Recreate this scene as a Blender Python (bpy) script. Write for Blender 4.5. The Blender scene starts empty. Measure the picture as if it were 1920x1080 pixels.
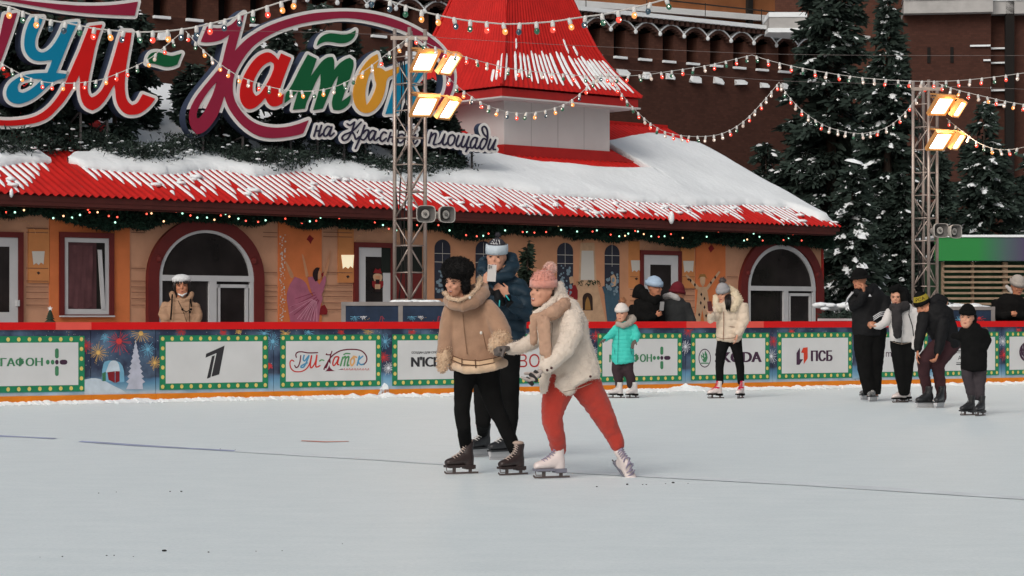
import bpy, bmesh, math, random
import numpy as np
from mathutils import Vector, Matrix, Euler, noise
scn = bpy.context.scene
COL = scn.collection
PI = math.pi
rad = math.radians
# ---------------------------------------------------------------- camera
F = 4200.0; CX = 960.0; HY = 594.0; CH = 1.2      # focal length in photo pixels, horizon row, lens height
cam_d = bpy.data.cameras.new('camera'); cam = bpy.data.objects.new('camera', cam_d); COL.objects.link(cam)
cam.location = (0, 0, CH); cam.rotation_euler = (PI/2, 0, 0)
cam_d.sensor_width = 36.0; cam_d.lens = 36.0*F/1920.0
cam_d.shift_y = (HY-540.0)/1920.0
cam_d.clip_start = 0.1; cam_d.clip_end = 2000
scn.camera = cam
scn.render.resolution_x = 1920; scn.render.resolution_y = 1080
# ---------------------------------------------------------------- world, sun, exposure
SUN_EL, SUN_AZ = 38.0, 205.0
w = bpy.data.worlds.new('World'); scn.world = w; w.use_nodes = True
nt = w.node_tree; nt.nodes.clear()
wo = nt.nodes.new('ShaderNodeOutputWorld'); bg = nt.nodes.new('ShaderNodeBackground')
sky = nt.nodes.new('ShaderNodeTexSky'); sky.sky_type = 'NISHITA'; sky.sun_disc = False
sky.sun_elevation = rad(SUN_EL); sky.sun_rotation = rad(SUN_AZ); sky.dust_density = 6.0; sky.air_density = 1.2; sky.ozone_density = 1.0
hs = nt.nodes.new('ShaderNodeHueSaturation'); hs.inputs['Saturation'].default_value = 0.50
nt.links.new(sky.outputs[0], hs.inputs['Color']); nt.links.new(hs.outputs[0], bg.inputs[0])
bg.inputs[1].default_value = 0.085; nt.links.new(bg.outputs[0], wo.inputs[0])
sd = bpy.data.lights.new('sun', 'SUN'); sd.energy = 0.7; sd.angle = rad(28); sd.color = (1.0, .97, .94)
sun = bpy.data.objects.new('sun', sd); COL.objects.link(sun)
az = rad(SUN_AZ); el = rad(SUN_EL)
sdir = Vector((math.sin(az)*math.cos(el), math.cos(az)*math.cos(el), math.sin(el)))   # towards the sun
sun.rotation_euler = (-sdir).to_track_quat('-Z', 'Y').to_euler(); sun.location = (0, 0, 30)
scn.view_settings.view_transform = 'Standard'; scn.view_settings.look = 'None'
scn.view_settings.exposure = 0.09; scn.view_settings.gamma = 1.0; scn.view_settings.use_curve_mapping = False

def srgb(r, g, b):
    def c(v):
        v /= 255.0
        return v/12.92 if v <= 0.04045 else ((v+0.055)/1.055)**2.4
    return (c(r), c(g), c(b))
# ---------------------------------------------------------------- materials
MATS = {}
def mat(name, col, rough=.7, bump=0, bscale=30, var=0, vscale=4, spec=.3, metal=0, sheen=0, detail=4, emit=None, estr=0, stripes=None, dist=.01, quilt=0, qd=.02):
    if name in MATS: return MATS[name]
    m = bpy.data.materials.new(name); MATS[name] = m; m.use_nodes = True
    n = m.node_tree; b = n.nodes['Principled BSDF']
    b.inputs['Base Color'].default_value = (*col, 1); b.inputs['Roughness'].default_value = rough
    b.inputs['Specular IOR Level'].default_value = spec; b.inputs['Metallic'].default_value = metal
    if sheen: b.inputs['Sheen Weight'].default_value = sheen; b.inputs['Sheen Roughness'].default_value = .6
    if emit: b.inputs['Emission Color'].default_value = (*emit, 1); b.inputs['Emission Strength'].default_value = estr
    tc = n.nodes.new('ShaderNodeTexCoord')
    if var:
        t = n.nodes.new('ShaderNodeTexNoise'); t.inputs['Scale'].default_value = vscale; t.inputs['Detail'].default_value = detail
        n.links.new(tc.outputs['Object'], t.inputs['Vector'])
        r = n.nodes.new('ShaderNodeValToRGB'); r.color_ramp.elements[0].position = .3; r.color_ramp.elements[1].position = .7
        r.color_ramp.elements[0].color = (*[c*(1-var) for c in col], 1); r.color_ramp.elements[1].color = (*[min(1, c*(1+var)) for c in col], 1)
        n.links.new(t.outputs['Fac'], r.inputs[0]); n.links.new(r.outputs[0], b.inputs['Base Color'])
    if bump:
        t2 = n.nodes.new('ShaderNodeTexNoise'); t2.inputs['Scale'].default_value = bscale; t2.inputs['Detail'].default_value = 3
        n.links.new(tc.outputs['Object'], t2.inputs['Vector'])
        bp = n.nodes.new('ShaderNodeBump'); bp.inputs['Strength'].default_value = bump; bp.inputs['Distance'].default_value = dist
        n.links.new(t2.outputs['Fac'], bp.inputs['Height']); n.links.new(bp.outputs[0], b.inputs['Normal'])
        if quilt:
            wv = n.nodes.new('ShaderNodeTexWave'); wv.wave_type = 'BANDS'; wv.bands_direction = 'Z'; wv.wave_profile = 'SIN'; wv.inputs['Scale'].default_value = quilt; wv.inputs['Distortion'].default_value = 1.2; wv.inputs['Detail'].default_value = 2; wv.inputs['Detail Scale'].default_value = 3
            n.links.new(tc.outputs['Object'], wv.inputs['Vector']); ab = n.nodes.new('ShaderNodeMath'); ab.operation = 'POWER'; ab.inputs[1].default_value = .35; n.links.new(wv.outputs['Fac'], ab.inputs[0])
            b2 = n.nodes.new('ShaderNodeBump'); b2.inputs['Strength'].default_value = .8; b2.inputs['Distance'].default_value = qd
            n.links.new(ab.outputs[0], b2.inputs['Height']); n.links.new(bp.outputs[0], b2.inputs['Normal']); n.links.new(b2.outputs[0], b.inputs['Normal'])
    return m
SNOW = mat('snow', (.85, .89, .91), .8, .5, 9, .04, 1.2, dist=.03)
WHITE = mat('white_paint', (.70, .70, .69), .5, 0, 0, .05, 3)
# ---------------------------------------------------------------- pixel -> place
def P(px, py, d): return Vector(((px-CX)*d/F, d, CH+(HY-py)*d/F))
def ray(px, py): return Vector(((px-CX)/F, 1.0, (HY-py)/F))
def ice_d(py): return F*CH/(py-HY)
class Frame:
    """a vertical-sided local frame: x along, y away from the camera, z up"""
    def __init__(s, x, y, z, ang):
        s.o = Vector((x, y, z)); s.a = ang; s.c = math.cos(ang); s.s = math.sin(ang)
    def w(s, u, v, z): return Vector((s.o.x+s.c*u-s.s*v, s.o.y+s.s*u+s.c*v, s.o.z+z))
    def hit(s, px, py, v):
        """where the sight line of a photo pixel crosses the local plane y = v; returns (x, z)"""
        r = ray(px, py); n = Vector((-s.s, s.c))
        t = (v + s.o.x*n.x + s.o.y*n.y)/(r.x*n.x + r.y*n.y)
        X = r.x*t - s.o.x; Y = r.y*t - s.o.y
        return (s.c*X+s.s*Y, CH + r.z*t - s.o.z)
    def hit_slope(s, px, py, k):
        """sight line against the plane z = k*y through the origin; returns (x, y)"""
        r = ray(px, py); n = Vector((-s.s, s.c))
        a = r.x*n.x+r.y*n.y; b = s.o.x*n.x+s.o.y*n.y       # y = a t - b ; z = CH + r.z t - oz
        t = (CH - s.o.z + k*b)/(k*a - r.z)
        X = r.x*t-s.o.x; Y = r.y*t-s.o.y
        return (s.c*X+s.s*Y, a*t-b)
# ---------------------------------------------------------------- mesh builder
class MB:
    def __init__(s): s.v = []; s.f = []; s.m = []; s.cur = 0
    def add(s, vs, fs):
        o = len(s.v); s.v.extend([tuple(v) for v in vs]); s.f.extend([tuple(i+o for i in f) for f in fs]); s.m.extend([s.cur]*len(fs)); return s
    def box(s, x0, x1, y0, y1, z0, z1):
        v = [(x, y, z) for z in (z0, z1) for y in (y0, y1) for x in (x0, x1)]
        return s.add(v, [(0, 2, 3, 1), (4, 5, 7, 6), (0, 1, 5, 4), (2, 6, 7, 3), (0, 4, 6, 2), (1, 3, 7, 5)])
    def obox(s, c, ax, ay, az):
        c = Vector(c); v = [c+ax*i+ay*j+az*k for k in (-1, 1) for j in (-1, 1) for i in (-1, 1)]
        return s.add(v, [(0, 2, 3, 1), (4, 5, 7, 6), (0, 1, 5, 4), (2, 6, 7, 3), (0, 4, 6, 2), (1, 3, 7, 5)])
    def tube(s, pts, r, n=6, cap=True):
        pts = [Vector(p) for p in pts]; rs = r if isinstance(r, (list, tuple)) else [r]*len(pts)
        vs = []
        for i, p in enumerate(pts):
            t = (pts[min(i+1, len(pts)-1)]-pts[max(i-1, 0)])
            t = t.normalized() if t.length > 1e-9 else Vector((0, 0, 1))
            a = t.cross(Vector((0, 0, 1)) if abs(t.z) < .9 else Vector((0, 1, 0))).normalized(); b = t.cross(a)
            vs += [p+(a*math.cos(2*PI*k/n)+b*math.sin(2*PI*k/n))*rs[i] for k in range(n)]
        fs = [(i*n+k, i*n+(k+1) % n, (i+1)*n+(k+1) % n, (i+1)*n+k) for i in range(len(pts)-1) for k in range(n)]
        if cap: fs += [tuple(range(n-1, -1, -1)), tuple((len(pts)-1)*n+k for k in range(n))]
        return s.add(vs, fs)
    def ball(s, c, r, n=8, m=6, sc=(1, 1, 1), rot=None):
        c = Vector(c); vs = []
        for j in range(m+1):
            ph = PI*j/m
            for k in range(n):
                p = Vector((math.sin(ph)*math.cos(2*PI*k/n)*sc[0], math.sin(ph)*math.sin(2*PI*k/n)*sc[1], math.cos(ph)*sc[2]))*r
                if rot: p = rot @ p
                vs.append(c+p)
        return s.add(vs, [(j*n+k, (j+1)*n+k, (j+1)*n+(k+1) % n, j*n+(k+1) % n) for j in range(m) for k in range(n)])
    def poly(s, pts): return s.add(pts, [tuple(range(len(pts)))])
    def slab(s, pts, y0, y1):
        """2-D outline (x, z) given thickness between y0 (front) and y1"""
        n = len(pts)
        v = [(p[0], y0, p[1]) for p in pts]+[(p[0], y1, p[1]) for p in pts]
        return s.add(v, [tuple(range(n)), tuple(range(2*n-1, n-1, -1))]+[(i, i+n, (i+1) % n+n, (i+1) % n) for i in range(n)])
    def mesh(s, name, mats, smooth=False):
        me = bpy.data.meshes.new(name); me.from_pydata(s.v, [], s.f)
        for m in (mats if isinstance(mats, (list, tuple)) else [mats]): me.materials.append(m)
        if any(s.m): me.polygons.foreach_set('material_index', s.m)
        if smooth: me.polygons.foreach_set('use_smooth', [True]*len(me.polygons))
        me.update(); return me
    def build(s, name, mats, parent=None, smooth=False, world=False):
        if world and parent is not None:
            o = wloc(parent); s.v = [(a-o.x, b-o.y, c-o.z) for a, b, c in s.v]
        return link(name, s.mesh(name, mats, smooth), parent)
def wloc(o):
    v = Vector(o.location)
    while o.parent: o = o.parent; v = v+Vector(o.location)
    return v
def link(name, me, parent=None, loc=None):
    ob = bpy.data.objects.new(name, me); COL.objects.link(ob)
    if parent is not None: ob.parent = parent
    if loc is not None: ob.location = loc
    return ob
def tag(o, label=None, cat=None, group=None, kind=None):
    if label: o['label'] = label
    if cat: o['category'] = cat
    if group: o['group'] = group
    if kind: o['kind'] = kind
    return o
def thing(name, label, cat, loc=(0, 0, 0), rz=0, group=None):
    o = bpy.data.objects.new(name, None); COL.objects.link(o); o.location = loc; o.rotation_euler = (0, 0, rz)
    o.empty_display_size = .2
    return tag(o, label, cat, group)
def spline(pts, n=6):
    """Catmull-Rom through points"""
    pts = [np.array(p, float) for p in pts]; out = []
    for i in range(len(pts)-1):
        p0 = pts[max(i-1, 0)]; p1 = pts[i]; p2 = pts[i+1]; p3 = pts[min(i+2, len(pts)-1)]
        for k in range(n):
            t = k/n
            out.append(.5*((2*p1)+(-p0+p2)*t+(2*p0-5*p1+4*p2-p3)*t*t+(-p0+3*p1-3*p2+p3)*t**3))
    out.append(pts[-1]); return out
def interp(tab, x):
    tab = sorted(tab)
    return float(np.interp(x, [t[0] for t in tab], [t[1] for t in tab]))
# ---------------------------------------------------------------- outline tools (lettering)
def chaikin(pts, it=1, keep=35):
    """rounds gentle corners and keeps sharp ones"""
    for _ in range(it):
        out = []; n = len(pts)
        for i in range(n):
            a = np.array(pts[i-1], float); b = np.array(pts[i], float); c = np.array(pts[(i+1) % n], float)
            u = b-a; v = c-b; ang = math.degrees(math.acos(max(-1, min(1, float(np.dot(u, v)/(np.linalg.norm(u)*np.linalg.norm(v)+1e-9))))))
            if ang > keep: out.append(tuple(b))
            else: out += [tuple(b-u*.25), tuple(b+v*.25)]
        pts = out
    return pts
def sdf_poly(polys, X, Y):
    d = np.full(X.shape, 1e9); ins = np.zeros(X.shape, bool)
    for pts in polys:
        n = len(pts)
        for i in range(n):
            ax, ay = pts[i-1]; bx, by = pts[i]
            ex, ey = bx-ax, by-ay; L = ex*ex+ey*ey+1e-12
            t = np.clip(((X-ax)*ex+(Y-ay)*ey)/L, 0, 1)
            d = np.minimum(d, (X-ax-t*ex)**2+(Y-ay-t*ey)**2)
            if ay != by:
                c = ((ay > Y) != (by > Y)) & (X < (bx-ax)*(Y-ay)/(by-ay)+ax); ins ^= c
    d = np.sqrt(d); return np.where(ins, -d, d)
def sdf_strokes(strokes, X, Y):
    """strokes: list of (points, half widths)"""
    d = np.full(X.shape, 1e9)
    for pts, hw in strokes:
        hws = hw if isinstance(hw, (list, tuple)) else [hw]*len(pts)
        q = spline([(*p, h) for p, h in zip(pts, hws)], 5) if len(pts) > 2 else [(*p, h) for p, h in zip(pts, hws)]
        for i in range(len(q)-1):
            ax, ay, ar = q[i]; bx, by, br = q[i+1]; ex, ey = bx-ax, by-ay; L = ex*ex+ey*ey+1e-12
            t = np.clip(((X-ax)*ex+(Y-ay)*ey)/L, 0, 1)
            d = np.minimum(d, np.hypot(X-ax-t*ex, Y-ay-t*ey)-(ar+t*(br-ar)))
    return d
def contours(D, x0, y0, st, lev):
    """marching squares loops of D = lev"""
    A = D-lev; A[np.abs(A) < 1e-6] = 1e-6
    A[0, :] = A[-1, :] = A[:, 0] = A[:, -1] = np.maximum(1e-3, np.abs(A).min())
    H, W = A.shape; ins = A < 0
    cells = np.argwhere(~((ins[:-1, :-1] == ins[1:, :-1]) & (ins[:-1, :-1] == ins[:-1, 1:]) & (ins[:-1, :-1] == ins[1:, 1:])))
    nxt = {}
    def e(i, j, k):   # edge key: k=0 horizontal (i,j)-(i,j+1), k=1 vertical (i,j)-(i+1,j)
        return (i, j, k)
    T = {}
    for i, j in cells:
        i = int(i); j = int(j)
        a, b, c, d = ins[i, j], ins[i, j+1], ins[i+1, j+1], ins[i+1, j]
        k = a*1+b*2+c*4+d*8; t, r, bt, l = (i, j, 0), (i, j+1, 1), (i+1, j, 0), (i, j, 1)
        seg = {1: [(l, t)], 2: [(t, r)], 3: [(l, r)], 4: [(r, bt)], 5: [(l, t), (r, bt)], 6: [(t, bt)], 7: [(l, bt)], 8: [(bt, l)], 9: [(bt, t)], 10: [(t, r), (bt, l)], 11: [(bt, r)], 12: [(r, l)], 13: [(r, t)], 14: [(t, l)]}[int(k)]
        for p, q in seg: T.setdefault(p, []).append(q); T.setdefault(q, []).append(p)
    def pos(ed):
        i, j, k = ed
        if k == 0: a, b = A[i, j], A[i, j+1]; t = a/(a-b); return (x0+(j+t)*st, y0+i*st)
        a, b = A[i, j], A[i+1, j]; t = a/(a-b); return (x0+j*st, y0+(i+t)*st)
    loops = []; seen = set()
    for s0 in list(T):
        if s0 in seen: continue
        cur = s0; prev = None; loop = []
        while cur not in seen:
            seen.add(cur); loop.append(pos(cur))
            nb = [q for q in T[cur] if q != prev and q not in seen]
            if not nb: break
            prev, cur = cur, nb[0]
        if len(loop) > 6: loops.append(simplify(loop, .12*st+.06))
    return [l for l in loops if len(l) > 3]
def simplify(loop, tol):
    pts = np.array(loop); n = len(pts); keep = np.zeros(n, bool); keep[0] = keep[n//2] = True
    st = [(0, n//2), (n//2, n)]
    while st:
        a, b = st.pop()
        if b-a < 2: continue
        p = pts[a]; q = pts[b % n]; e = q-p; L = np.hypot(*e)+1e-9
        m = pts[a+1:b]-p; dd = np.abs(m[:, 0]*e[1]-m[:, 1]*e[0])/L
        k = int(dd.argmax())
        if dd[k] > tol: keep[a+1+k] = True; st += [(a, a+1+k), (a+1+k, b)]
    return [tuple(p) for p in pts[keep]]
def loops_mesh(name, loops, m, half, y):
    """fills closed 2-D loops (x, z; holes by nesting) and gives them thickness 2*half about y"""
    cu = bpy.data.curves.new(name, 'CURVE'); cu.dimensions = '2D'; cu.fill_mode = 'BOTH' if half else 'FRONT'; cu.extrude = half
    for l in loops:
        sp = cu.splines.new('POLY'); sp.points.add(len(l)-1); sp.use_cyclic_u = True
        for i, (a, b) in enumerate(l): sp.points[i].co = (a, b, 0, 1)
    return curve_mesh(cu, name, m, y)
def curve_mesh(cu, name, m, y, fit=None, shear=0):
    ob = bpy.data.objects.new(name, cu); COL.objects.link(ob)
    me = bpy.data.meshes.new_from_object(ob.evaluated_get(bpy.context.evaluated_depsgraph_get()))
    bpy.data.objects.remove(ob); bpy.data.curves.remove(cu)
    n = len(me.vertices); co = np.empty(n*3); me.vertices.foreach_get('co', co); co = co.reshape(-1, 3)
    if fit and n:
        mn = co[:, :2].min(0); mx = co[:, :2].max(0); sx = (fit[2]-fit[0])/(mx[0]-mn[0]); sy = (fit[3]-fit[1])/(mx[1]-mn[1])
        co[:, 0] = fit[0]+(co[:, 0]-mn[0])*sx + shear*(co[:, 1]-mn[1])*sy; co[:, 1] = fit[1]+(co[:, 1]-mn[1])*sy
    co = np.stack([co[:, 0], y-co[:, 2], co[:, 1]], 1)
    me.vertices.foreach_set('co', co.ravel()); me.materials.clear(); me.materials.append(m); me.name = name; me.update(); return me
def text_mesh(name, s, m, fit, y, bold=0, shear=0):
    cu = bpy.data.curves.new(name, 'FONT'); cu.body = s; cu.resolution_u = 3; cu.offset = bold
    return curve_mesh(cu, name, m, y, fit, shear)
def Zm(ox, oy, s, pts): return [(ox+x/s, oy+y/s) for x, y in pts]
# ================================================================ SETTING: ice, square, Kremlin wall behind
BF = Frame(-6.98, 30.5, 0, math.atan2(9.6, 16.15))        # rink boards: front face is y = 0
O = P(0, 360, 4200/117.0)
DR = Frame(O.x, O.y, O.z, rad(41.1))                       # pavilion: eave line is y = 0, z = 0
ICE = mat('ice', (.62, .67, .69), .42, .25, 60, .035, .5, .35, dist=.004)
def ice_mat():
    n = ICE.node_tree; b = n.nodes['Principled BSDF']
    tc = n.nodes.new('ShaderNodeTexCoord'); mp = n.nodes.new('ShaderNodeMapping'); mp.inputs['Scale'].default_value = (.9, 2.0, 1); mp.inputs['Rotation'].default_value = (0, 0, .25)
    t = n.nodes.new('ShaderNodeTexNoise'); t.inputs['Scale'].default_value = 2.5; t.inputs['Detail'].default_value = 8; t.inputs['Roughness'].default_value = .7
    r = n.nodes.new('ShaderNodeValToRGB'); r.color_ramp.elements[0].color = (.79, .875, .89, 1); r.color_ramp.elements[1].color = (.87, .94, .95, 1)
    r.color_ramp.elements[0].position = .35; r.color_ramp.elements[1].position = .68
    n.links.new(tc.outputs['Object'], mp.inputs[0]); n.links.new(mp.outputs[0], t.inputs['Vector']); n.links.new(t.outputs['Fac'], r.inputs[0])
    f2 = n.nodes.new('ShaderNodeTexNoise'); f2.inputs['Scale'].default_value = 38; f2.inputs['Detail'].default_value = 6; f2.inputs['Roughness'].default_value = .85; n.links.new(tc.outputs['Object'], f2.inputs['Vector'])
    c2 = n.nodes.new('ShaderNodeValToRGB'); c2.color_ramp.elements[0].position = .34; c2.color_ramp.elements[1].position = .62; c2.color_ramp.elements[0].color = (.85, .87, .88, 1); c2.color_ramp.elements[1].color = (1, 1, 1, 1); n.links.new(f2.outputs['Fac'], c2.inputs[0])
    m2 = n.nodes.new('ShaderNodeMix'); m2.data_type = 'RGBA'; m2.blend_type = 'MULTIPLY'; m2.inputs['Factor'].default_value = 1; n.links.new(r.outputs[0], m2.inputs['A']); n.links.new(c2.outputs[0], m2.inputs['B'])
    n.links.new(m2.outputs['Result'], b.inputs['Base Color'])
    rr = n.nodes.new('ShaderNodeMapRange'); rr.inputs['To Min'].default_value = .35; rr.inputs['To Max'].default_value = .7
    n.links.new(t.outputs['Fac'], rr.inputs[0]); n.links.new(rr.outputs[0], b.inputs['Roughness'])
ice_mat()
m = MB(); a = BF.w(-60, 0.02, 0); b = BF.w(90, 0.02, 0)
m.poly([(-80, -20, 0), (120, -20, 0), (b.x, b.y, 0), (a.x, a.y, 0)])
tag(m.build('ice_rink', ICE), kind='structure')
PAVE = mat('snowy_paving', (.52, .53, .54), .9, .5, 8, .15, 3)
m = MB(); c = BF.w(-60, 300, .2); d = BF.w(120, 300, .2); a = BF.w(-60, .12, .2); b = BF.w(120, .12, .2)
m.poly([a, b, d, c]); a0 = a-Vector((0, 0, .2)); b0 = b-Vector((0, 0, .2)); m.poly([a0, b0, b, a])
tag(m.build('square', PAVE), kind='structure')
# painted lines just under the ice surface (built as thin sheets on it)
def ice_strip(name, pts, hw, mt):
    m = MB(); v = []
    w3 = [P(x, y, ice_d(y)) for x, y in pts]
    for i, p in enumerate(w3):
        k = .5+.5*math.sin(i*2.1)
        v += [(p.x, p.y-hw*(.6+k*.6), .004), (p.x, p.y+hw*(.6+k*.6), .004)]
    m.add(v, [(2*i, 2*i+2, 2*i+3, 2*i+1) for i in range(len(w3)-1)])
    return m.build(name, mt)
LB = mat('ice_line_blue', (.40, .45, .64), .6, 0, 0, .3, 3); LB2 = mat('ice_line_faded', (.74, .80, .83), .6, 0, 0, .12, 3); LR = mat('ice_line_red', (.66, .22, .16), .6)
tag(ice_strip('ice_line', [(-60, 815), (0, 818), (50, 820), (104, 823)], .10, LB), kind='structure')
tag(ice_strip('ice_line', [(150, 828), (250, 835), (350, 841), (440, 846)], .10, LB), kind='structure')
tag(ice_strip('ice_line', [(440, 846), (560, 853), (700, 862), (840, 871)], .13, LB2), kind='structure')
tag(ice_strip('ice_line', [(990, 880), (1100, 886), (1300, 898), (1500, 908), (1700, 920), (1960, 938)], .17, LB2), kind='structure')
tag(ice_strip('ice_line', [(565, 827), (610, 829), (654, 828)], .06, LR), kind='structure')
# dark rubber crumbs lying on the ice
CR = mat('rubber_crumb', (.02, .02, .02), .8); m = MB(); random.seed(3)
for x, y, r in [(185, 925, 7), (218, 923, 5), (319, 922, 9), (340, 922, 10), (308, 1034, 16), (391, 1036, 9), (214, 1042, 7), (200, 1042, 6), (117, 1044, 7), (480, 1034, 5), (529, 1033, 4), (642, 1020, 4), (413, 842, 6), (441, 843, 5), (1119, 913, 9), (1176, 909, 15), (1205, 909, 7), (1212, 909, 7), (1262, 906, 15), (1248, 907, 6), (1290, 907, 5), (75, 1045, 4), (250, 1044, 4)]:
    p = P(x, y, ice_d(y)); m.ball((p.x, p.y, r*.0003), r*.0007, 6, 4, (random.uniform(.8, 1.5), 1, .5))
tag(m.build('rubber_crumbs', CR), kind='stuff'); bpy.data.objects['rubber_crumbs']['label'] = 'black rubber crumbs scattered on the pale ice'

# ---- Kremlin wall: its foot line recedes to the right
KA = math.atan(.73)
kp = P(1115, 102, 76.8)
KF = Frame(kp.x, kp.y, 0, KA)                              # front face y = 0; ledge of the slots at z = kp.z
KZ = kp.z
BR = mat('dark_brick', (.085, .042, .032), .9, .6, 12, .25, 6)
def brick_mat(name, c1, c2, c3, sc=3.2):
    m = bpy.data.materials.new(name); MATS[name] = m; m.use_nodes = True; n = m.node_tree; b = n.nodes['Principled BSDF']
    tc = n.nodes.new('ShaderNodeTexCoord'); mp = n.nodes.new('ShaderNodeMapping'); mp.inputs['Rotation'].default_value = (PI/2, 0, 0)
    t = n.nodes.new('ShaderNodeTexBrick'); t.inputs['Color1'].default_value = (*c1, 1); t.inputs['Color2'].default_value = (*c2, 1); t.inputs['Mortar'].default_value = (*c3, 1)
    t.inputs['Scale'].default_value = sc; t.inputs['Mortar Size'].default_value = .012
    no = n.nodes.new('ShaderNodeTexNoise'); no.inputs['Scale'].default_value = .9; no.inputs['Detail'].default_value = 6
    mx = n.nodes.new('ShaderNodeMix'); mx.data_type = 'RGBA'; mx.blend_type = 'MULTIPLY'; mx.inputs['Factor'].default_value = .7
    cr = n.nodes.new('ShaderNodeValToRGB'); cr.color_ramp.elements[0].color = (.55, .55, .55, 1); cr.color_ramp.elements[1].color = (1.25, 1.2, 1.2, 1)
    n.links.new(tc.outputs['Object'], mp.inputs[0]); n.links.new(mp.outputs[0], t.inputs['Vector']); n.links.new(tc.outputs['Object'], no.inputs['Vector'])
    n.links.new(no.outputs['Fac'], cr.inputs[0]); n.links.new(t.outputs['Color'], mx.inputs['A']); n.links.new(cr.outputs[0], mx.inputs['B'])
    n.links.new(mx.outputs['Result'], b.inputs['Base Color']); b.inputs['Roughness'].default_value = .95; b.inputs['Specular IOR Level'].default_value = .15
    return m
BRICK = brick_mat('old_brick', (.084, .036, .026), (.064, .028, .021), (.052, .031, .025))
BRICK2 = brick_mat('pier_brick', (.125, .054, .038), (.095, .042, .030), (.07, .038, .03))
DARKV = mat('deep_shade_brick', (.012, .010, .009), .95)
kw = thing('fortress_wall', 'dark red brick fortress wall with slots and snowy arches behind the pavilion', 'wall', KF.o, KA)
x0 = -30; x1 = 34
m = MB(); m.box(x0, x1, 0, 2.0, 0, KZ); m.build('wall_base', BRICK, kw)
# pier pitch from the photo
ua = KF.hit(1138, 60, 0)[0]; ub = KF.hit(1412-6, 80, 0)[0]; pitch = (ub-ua)/6.0
ztop = KF.hit(1311, 69, -.2)[1]*.5+KF.hit(1138, 52, -.2)[1]*.5
zline = KF.hit(1300, 42, -.3)[1]
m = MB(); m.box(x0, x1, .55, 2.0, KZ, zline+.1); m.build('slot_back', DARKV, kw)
k0 = int((x0-ua)/pitch)-1; k1 = int((x1-ua)/pitch)+1
pm = MB(); pm.box(-pitch*.27, pitch*.27, 0, .549, 0, ztop-KZ); pme = pm.mesh('pier', BRICK2)
lm = MB(); lm.box(-pitch*.25, pitch*.25, -.12, .4, 0, .08); lme = lm.mesh('snow_ledge', SNOW)
lm = MB(); lm.add([(-pitch*.24, -.14, -.10), (pitch*.2, -.14, -.12), (pitch*.27, -.1, -.02), (pitch*.12, -.1, .10), (-pitch*.14, -.1, .13), (-pitch*.26, -.1, .08), (-pitch*.2, .06, -.1), (pitch*.2, .06, -.1), (pitch*.12, .06, .14), (-pitch*.2, .06, .15)], [(0, 1, 2, 3, 4, 5), (5, 4, 9), (4, 3, 8, 9), (3, 2, 7, 8), (2, 1, 7), (0, 5, 9, 6), (0, 6, 7, 1)]); sme = lm.mesh('snow_lump', SNOW)
# arch moulding with snow on it
def arch_mesh():
    a = MB(); b = MB(); R = pitch*.5; pts = [(-R+2*R*i/10.0) for i in range(11)]
    def zz(x): return .30*(1-(abs(x)/R)**2.0)
    for i in range(10):
        xa, xb = pts[i], pts[i+1]
        a.box(xa, xb, -.18, .1, min(zz(xa), zz(xb))-.10, max(zz(xa), zz(xb)))
        b.add([(xa, -.20, zz(xa)), (xb, -.20, zz(xb)), (xb, -.20, zz(xb)+.06), (xa, -.20, zz(xa)+.06), (xa, .02, zz(xa)+.02), (xb, .02, zz(xb)+.02), (xb, .02, zz(xb)+.07), (xa, .02, zz(xa)+.07)],
              [(0, 1, 2, 3), (3, 2, 6, 7), (0, 4, 5, 1), (4, 7, 6, 5)])
    b.ball((-R, -.2, -.04), .085, 6, 4, (1.0, .8, 1.0))
    return a.mesh('arch_moulding', BR), b.mesh('arch_snow', SNOW)
ame, asn = arch_mesh()
random.seed(5)
for k in range(k0, k1):
    u = ua+k*pitch
    if not (x0 < u < x1-1): continue
    px = CX+F*KF.w(u, 0, 0).x/KF.w(u, 0, 0).y
    if px > 1560 or px < -60: continue
    link('pier', pme, kw, (u, 0, KZ))
    link('snow_ledge', lme, kw, (u+pitch*.5, 0, KZ-.08))
    l_ = link('snow_lump', sme, kw, (u+pitch*.55+random.uniform(-.05, .05), -.05, KZ-.60+random.uniform(-.04, .04))); l_.scale = (random.choice((-1, 1))*random.uniform(.55, 1), 1, random.uniform(.6, 1.1)); l_.rotation_euler = (0, random.uniform(-.15, .15), 0)
    link('arch_moulding', ame, kw, (u+pitch*.5, -.02, ztop)); link('arch_snow', asn, kw, (u+pitch*.5, -.02, ztop))
    a = MB(); a.box(-.06, .06, -.02, 0, -.6, .6)
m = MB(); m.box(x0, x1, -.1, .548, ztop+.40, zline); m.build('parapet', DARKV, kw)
m = MB(); m.box(x0, x1, -.45, .6, zline, zline+.14)
m.build('cornice_snow', SNOW, kw)
m = MB()
for k in range(int((x1-x0)/.24)): m.box(x0+k*.24, x0+k*.24+.13, -.35, -.1, zline-.16, zline)
tag(m.build('dentils', BR, kw), kind='stuff')
# railing on top
m = MB(); m.tube([(x0, 0.1, zline+.75), (x1, .1, zline+.75)], .025, 4)
for k in range(24): m.tube([(x0+k*2.7, .1, zline), (x0+k*2.7, .1, zline+.8)], .02, 4)
m.build('railing', mat('dark_iron', (.02, .018, .016), .7), kw)
# ochre building beyond the wall
OCH = mat('ochre_render', (.30, .115, .045), .9, .2, 5, .18, 1.2)
ob = thing('ochre_building', 'ochre rendered building rising above the fortress wall at the top', 'building', (P(1300, 0, 95).x, 95, 0), KA-.12)
m = MB(); m.box(-16, 12.2, 0, 10, 0, 24); m.build('wall', OCH, ob)
m = MB(); m.box(2.7, 2.95, -.2, 0, 0, 24); m.build('drainpipe', mat('dark_iron', (0, 0, 0)), ob)
m = MB(); m.box(-16, 12.2, -.25, 0, 13.95, 14.2); m.build('string_course', SNOW, ob)
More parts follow.
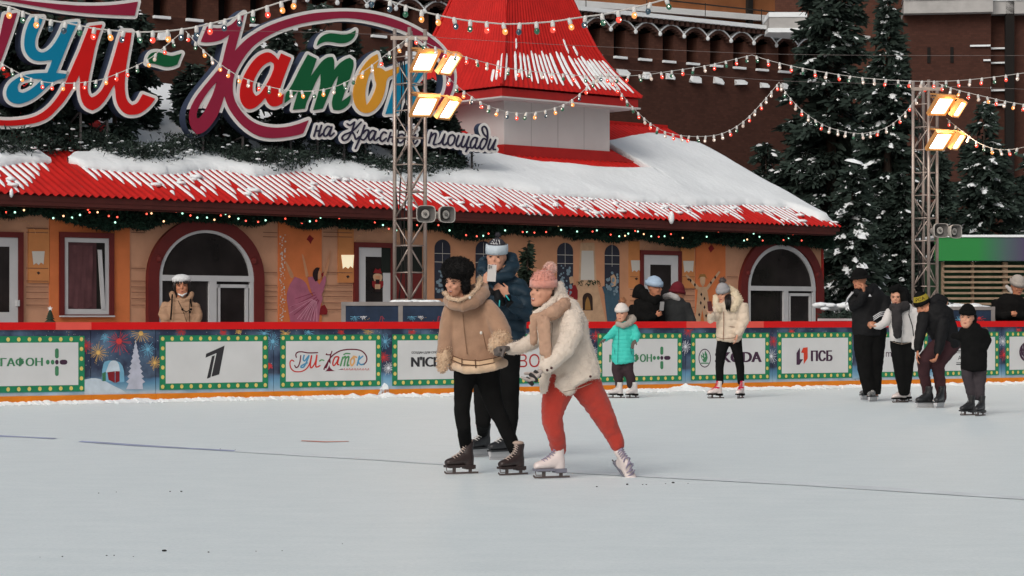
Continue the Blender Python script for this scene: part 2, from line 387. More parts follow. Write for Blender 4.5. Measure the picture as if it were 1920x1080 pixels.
# brick gate tower at right
tw = thing('brick_tower', 'tall dark brick tower with snow covered cornice at the upper right', 'tower', (P(1450, 0, 82).x, 82, 0), rad(-8))
def twx(px): return (px-1450)*82/F
m = MB(); m.box(0, twx(1700), 2.5, 9, 0, 20); m.build('wall', BRICK2, tw)
m = MB(); m.box(twx(1690), twx(1850), 0, 9, 0, (594-32)*82/F+CH); m.box(twx(1850), twx(2150), .6, 9, 0, (594-32)*82/F+CH); m.build('wall', BRICK, tw)
zc = (594-32)*82/F+CH
for xa, xb, y0 in ((1690, 1852, -.5), (1852, 2150, .1)):
    m = MB(); m.box(twx(xa), twx(xb), y0, 3, zc-.02, zc+.45); m.build('cornice', mat('pale_stone', (.42, .41, .40), .8, .3, 10, .1, 3), tw)
    m = MB(); n = 14; v = []
    for i in range(n+1):
        x = twx(xa)+(twx(xb)-twx(xa))*i/n; h = .18+.16*random.random()
        v += [(x, y0-.05, zc+.45), (x, y0-.02, zc+.45+h), (x, 3, zc+.5+h)]
    m.add(v, [(3*i+j, 3*i+3+j, 3*i+4+j, 3*i+1+j) for i in range(n) for j in (0, 1)]); m.build('cornice_snow', SNOW, tw)
m = MB(); m.box(twx(1692), twx(2150), .5, 8, zc+.5, 24); m.build('upper_wall', BRICK2, tw)
m = MB(); m.box(twx(1877), twx(1893), .1, .59, 0, 22); m.build('drainpipe', MATS['deep_shade_brick'], tw)
for x, y in ((1737, 110), (1779, 110)):
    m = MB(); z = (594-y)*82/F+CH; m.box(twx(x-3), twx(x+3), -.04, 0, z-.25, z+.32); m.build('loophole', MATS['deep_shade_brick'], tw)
for x0_, x1_, y in ((1812, 1880, 93), (1836, 1879, 120), (1850, 1880, 171), (1850, 1884, 198)):
    m = MB(); z = (594-y)*82/F+CH; m.box(twx(x0_), twx(min(x1_, 1849)), -.1, 0, z-.02, z+.04)
    m.build('snow_ledge', SNOW, tw); m = MB(); m.box(twx(max(x0_, 1851)), twx(x1_), .45, .6, z-.06, z); m.build('snow_ledge', SNOW, tw)
ledge = thing('tower_canopy', 'pale snow topped stone canopy left of the tall spruce', 'canopy', P(1466, 45, 80))
m = MB(); m.box(-.45, .9, 0, 2, -.15, .25); m.build('slab', MATS['pale_stone'], ledge)
m = MB(); m.box(-.47, .9, -.03, 2, .25, .42); m.box(-.5, .9, -.05, 2, -.3, -.15); m.build('snow_cap', SNOW, ledge)
# ================================================================ PAVILION
SL = .463                                       # roof slope
RED = mat('red_sheet_metal', (.50, .014, .011), .6, .1, 20, .12, 3, .2)
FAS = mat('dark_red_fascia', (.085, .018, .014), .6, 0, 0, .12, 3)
ORG = mat('orange_plaster', (.63, .18, .06), .9, .25, 30, .10, 3)
BEI = mat('beige_plaster', (.57, .30, .185), .9, .25, 30, .10, 3)
ORL = mat('light_orange_plaster', (.60, .24, .085), .9, .2, 30, .10, 3)
TRIM = mat('maroon_trim', (.13, .016, .014), .6, 0, 0, .1, 4)
PVC = mat('white_window_frame', (.55, .55, .56), .4, 0, 0, .04, 4)
GLASS = mat('dark_glass', (.022, .018, .018), .12, 0, 0, .5, 1.5, .45)
CURT = mat('maroon_curtain', (.075, .032, .036), .9, .3, 10, .2, 4)
INK = mat('ink_line', (.22, .10, .06), .9)
pav = thing('pavilion', 'orange and beige rink pavilion with corrugated red roof under snow and arched windows', 'building', DR.o, DR.a)
UE = DR.hit(1576, 424, 0)[0]                     # right end of the eave
U0 = -3.2
RID = DR.hit_slope(1275, 241, SL)[1]             # distance up the slope (in plan) to the ridge
def rh(px, py): return DR.hit_slope(px, py, SL)
# ---- corrugated sheet: ribs run up the slope, split in sheets
RP = .152; AMP = .022
def corr(u): return AMP*math.cos(2*PI*u/RP)
def corr_sheet(name, ua, ub, va, vb, mt, parent, rows=2):
    n = max(2, int((ub-ua)/RP*6)); v = []
    for i in range(n+1):
        u = ua+(ub-ua)*i/n
        for j in range(rows+1):
            y = va+(vb-va)*j/rows; v.append((u, y, SL*y+corr(u)))
    m = MB(); R = rows+1
    m.add(v, [(i*R+j, i*R+R+j, i*R+R+j+1, i*R+j+1) for i in range(n) for j in range(rows)])
    o = m.build(name, mt, parent, True); return o
u = U0; k = 0
while u < UE-.01:
    ub = min(UE, u+RP*8)
    corr_sheet('roof_sheet', u, ub, -.02-.006*(k % 2), RID, RED, pav); u = ub; k += 1
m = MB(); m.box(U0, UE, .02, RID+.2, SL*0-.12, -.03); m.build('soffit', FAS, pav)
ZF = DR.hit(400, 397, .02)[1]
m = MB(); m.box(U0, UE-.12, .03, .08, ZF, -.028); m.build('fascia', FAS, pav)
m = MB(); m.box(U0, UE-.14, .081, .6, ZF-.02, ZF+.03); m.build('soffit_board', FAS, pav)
m = MB(); m.box(U0, UE+.02, RID-.06, RID+.12, SL*RID-.02, SL*RID+.05); m.build('ridge_cap', RED, pav)
# back slope and gable
m = MB(); zr = SL*RID; m.add([(U0, RID, zr), (UE, RID, zr), (UE, 2*RID, 0), (U0, 2*RID, 0)], [(0, 1, 2, 3)]); m.build('rear_roof', RED, pav)
VW = .58                                          # wall face
ZG = -(O.z-.2)                                    # ground level behind the boards, local z
UC = DR.hit(1541, 520, VW)[0]                     # wall corner
m = MB(); m.box(U0, UC, VW+.02, 2*RID-VW, ZG, -.13); m.build('wall', BEI, pav)
m = MB(); m.add([(UC, VW, -.13), (UC, 2*RID-VW, -.13), (UC, RID, zr-.15)], [(0, 1, 2)]); m.build('gable', BEI, pav)
m = MB(); m.box(UC+.003, UC+.05, VW-.01, VW+.06, ZG, -.2); m.build('corner_board', mat('bright_red_trim', (.38, .02, .015), .5), pav)
def pw(px, py, v=None): return DR.hit(px, py, VW if v is None else v)
def wp(name, xa, xb, mt, ya=None, yb=None, pr=.004, th=None):
    """panel on the wall between two photo columns"""
    z1 = -.13 if ya is None else pw((xa+xb)/2, ya)[1]; z0 = ZG if yb is None else pw((xa+xb)/2, yb)[1]
    m = MB(); m.box(pw(xa, 520)[0], pw(xb, 520)[0], VW-pr, VW+(.019 if th is None else th), z0, z1); return m.build(name, mt, pav)
wp('orange_panel', 93, 243, ORG, pr=.005); wp('orange_panel', 522, 603, ORG, pr=.005); wp('orange_panel', 1305, 1360, ORG, pr=.005)
wp('hall_panel', 800, 1192, mat('warm_beige_plaster', (.57, .275, .15), .9, .2, 20, .12, 2), pr=.005)
for xa, xb in ((53, 92), (634, 663), (1178, 1199), (1276, 1302)):
    wp('lamp_panel', xa, xb, ORL, 430 if xa < 700 else 452, 530 if xa < 700 else 540, .008)
for xa, xb in ((46, 93), (243, 275), (490, 522), (603, 663), (1276, 1305), (1360, 1386), (1178, 1199)):
    for y in (428, 436, 503, 527, 538, 548, 560, 572):
        yy = y if xa < 300 else (y+8 if xa < 700 else y+16)
        m = MB(); a = pw(xa+3, yy); b = pw(xb-3, yy); z = (a[1]+b[1])/2
        m.box(a[0], b[0], VW-.011, VW-.0045, z-.006, z+.006); m.build('moulding_line', INK, pav)
# ---- windows and doors
def rect_window(px0, px1, py_top, py_bot, tilt=False, frame_w=.10, trim=.09, bottom_trim=False, curtain=True, inset=True):
    u0, z1 = pw(px0, py_top); u1 = pw(px1, py_top)[0]; z1 = (z1+pw(px1, py_top)[1])/2
    z0 = pw((px0+px1)/2, py_bot)[1]
    t = MB(); t.box(u0, u0+trim, VW-.045, VW+.018, z0, z1); t.box(u1-trim, u1, VW-.045, VW+.018, z0, z1); t.box(u0+trim, u1-trim, VW-.045, VW+.018, z1-trim, z1)
    if bottom_trim: t.box(u0+trim, u1-trim, VW-.03, VW+.018, z0, z0+.04)
    wn = t.build('window', TRIM, pav)
    a0 = u0+trim+.002; a1 = u1-trim-.002; b0 = z0+(.04 if bottom_trim else 0); b1 = z1-trim-.002; y0 = VW-.02
    fw = frame_w
    f = MB(); f.box(a0, a0+fw, y0, VW+.017, b0, b1); f.box(a1-fw, a1, y0, VW+.017, b0, b1); f.box(a0+fw, a1-fw, y0, VW+.017, b1-fw, b1); f.box(a0+fw, a1-fw, y0, VW+.017, b0, b0+fw*1.2)
    f.build('frame', PVC, wn)
    g = MB(); g.box(a0+fw, a1-fw, VW-.009, VW+.012, b0+fw*1.2, b1-fw); g.build('pane', CURT if curtain else GLASS, wn)
    if tilt:
        c0, c1 = a0+fw, a1-fw; d0, d1 = b0+fw*1.2, b1-fw
        s = MB()
        s.add([(c1-.17, VW-.10, d1-.12), (c1-.11, VW-.10, d1-.12), (c1-.0, VW-.03, d0), (c1-.07, VW-.03, d0), (c1-.17, VW-.06, d1-.12), (c1-.11, VW-.06, d1-.12), (c1, VW-.006, d0), (c1-.07, VW-.006, d0)],
              [(0, 3, 2, 1), (4, 5, 6, 7), (0, 1, 5, 4), (1, 2, 6, 5), (2, 3, 7, 6), (3, 0, 4, 7)])
        s.build('sash', PVC, wn)
        s = MB(); n = 12; v = []
        for i in range(n+1):
            for j in range(9):
                x = c0+.01+(c1-c0-.25)*i/n; z = d1-.05-(d1-d0-.1)*j/8
                sag = .05*math.sin(PI*i/n)*(j > 4)
                v.append((x, VW-.014-.008*math.sin(i*2.1+j*.7)-.006, z-sag))
        s.add(v, [(i*9+j, i*9+j+1, i*9+10+j, i*9+9+j) for i in range(n) for j in range(8)]); s.build('curtain', mat('plum_curtain', (.11, .045, .05), .9, .3, 8, .2, 5), wn, True)
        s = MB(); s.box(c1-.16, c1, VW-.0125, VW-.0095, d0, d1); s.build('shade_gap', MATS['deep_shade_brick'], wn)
    return wn
rect_window(-70, 42, 434, 606, frame_w=.15, curtain=False)
rect_window(110, 212, 436, 594, tilt=True, bottom_trim=True, frame_w=.075)
m = MB(); a = pw(108, 591); b = pw(209, 591); m.box(a[0], b[0], VW-.12, VW-.05, a[1]-.03, a[1]-.005); m.build('window_sill', PVC, pav)
rect_window(663, 738, 455, 640, frame_w=.17, curtain=False)
w3 = rect_window(1199, 1276, 470, 660, frame_w=.2, curtain=False)
wp('entrance_recess', 714, 790, mat('black_doorway', (.012, .016, .013), .9), 460, 512, .024)
wp('entrance_recess', 738, 790, MATS['maroon_trim'], 512, 640, .02)
# handle on the leftmost door
m = MB(); a = pw(28, 565); m.box(a[0], a[0]+.05, VW-.07, VW-.021, a[1]-.08, a[1]+.02); m.build('door_handle', PVC, pav)
def arch_window(xl, xr, ytop, ymul, xo0, xo1, yo):
    """half-round window: frame between xl..xr, surround between xo0..xo1, window_bar row ymul"""
    u0 = pw(xl, ymul)[0]; u1 = pw(xr, ymul)[0]; uc = (u0+u1)/2; R = (u1-u0)/2
    zs = pw((xl+xr)/2, ymul)[1]; zt = pw((xl+xr)/2, ytop)[1]; H = zt-zs
    so0 = pw(xo0, ymul)[0]; so1 = pw(xo1, ymul)[0]; sc = (so0+so1)/2; SR = (so1-so0)/2; SH = pw((xo0+xo1)/2, yo)[1]-zs
    N = 28
    def arc(c, r, h, k): a = PI*k/N; return (c-r*math.cos(a), zs+h*math.sin(a))
    s = MB(); tw_ = .22
    for k in range(N):
        q = [arc(sc, SR, SH, k), arc(sc, SR, SH, k+1), arc(sc, SR-tw_, SH-tw_, k+1), arc(sc, SR-tw_, SH-tw_, k)]
        s.slab(q, VW-.07, VW+.018)
    for sg, uu in ((-1, so0), (1, so1)):
        a, b = (uu, uu+tw_) if sg < 0 else (uu-tw_, uu)
        s.box(a, b, VW-.07, VW+.018, ZG, zs)
        s.ball((uu+(tw_ if sg < 0 else -tw_), VW-.05, zs+.32), .07, 8, 6)
    wn = s.build('arched_window', TRIM, pav)
    rv = MB(); rv.cur = 0
    L = [arc(sc, SR-tw_-.002, SH-tw_-.002, k) for k in range(N+1)]; K = [arc(uc, R+.002, H+.002, k) for k in range(N+1)]
    for k in range(N): rv.slab([L[k], L[k+1], K[k+1], K[k]], VW-.008, VW+.018)
    rv.box(so0+tw_+.002, u0-.003, VW-.008, VW+.018, ZG, zs); rv.box(u1+.003, so1-tw_-.002, VW-.008, VW+.018, ZG, zs); rv.build('reveal', BEI, wn)
    f = MB(); fw = .09
    for k in range(N): f.slab([arc(uc, R, H, k), arc(uc, R, H, k+1), arc(uc, R-fw, H-fw, k+1), arc(uc, R-fw, H-fw, k)], VW-.05, VW+.017)
    f.box(u0, u0+fw, VW-.05, VW+.017, ZG, zs-.05); f.box(u1-fw, u1, VW-.05, VW+.017, ZG, zs-.05); f.box(u0, u1, VW-.055, VW+.017, zs-.05, zs+.05)
    f.box(uc+.05, uc+.2, VW-.052, VW+.017, ZG, zs-.05)
    f.build('frame', PVC, wn)
    f = MB(); f.box(uc+.2, u1-fw, VW-.035, VW+.012, zs-.16, zs-.10); f.box(u1-fw-.09, u1-fw-.03, VW-.035, VW+.012, ZG, zs-.1); f.box(uc+.24, uc+.29, VW-.035, VW+.012, ZG, zs-.1); f.build('casement', PVC, wn)
    g = MB()
    g.slab([arc(uc, R-fw, H-fw, k) for k in range(N, -1, -1)], VW-.004, VW+.010); g.build('pane', GLASS, wn)
    g = MB(); g.box(u0+fw, uc+.05, VW-.003, VW+.010, ZG, zs-.05); g.build('pane', GLASS, wn)
    g = MB(); g.box(uc+.2, u1-fw, VW-.003, VW+.010, ZG, zs-.05); g.build('pane', GLASS, wn)
    return wn
arch_window(293, 474, 427, 522, 274, 492, 408)
arch_window(1399, 1526, 459, 541, 1385, 1541, 440)
# ---- painted wall lamps and murals (flat prints stuck to the wall)
def print_poly(name, pts, mt, pr=.012, parent=None, smooth=1):
    q = [pw(x, y) for x, y in (chaikin(pts, smooth, 60) if smooth else pts)]
    m = MB(); n = len(q); m.add([(a, VW-pr, b) for a, b in q], [tuple(range(n-1, -1, -1))]); return m.build(name, mt, parent or pav)
LMP = mat('lamp_white', (.62, .58, .52), .7); DRT = mat('dark_print', (.05, .03, .025), .8)
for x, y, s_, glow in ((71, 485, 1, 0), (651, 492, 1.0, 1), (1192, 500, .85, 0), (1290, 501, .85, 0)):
    mm = LMP if not glow else mat('glowing_lamp_print', (.8, .75, .6), .6, emit=(1, .82, .5), estr=.55)  # flat print given its own emission so the painted lamp looks lit
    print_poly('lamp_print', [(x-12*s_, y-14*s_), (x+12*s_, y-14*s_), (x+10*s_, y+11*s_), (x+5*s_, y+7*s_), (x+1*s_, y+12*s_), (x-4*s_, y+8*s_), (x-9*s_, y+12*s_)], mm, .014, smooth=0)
    print_poly('lamp_print', [(x-3, y+26*s_), (x+1, y+24*s_), (x+4, y+27*s_), (x, y+30*s_)], DRT, .014, smooth=0)
def pcol(name, r, g, b): return mat(name, srgb(r, g, b), .85, 0, 0, .12, 8)
PINK = pcol('mural_pink', 172, 100, 122); PINK2 = pcol('mural_deep_pink', 140, 62, 86); SKP = pcol('mural_skin', 196, 140, 104); HAIRP = pcol('mural_dark', 40, 26, 26); GRN = pcol('mural_green', 40, 62, 46)
BLU = pcol('mural_blue', 62, 88, 104); LBL = pcol('mural_pale_blue', 120, 140, 152); SLT = pcol('mural_slate', 48, 50, 62); CRM = pcol('mural_cream', 196, 160, 128); BRN = pcol('mural_brown', 120, 72, 48); MRED = pcol('mural_red', 130, 30, 34)
print_poly('mural_dancer', [(552, 519), (566, 524), (574, 532), (578, 545), (586, 556), (602, 552), (605, 560), (600, 572), (597, 605), (544, 605), (540, 580), (536, 556), (541, 536)], PINK)
print_poly('mural_dancer', [(576, 520), (588, 518), (598, 534), (608, 516), (612, 522), (604, 552), (592, 562), (582, 546)], PINK, .013)
for a, b in (((590, 552), (545, 575)), ((592, 556), (550, 590)), ((594, 560), (566, 600)), ((596, 562), (580, 602)), ((588, 548), (552, 560))):
    print_poly('mural_fold', [a, (a[0]+2, a[1]+1), (b[0]+1, b[1]+1), b], PINK2, .0135, smooth=0)
print_poly('mural_dancer', [(533, 489), (537, 491), (551, 517), (548, 522), (543, 520)], SKP); print_poly('mural_dancer', [(565, 476), (569, 479), (578, 517), (573, 521)], SKP)
print_poly('mural_dancer', [(618, 470), (620, 472), (614, 505), (608, 524), (604, 520), (611, 500)], SKP); print_poly('mural_dancer', [(593, 508), (600, 507), (603, 516), (599, 524), (592, 522)], SKP, .014)
print_poly('mural_dancer', [(586, 508), (592, 501), (599, 502), (595, 512), (595, 526), (590, 528), (585, 518)], HAIRP, .015)
for k_ in range(9):
    a_ = (583+k_*1.2, 560+k_*.6); b_ = (543+k_*6.2, 596+k_*.8) if k_ > 1 else (541, 575+k_*12)
    print_poly('mural_fold', [a_, (a_[0]+1, a_[1]+.5), (b_[0]+1.6, b_[1]+.6), (b_[0], b_[1]+.6)], pcol('mural_light_pink', 206, 146, 164), .0137, smooth=0)
print_poly('mural_bow', [(601, 513), (606, 510), (605, 518), (602, 519)], MRED, .016); print_poly('mural_sack', [(600, 575), (608, 571), (614, 582), (612, 590), (598, 590)], MRED, .013)
print_poly('mural_star', [(577, 444), (580, 440), (584, 444), (588, 447), (584, 452), (582, 458), (578, 452), (574, 449)], MRED, .012, smooth=0)
print_poly('mural_star', [(1330, 462), (1333, 458), (1336, 462), (1339, 466), (1335, 470), (1332, 474), (1329, 469), (1327, 465)], MRED, .012, smooth=0)
random.seed(2); m = MB()
for i in range(70):
    x = random.uniform(523, 533); y = 440+i*2.3; a = pw(x, y); b = pw(x+random.uniform(1, 3), y+random.uniform(1, 4))
    m.add([(a[0], VW-.013, a[1]), (b[0], VW-.013, a[1]), (b[0], VW-.013, b[1]), (a[0], VW-.013, b[1])], [(0, 3, 2, 1)])
tag(m.build('snowflake_print', LMP, pav), kind='stuff')
m = MB()
for cx_, cy_, rx_, ry_ in ((705, 455, 40, 22), (1237, 470, 32, 18), (20, 440, 46, 30), (385, 425, 88, 14)):
    for i in range(26):
        t = PI*(i+.5)/26; x = cx_-rx_*math.cos(t); y = cy_-ry_*math.sin(t)+random.uniform(-2, 2)
        a = pw(x, y); m.ball((a[0], VW-.013, a[1]), .008, 4, 3)
tag(m.build('sparkle_print', mat('warm_sparkle', (.8, .45, .2), .6), pav), kind='stuff')
# nutcracker sticker on the door
print_poly('nutcracker_sticker', [(698, 512), (702, 503), (707, 506), (711, 503), (714, 513)], MRED, .03, smooth=0)
print_poly('nutcracker_sticker', [(697, 518), (700, 513), (712, 513), (716, 519), (713, 527), (700, 527)], CRM, .03); print_poly('nutcracker_sticker', [(702, 517), (710, 517), (710, 523), (702, 523)], SKP, .032, smooth=0)
print_poly('nutcracker_sticker', [(696, 527), (717, 527), (717, 537), (711, 541), (701, 541), (696, 537)], MRED, .03); print_poly('nutcracker_sticker', [(702, 524), (710, 524), (709, 532), (703, 532)], HAIRP, .033, smooth=0)
print_poly('nutcracker_sticker', [(701, 533), (711, 533), (711, 541), (709, 547), (703, 547), (701, 541)], CRM, .034, smooth=0); print_poly('nutcracker_sticker', [(701, 542), (711, 542), (711, 547), (701, 547)], HAIRP, .036, smooth=0)
# painted hall scene: windows, chimney piece, figures
for cx_, hw, yt in ((829, 15, 449), (906, 15, 452), (1059, 15, 455), (1147, 14, 459)):
    pts = [(cx_-hw, 560)]+[(cx_-hw*math.cos(PI*k/12), yt+16-16*math.sin(PI*k/12)) for k in range(13)]+[(cx_+hw, 560)]
    print_poly('painted_window', pts, SLT, .010, smooth=0)
    m = MB()
    for yy in (475, 491):
        a = pw(cx_-hw, yy+(cx_-829)*.012); b = pw(cx_+hw, yy+(cx_-829)*.012); m.box(a[0], b[0], VW-.0115, VW-.0105, a[1]-.005, a[1]+.005)
    a = pw(cx_, 455); b = pw(cx_, 500); m.box(a[0]-.004, a[0]+.004, VW-.0115, VW-.0105, b[1], a[1]); m.build('painted_window_bars', MATS['lamp_white'], pav)
    m = MB(); random.seed(int(cx_))
    for i in range(34):
        x = cx_+random.uniform(-hw+3, hw-3); y = random.triangular(495, 556, 540); a = pw(x, y); r = random.uniform(.02, .05)
        m.add([(a[0]+r*math.cos(k*PI/3+i)*random.uniform(.6, 1.2), VW-.012-.0001*i, a[1]+r*.8*math.sin(k*PI/3+i)) for k in range(6)], [(5, 4, 3, 2, 1, 0)])
    tag(m.build('painted_flowers', LBL, pav), kind='stuff')
print_poly('painted_chimney', [(1088, 455), (1114, 455), (1118, 528), (1136, 605), (1068, 605), (1084, 528)], CRM, .009, smooth=0)
print_poly('painted_chimney', [(1090, 470), (1112, 470), (1114, 525), (1088, 525)], LMP, .0095, smooth=0)
print_poly('painted_hearth', [(1092, 582)]+[(1101-9.5*math.cos(PI*k/10), 560-11*math.sin(PI*k/10)) for k in range(11)]+[(1111, 582)], pcol('mural_hearth', 52, 36, 30), .011, smooth=0)
print_poly('painted_flame', [(1096, 581), (1097, 564), (1101, 556), (1105, 564), (1107, 581)], pcol('mural_gold', 150, 110, 60), .012)
m = MB(); random.seed(9)
for i in range(60):
    x = 1080+44*random.random(); y = 531+random.uniform(-4, 5)+.002*(x-1101)**2; a = pw(x, y); r = .035
    t = random.uniform(0, PI); m.add([(a[0]-r*math.cos(t), VW-.014, a[1]-r*math.sin(t)), (a[0]+r*math.cos(t), VW-.016, a[1]+r*math.sin(t)), (a[0]+.01, VW-.02, a[1]+.02)], [(0, 1, 2)])
tag(m.build('painted_garland', GRN, pav), kind='stuff')
print_poly('mural_lady', [(1148, 536), (1156, 540), (1162, 556), (1160, 590), (1150, 605), (1138, 605), (1134, 570), (1132, 548)], BLU, .013)
print_poly('mural_lady', [(1144, 518), (1150, 514), (1155, 522), (1153, 536), (1146, 538)], CRM, .014); print_poly('mural_lady', [(1128, 538), (1132, 536), (1142, 552), (1136, 562)], BLU, .0135)
print_poly('mural_gentleman', [(1068, 536), (1078, 534), (1084, 548), (1078, 590), (1064, 590), (1062, 552)], MRED, .013); print_poly('mural_gentleman', [(1066, 520), (1073, 518), (1075, 530), (1068, 532)], CRM, .014)
# harlequin
print_poly('mural_harlequin', [(1308, 538), (1324, 538), (1328, 560), (1330, 605), (1320, 605), (1316, 580), (1312, 605), (1302, 605), (1306, 560)], CRM, .013, smooth=0)
print_poly('mural_harlequin', [(1284, 516), (1287, 514), (1310, 538), (1306, 544)], CRM, .013, smooth=0); print_poly('mural_harlequin', [(1347, 508), (1350, 510), (1326, 544), (1322, 540)], CRM, .013, smooth=0)
print_poly('mural_harlequin', [(1311, 520), (1316, 513), (1322, 520), (1321, 532), (1317, 538), (1312, 532)], CRM, .014); print_poly('mural_harlequin', [(1307, 524), (1312, 514), (1321, 514), (1326, 524), (1321, 519), (1313, 519)], pcol('mural_gold', 0, 0, 0), .0145)
for x, y in ((1314, 552), (1320, 560), (1313, 568), (1320, 576), (1310, 590), (1323, 592), (1294, 526), (1302, 534), (1340, 520), (1332, 530)):
    print_poly('mural_diamond', [(x-2, y), (x, y-4), (x+2, y), (x, y+4)], HAIRP, .015, smooth=0)

# ================================================================ TURRET
ur, vr = rh(1143, 302); LT = 3.05; uf = ur-LT
zb = vr*SL
tur = MB(); zt_ = DR.hit(1143, 200, vr)[1]; zwb = DR.hit(1143, 284, vr)[1]
TW = mat('turret_white', (.56, .53, .52), .7, .15, 6, .05, 1)
tur.box(uf, ur, vr, vr+LT, zwb, zt_); turret = tur.build('turret', TW, pav)
for k in (1, 2, 3): m = MB(); m.box(uf+LT*k/4-.004, uf+LT*k/4+.004, vr-.003, vr-.0005, zwb, zt_); m.build('panel_joint', mat('joint_grey', (.30, .28, .28), .8), turret)
m = MB(); m.box(uf-.05, ur+.05, vr-.05, vr+LT+.05, zb-.02, zwb-.002)
m.add([(ur+.05, vr-.05, zwb), (ur+.75, vr-.05-.0, zb+.0), (ur+.05, vr-.05, zb)], [(0, 1, 2)])
m.build('skirt', mat('red_flashing', (.40, .016, .014), .5, 0, 0, .1, 3), turret)
# bell-cast pyramid roof, each face its own corrugated mesh
OV = .50; HW = LT/2+OV; cu_ = uf+LT/2; cv_ = vr+LT/2
zr0 = DR.hit(1193, 183, vr-OV)[1]
PROF = [(0, 1.0), (.14, .94), (.33, .865), (.55, .79), (.8, .715), (1.05, .655), (1.4, .59), (2.0, .49), (3.0, .325), (4.0, .165), (5.0, 0.0)]
def turf(z):  return float(np.interp(z, [p[0] for p in PROF], [p[1] for p in PROF]))
def face(axis):
    n = 120; rows = len(PROF); v = []
    for i in range(n+1):
        t = -1+2*i/n
        for z, r in PROF:
            q = HW*r; a = t*q; d = q+ .018*math.cos(2*PI*(t*HW)/.145)*(1 if r > .3 else 0)*min(1, r*1.2)
            x, y = {'f': (a, -d), 'l': (-d, a), 'r': (d, a), 'b': (a, d)}[axis]
            v.append((cu_+x, cv_+y, zr0+z))
    m = MB(); m.add(v, [(i*rows+j, i*rows+rows+j, i*rows+rows+j+1, i*rows+j+1) for i in range(n) for j in range(rows-1)])
    m.build('roof_face', RED, turret, True)
for ax in 'flrb': face(ax)
m = MB(); m.box(cu_-HW+.06, cu_+HW-.06, cv_-HW+.06, cv_+HW-.06, zr0-.21, zr0-.035); m.build('eave_board', mat('red_flashing', (0, 0, 0)), turret)
m = MB(); m.box(cu_-HW+.02, cu_+HW-.02, cv_-HW+.02, cv_+HW-.02, zr0-.245, zr0-.212); m.build('eave_trim', TW, turret)
for sx, sy in ((-1, -1), (1, -1), (1, 1), (-1, 1)):
    m = MB(); m.tube([(cu_+sx*HW*r, cv_+sy*HW*r, zr0+z+.02) for z, r in PROF], .04, 5); m.build('hip_cap', RED, turret)
# snow streaks in the corrugations of the turret roof
m = MB(); random.seed(4)
def tstreak(axis, t, z0, z1, wd=.028):
    pts = []
    n = 7
    v = []
    for k in range(n+1):
        z = z0+(z1-z0)*k/n; q = HW*turf(z); a = t*q; e = .045 if 0 < k < n else .022; wk = wd*(1 if 0 < k < n else .4)*random.uniform(.8, 1.2)
        for da, de in ((-wk, .0), (0, e), (wk, .0)):
            d = q+de
            x, y = {'f': (a+da, -d), 'l': (-d, a+da)}[axis]; v.append((cu_+x, cv_+y, zr0+z+de*.6))
    m.add(v, [(3*k+j, 3*k+3+j, 3*k+4+j, 3*k+1+j) for k in range(n) for j in (0, 1)])
i = 0
t = -.96
while t < .97:
    hi = .82+.10*random.random()-.10*abs(t) ; lo = .12+.12*random.random()
    if t > -.1: lo *= .6
    if random.random() < .88: tstreak('f', t, lo, hi, .03)
    if random.random() < .25: tstreak('f', t+.02, hi+.05, hi+.2+.2*random.random(), .012)
    t += .145/HW*(1 if random.random() < .7 else 1.25)
for t, lo, hi in ((-.97, .2, .75), (-.9, .15, .6), (-.83, .12, .4)): tstreak('l', t, lo, hi, .035)
tag(m.build('roof_snow', SNOW, turret, True), kind='stuff')

# ================================================================ SNOW ON THE ROOF
lowpx = [(-90, 312), (-40, 312), (0, 313), (60, 308), (98, 306.5)]
low2 = [(125, 303), (160, 317), (230, 325), (265, 325), (300, 330), (340, 328), (370, 322), (400, 320), (440, 326), (480, 333), (520, 330), (555, 322), (600, 330), (640, 335), (680, 340), (720, 343), (800, 342), (850, 345), (900, 350), (950, 355), (1000, 365), (1050, 370), (1100, 372), (1150, 376), (1200, 381), (1260, 384), (1300, 388), (1350, 387), (1400, 386), (1440, 388), (1480, 392), (1510, 402), (1545, 415)]
up1 = [(-90, 262), (0, 267), (50, 275), (97, 306)]
up2 = [(126, 302.5), (138, 292), (165, 293), (172, 286), (185, 283), (262, 286)]
L1 = [rh(*p) for p in lowpx]; L2 = [rh(*p) for p in low2]; UP1 = [rh(*p) for p in up1]; UP2 = [rh(*p) for p in up2]
TL = [rh(*p) for p in [(880, 284), (905, 287), (950, 298), (1000, 309), (1100, 317.5), (1205, 322.5)]]
RG = [rh(*p) for p in [(1100, 275), (1143, 268), (1180, 259), (1212, 256), (1240, 260), (1280, 270), (1325, 273)]]
print('turret base', ur, vr, 'ridge check', rh(1290, 246), 'UE', UE)
def tab(T, u): return float(np.interp(u, [t[0] for t in T], [t[1] for t in T]))
def snow_rng(u):
    nz = .05*noise.noise(Vector((u*2.3, 1, 0)))+.03*noise.noise(Vector((u*9, 5, 0)))
    if u < L1[-1][0]: return tab(L1, u)+nz, min(tab(UP1, u), RID)+nz
    if u < L2[0][0]: return None
    lo = tab(L2, u)+nz
    hi = RID+.05
    if u < UP2[-1][0]: hi = tab(UP2, u)+nz if u < UP2[-1][0] else hi
    if TL[0][0] < u < ur+.72: hi = min(hi, tab(TL, u)+nz*.5)
    if u >= ur+.72: hi = RID+.06
    if RG[0][0] < u < RG[-1][0] : hi = min(hi, tab(RG, u))
    return lo, hi
m = MB(); du = RP/2; N = 18; prev = None; u = U0
def th(u, y, lo, hi):
    e = min((y-lo)/.16, (hi-y)/.16, (UE+.02-u)/.12, 1.0); e = max(0, e)
    return (.03+.10*math.sqrt(e*(2-e)) if e > 0 else .012)+.06*noise.noise(Vector((u*.8, y*1.1, 3)))*e+.012*noise.noise(Vector((u*5, y*4, 7)))*e
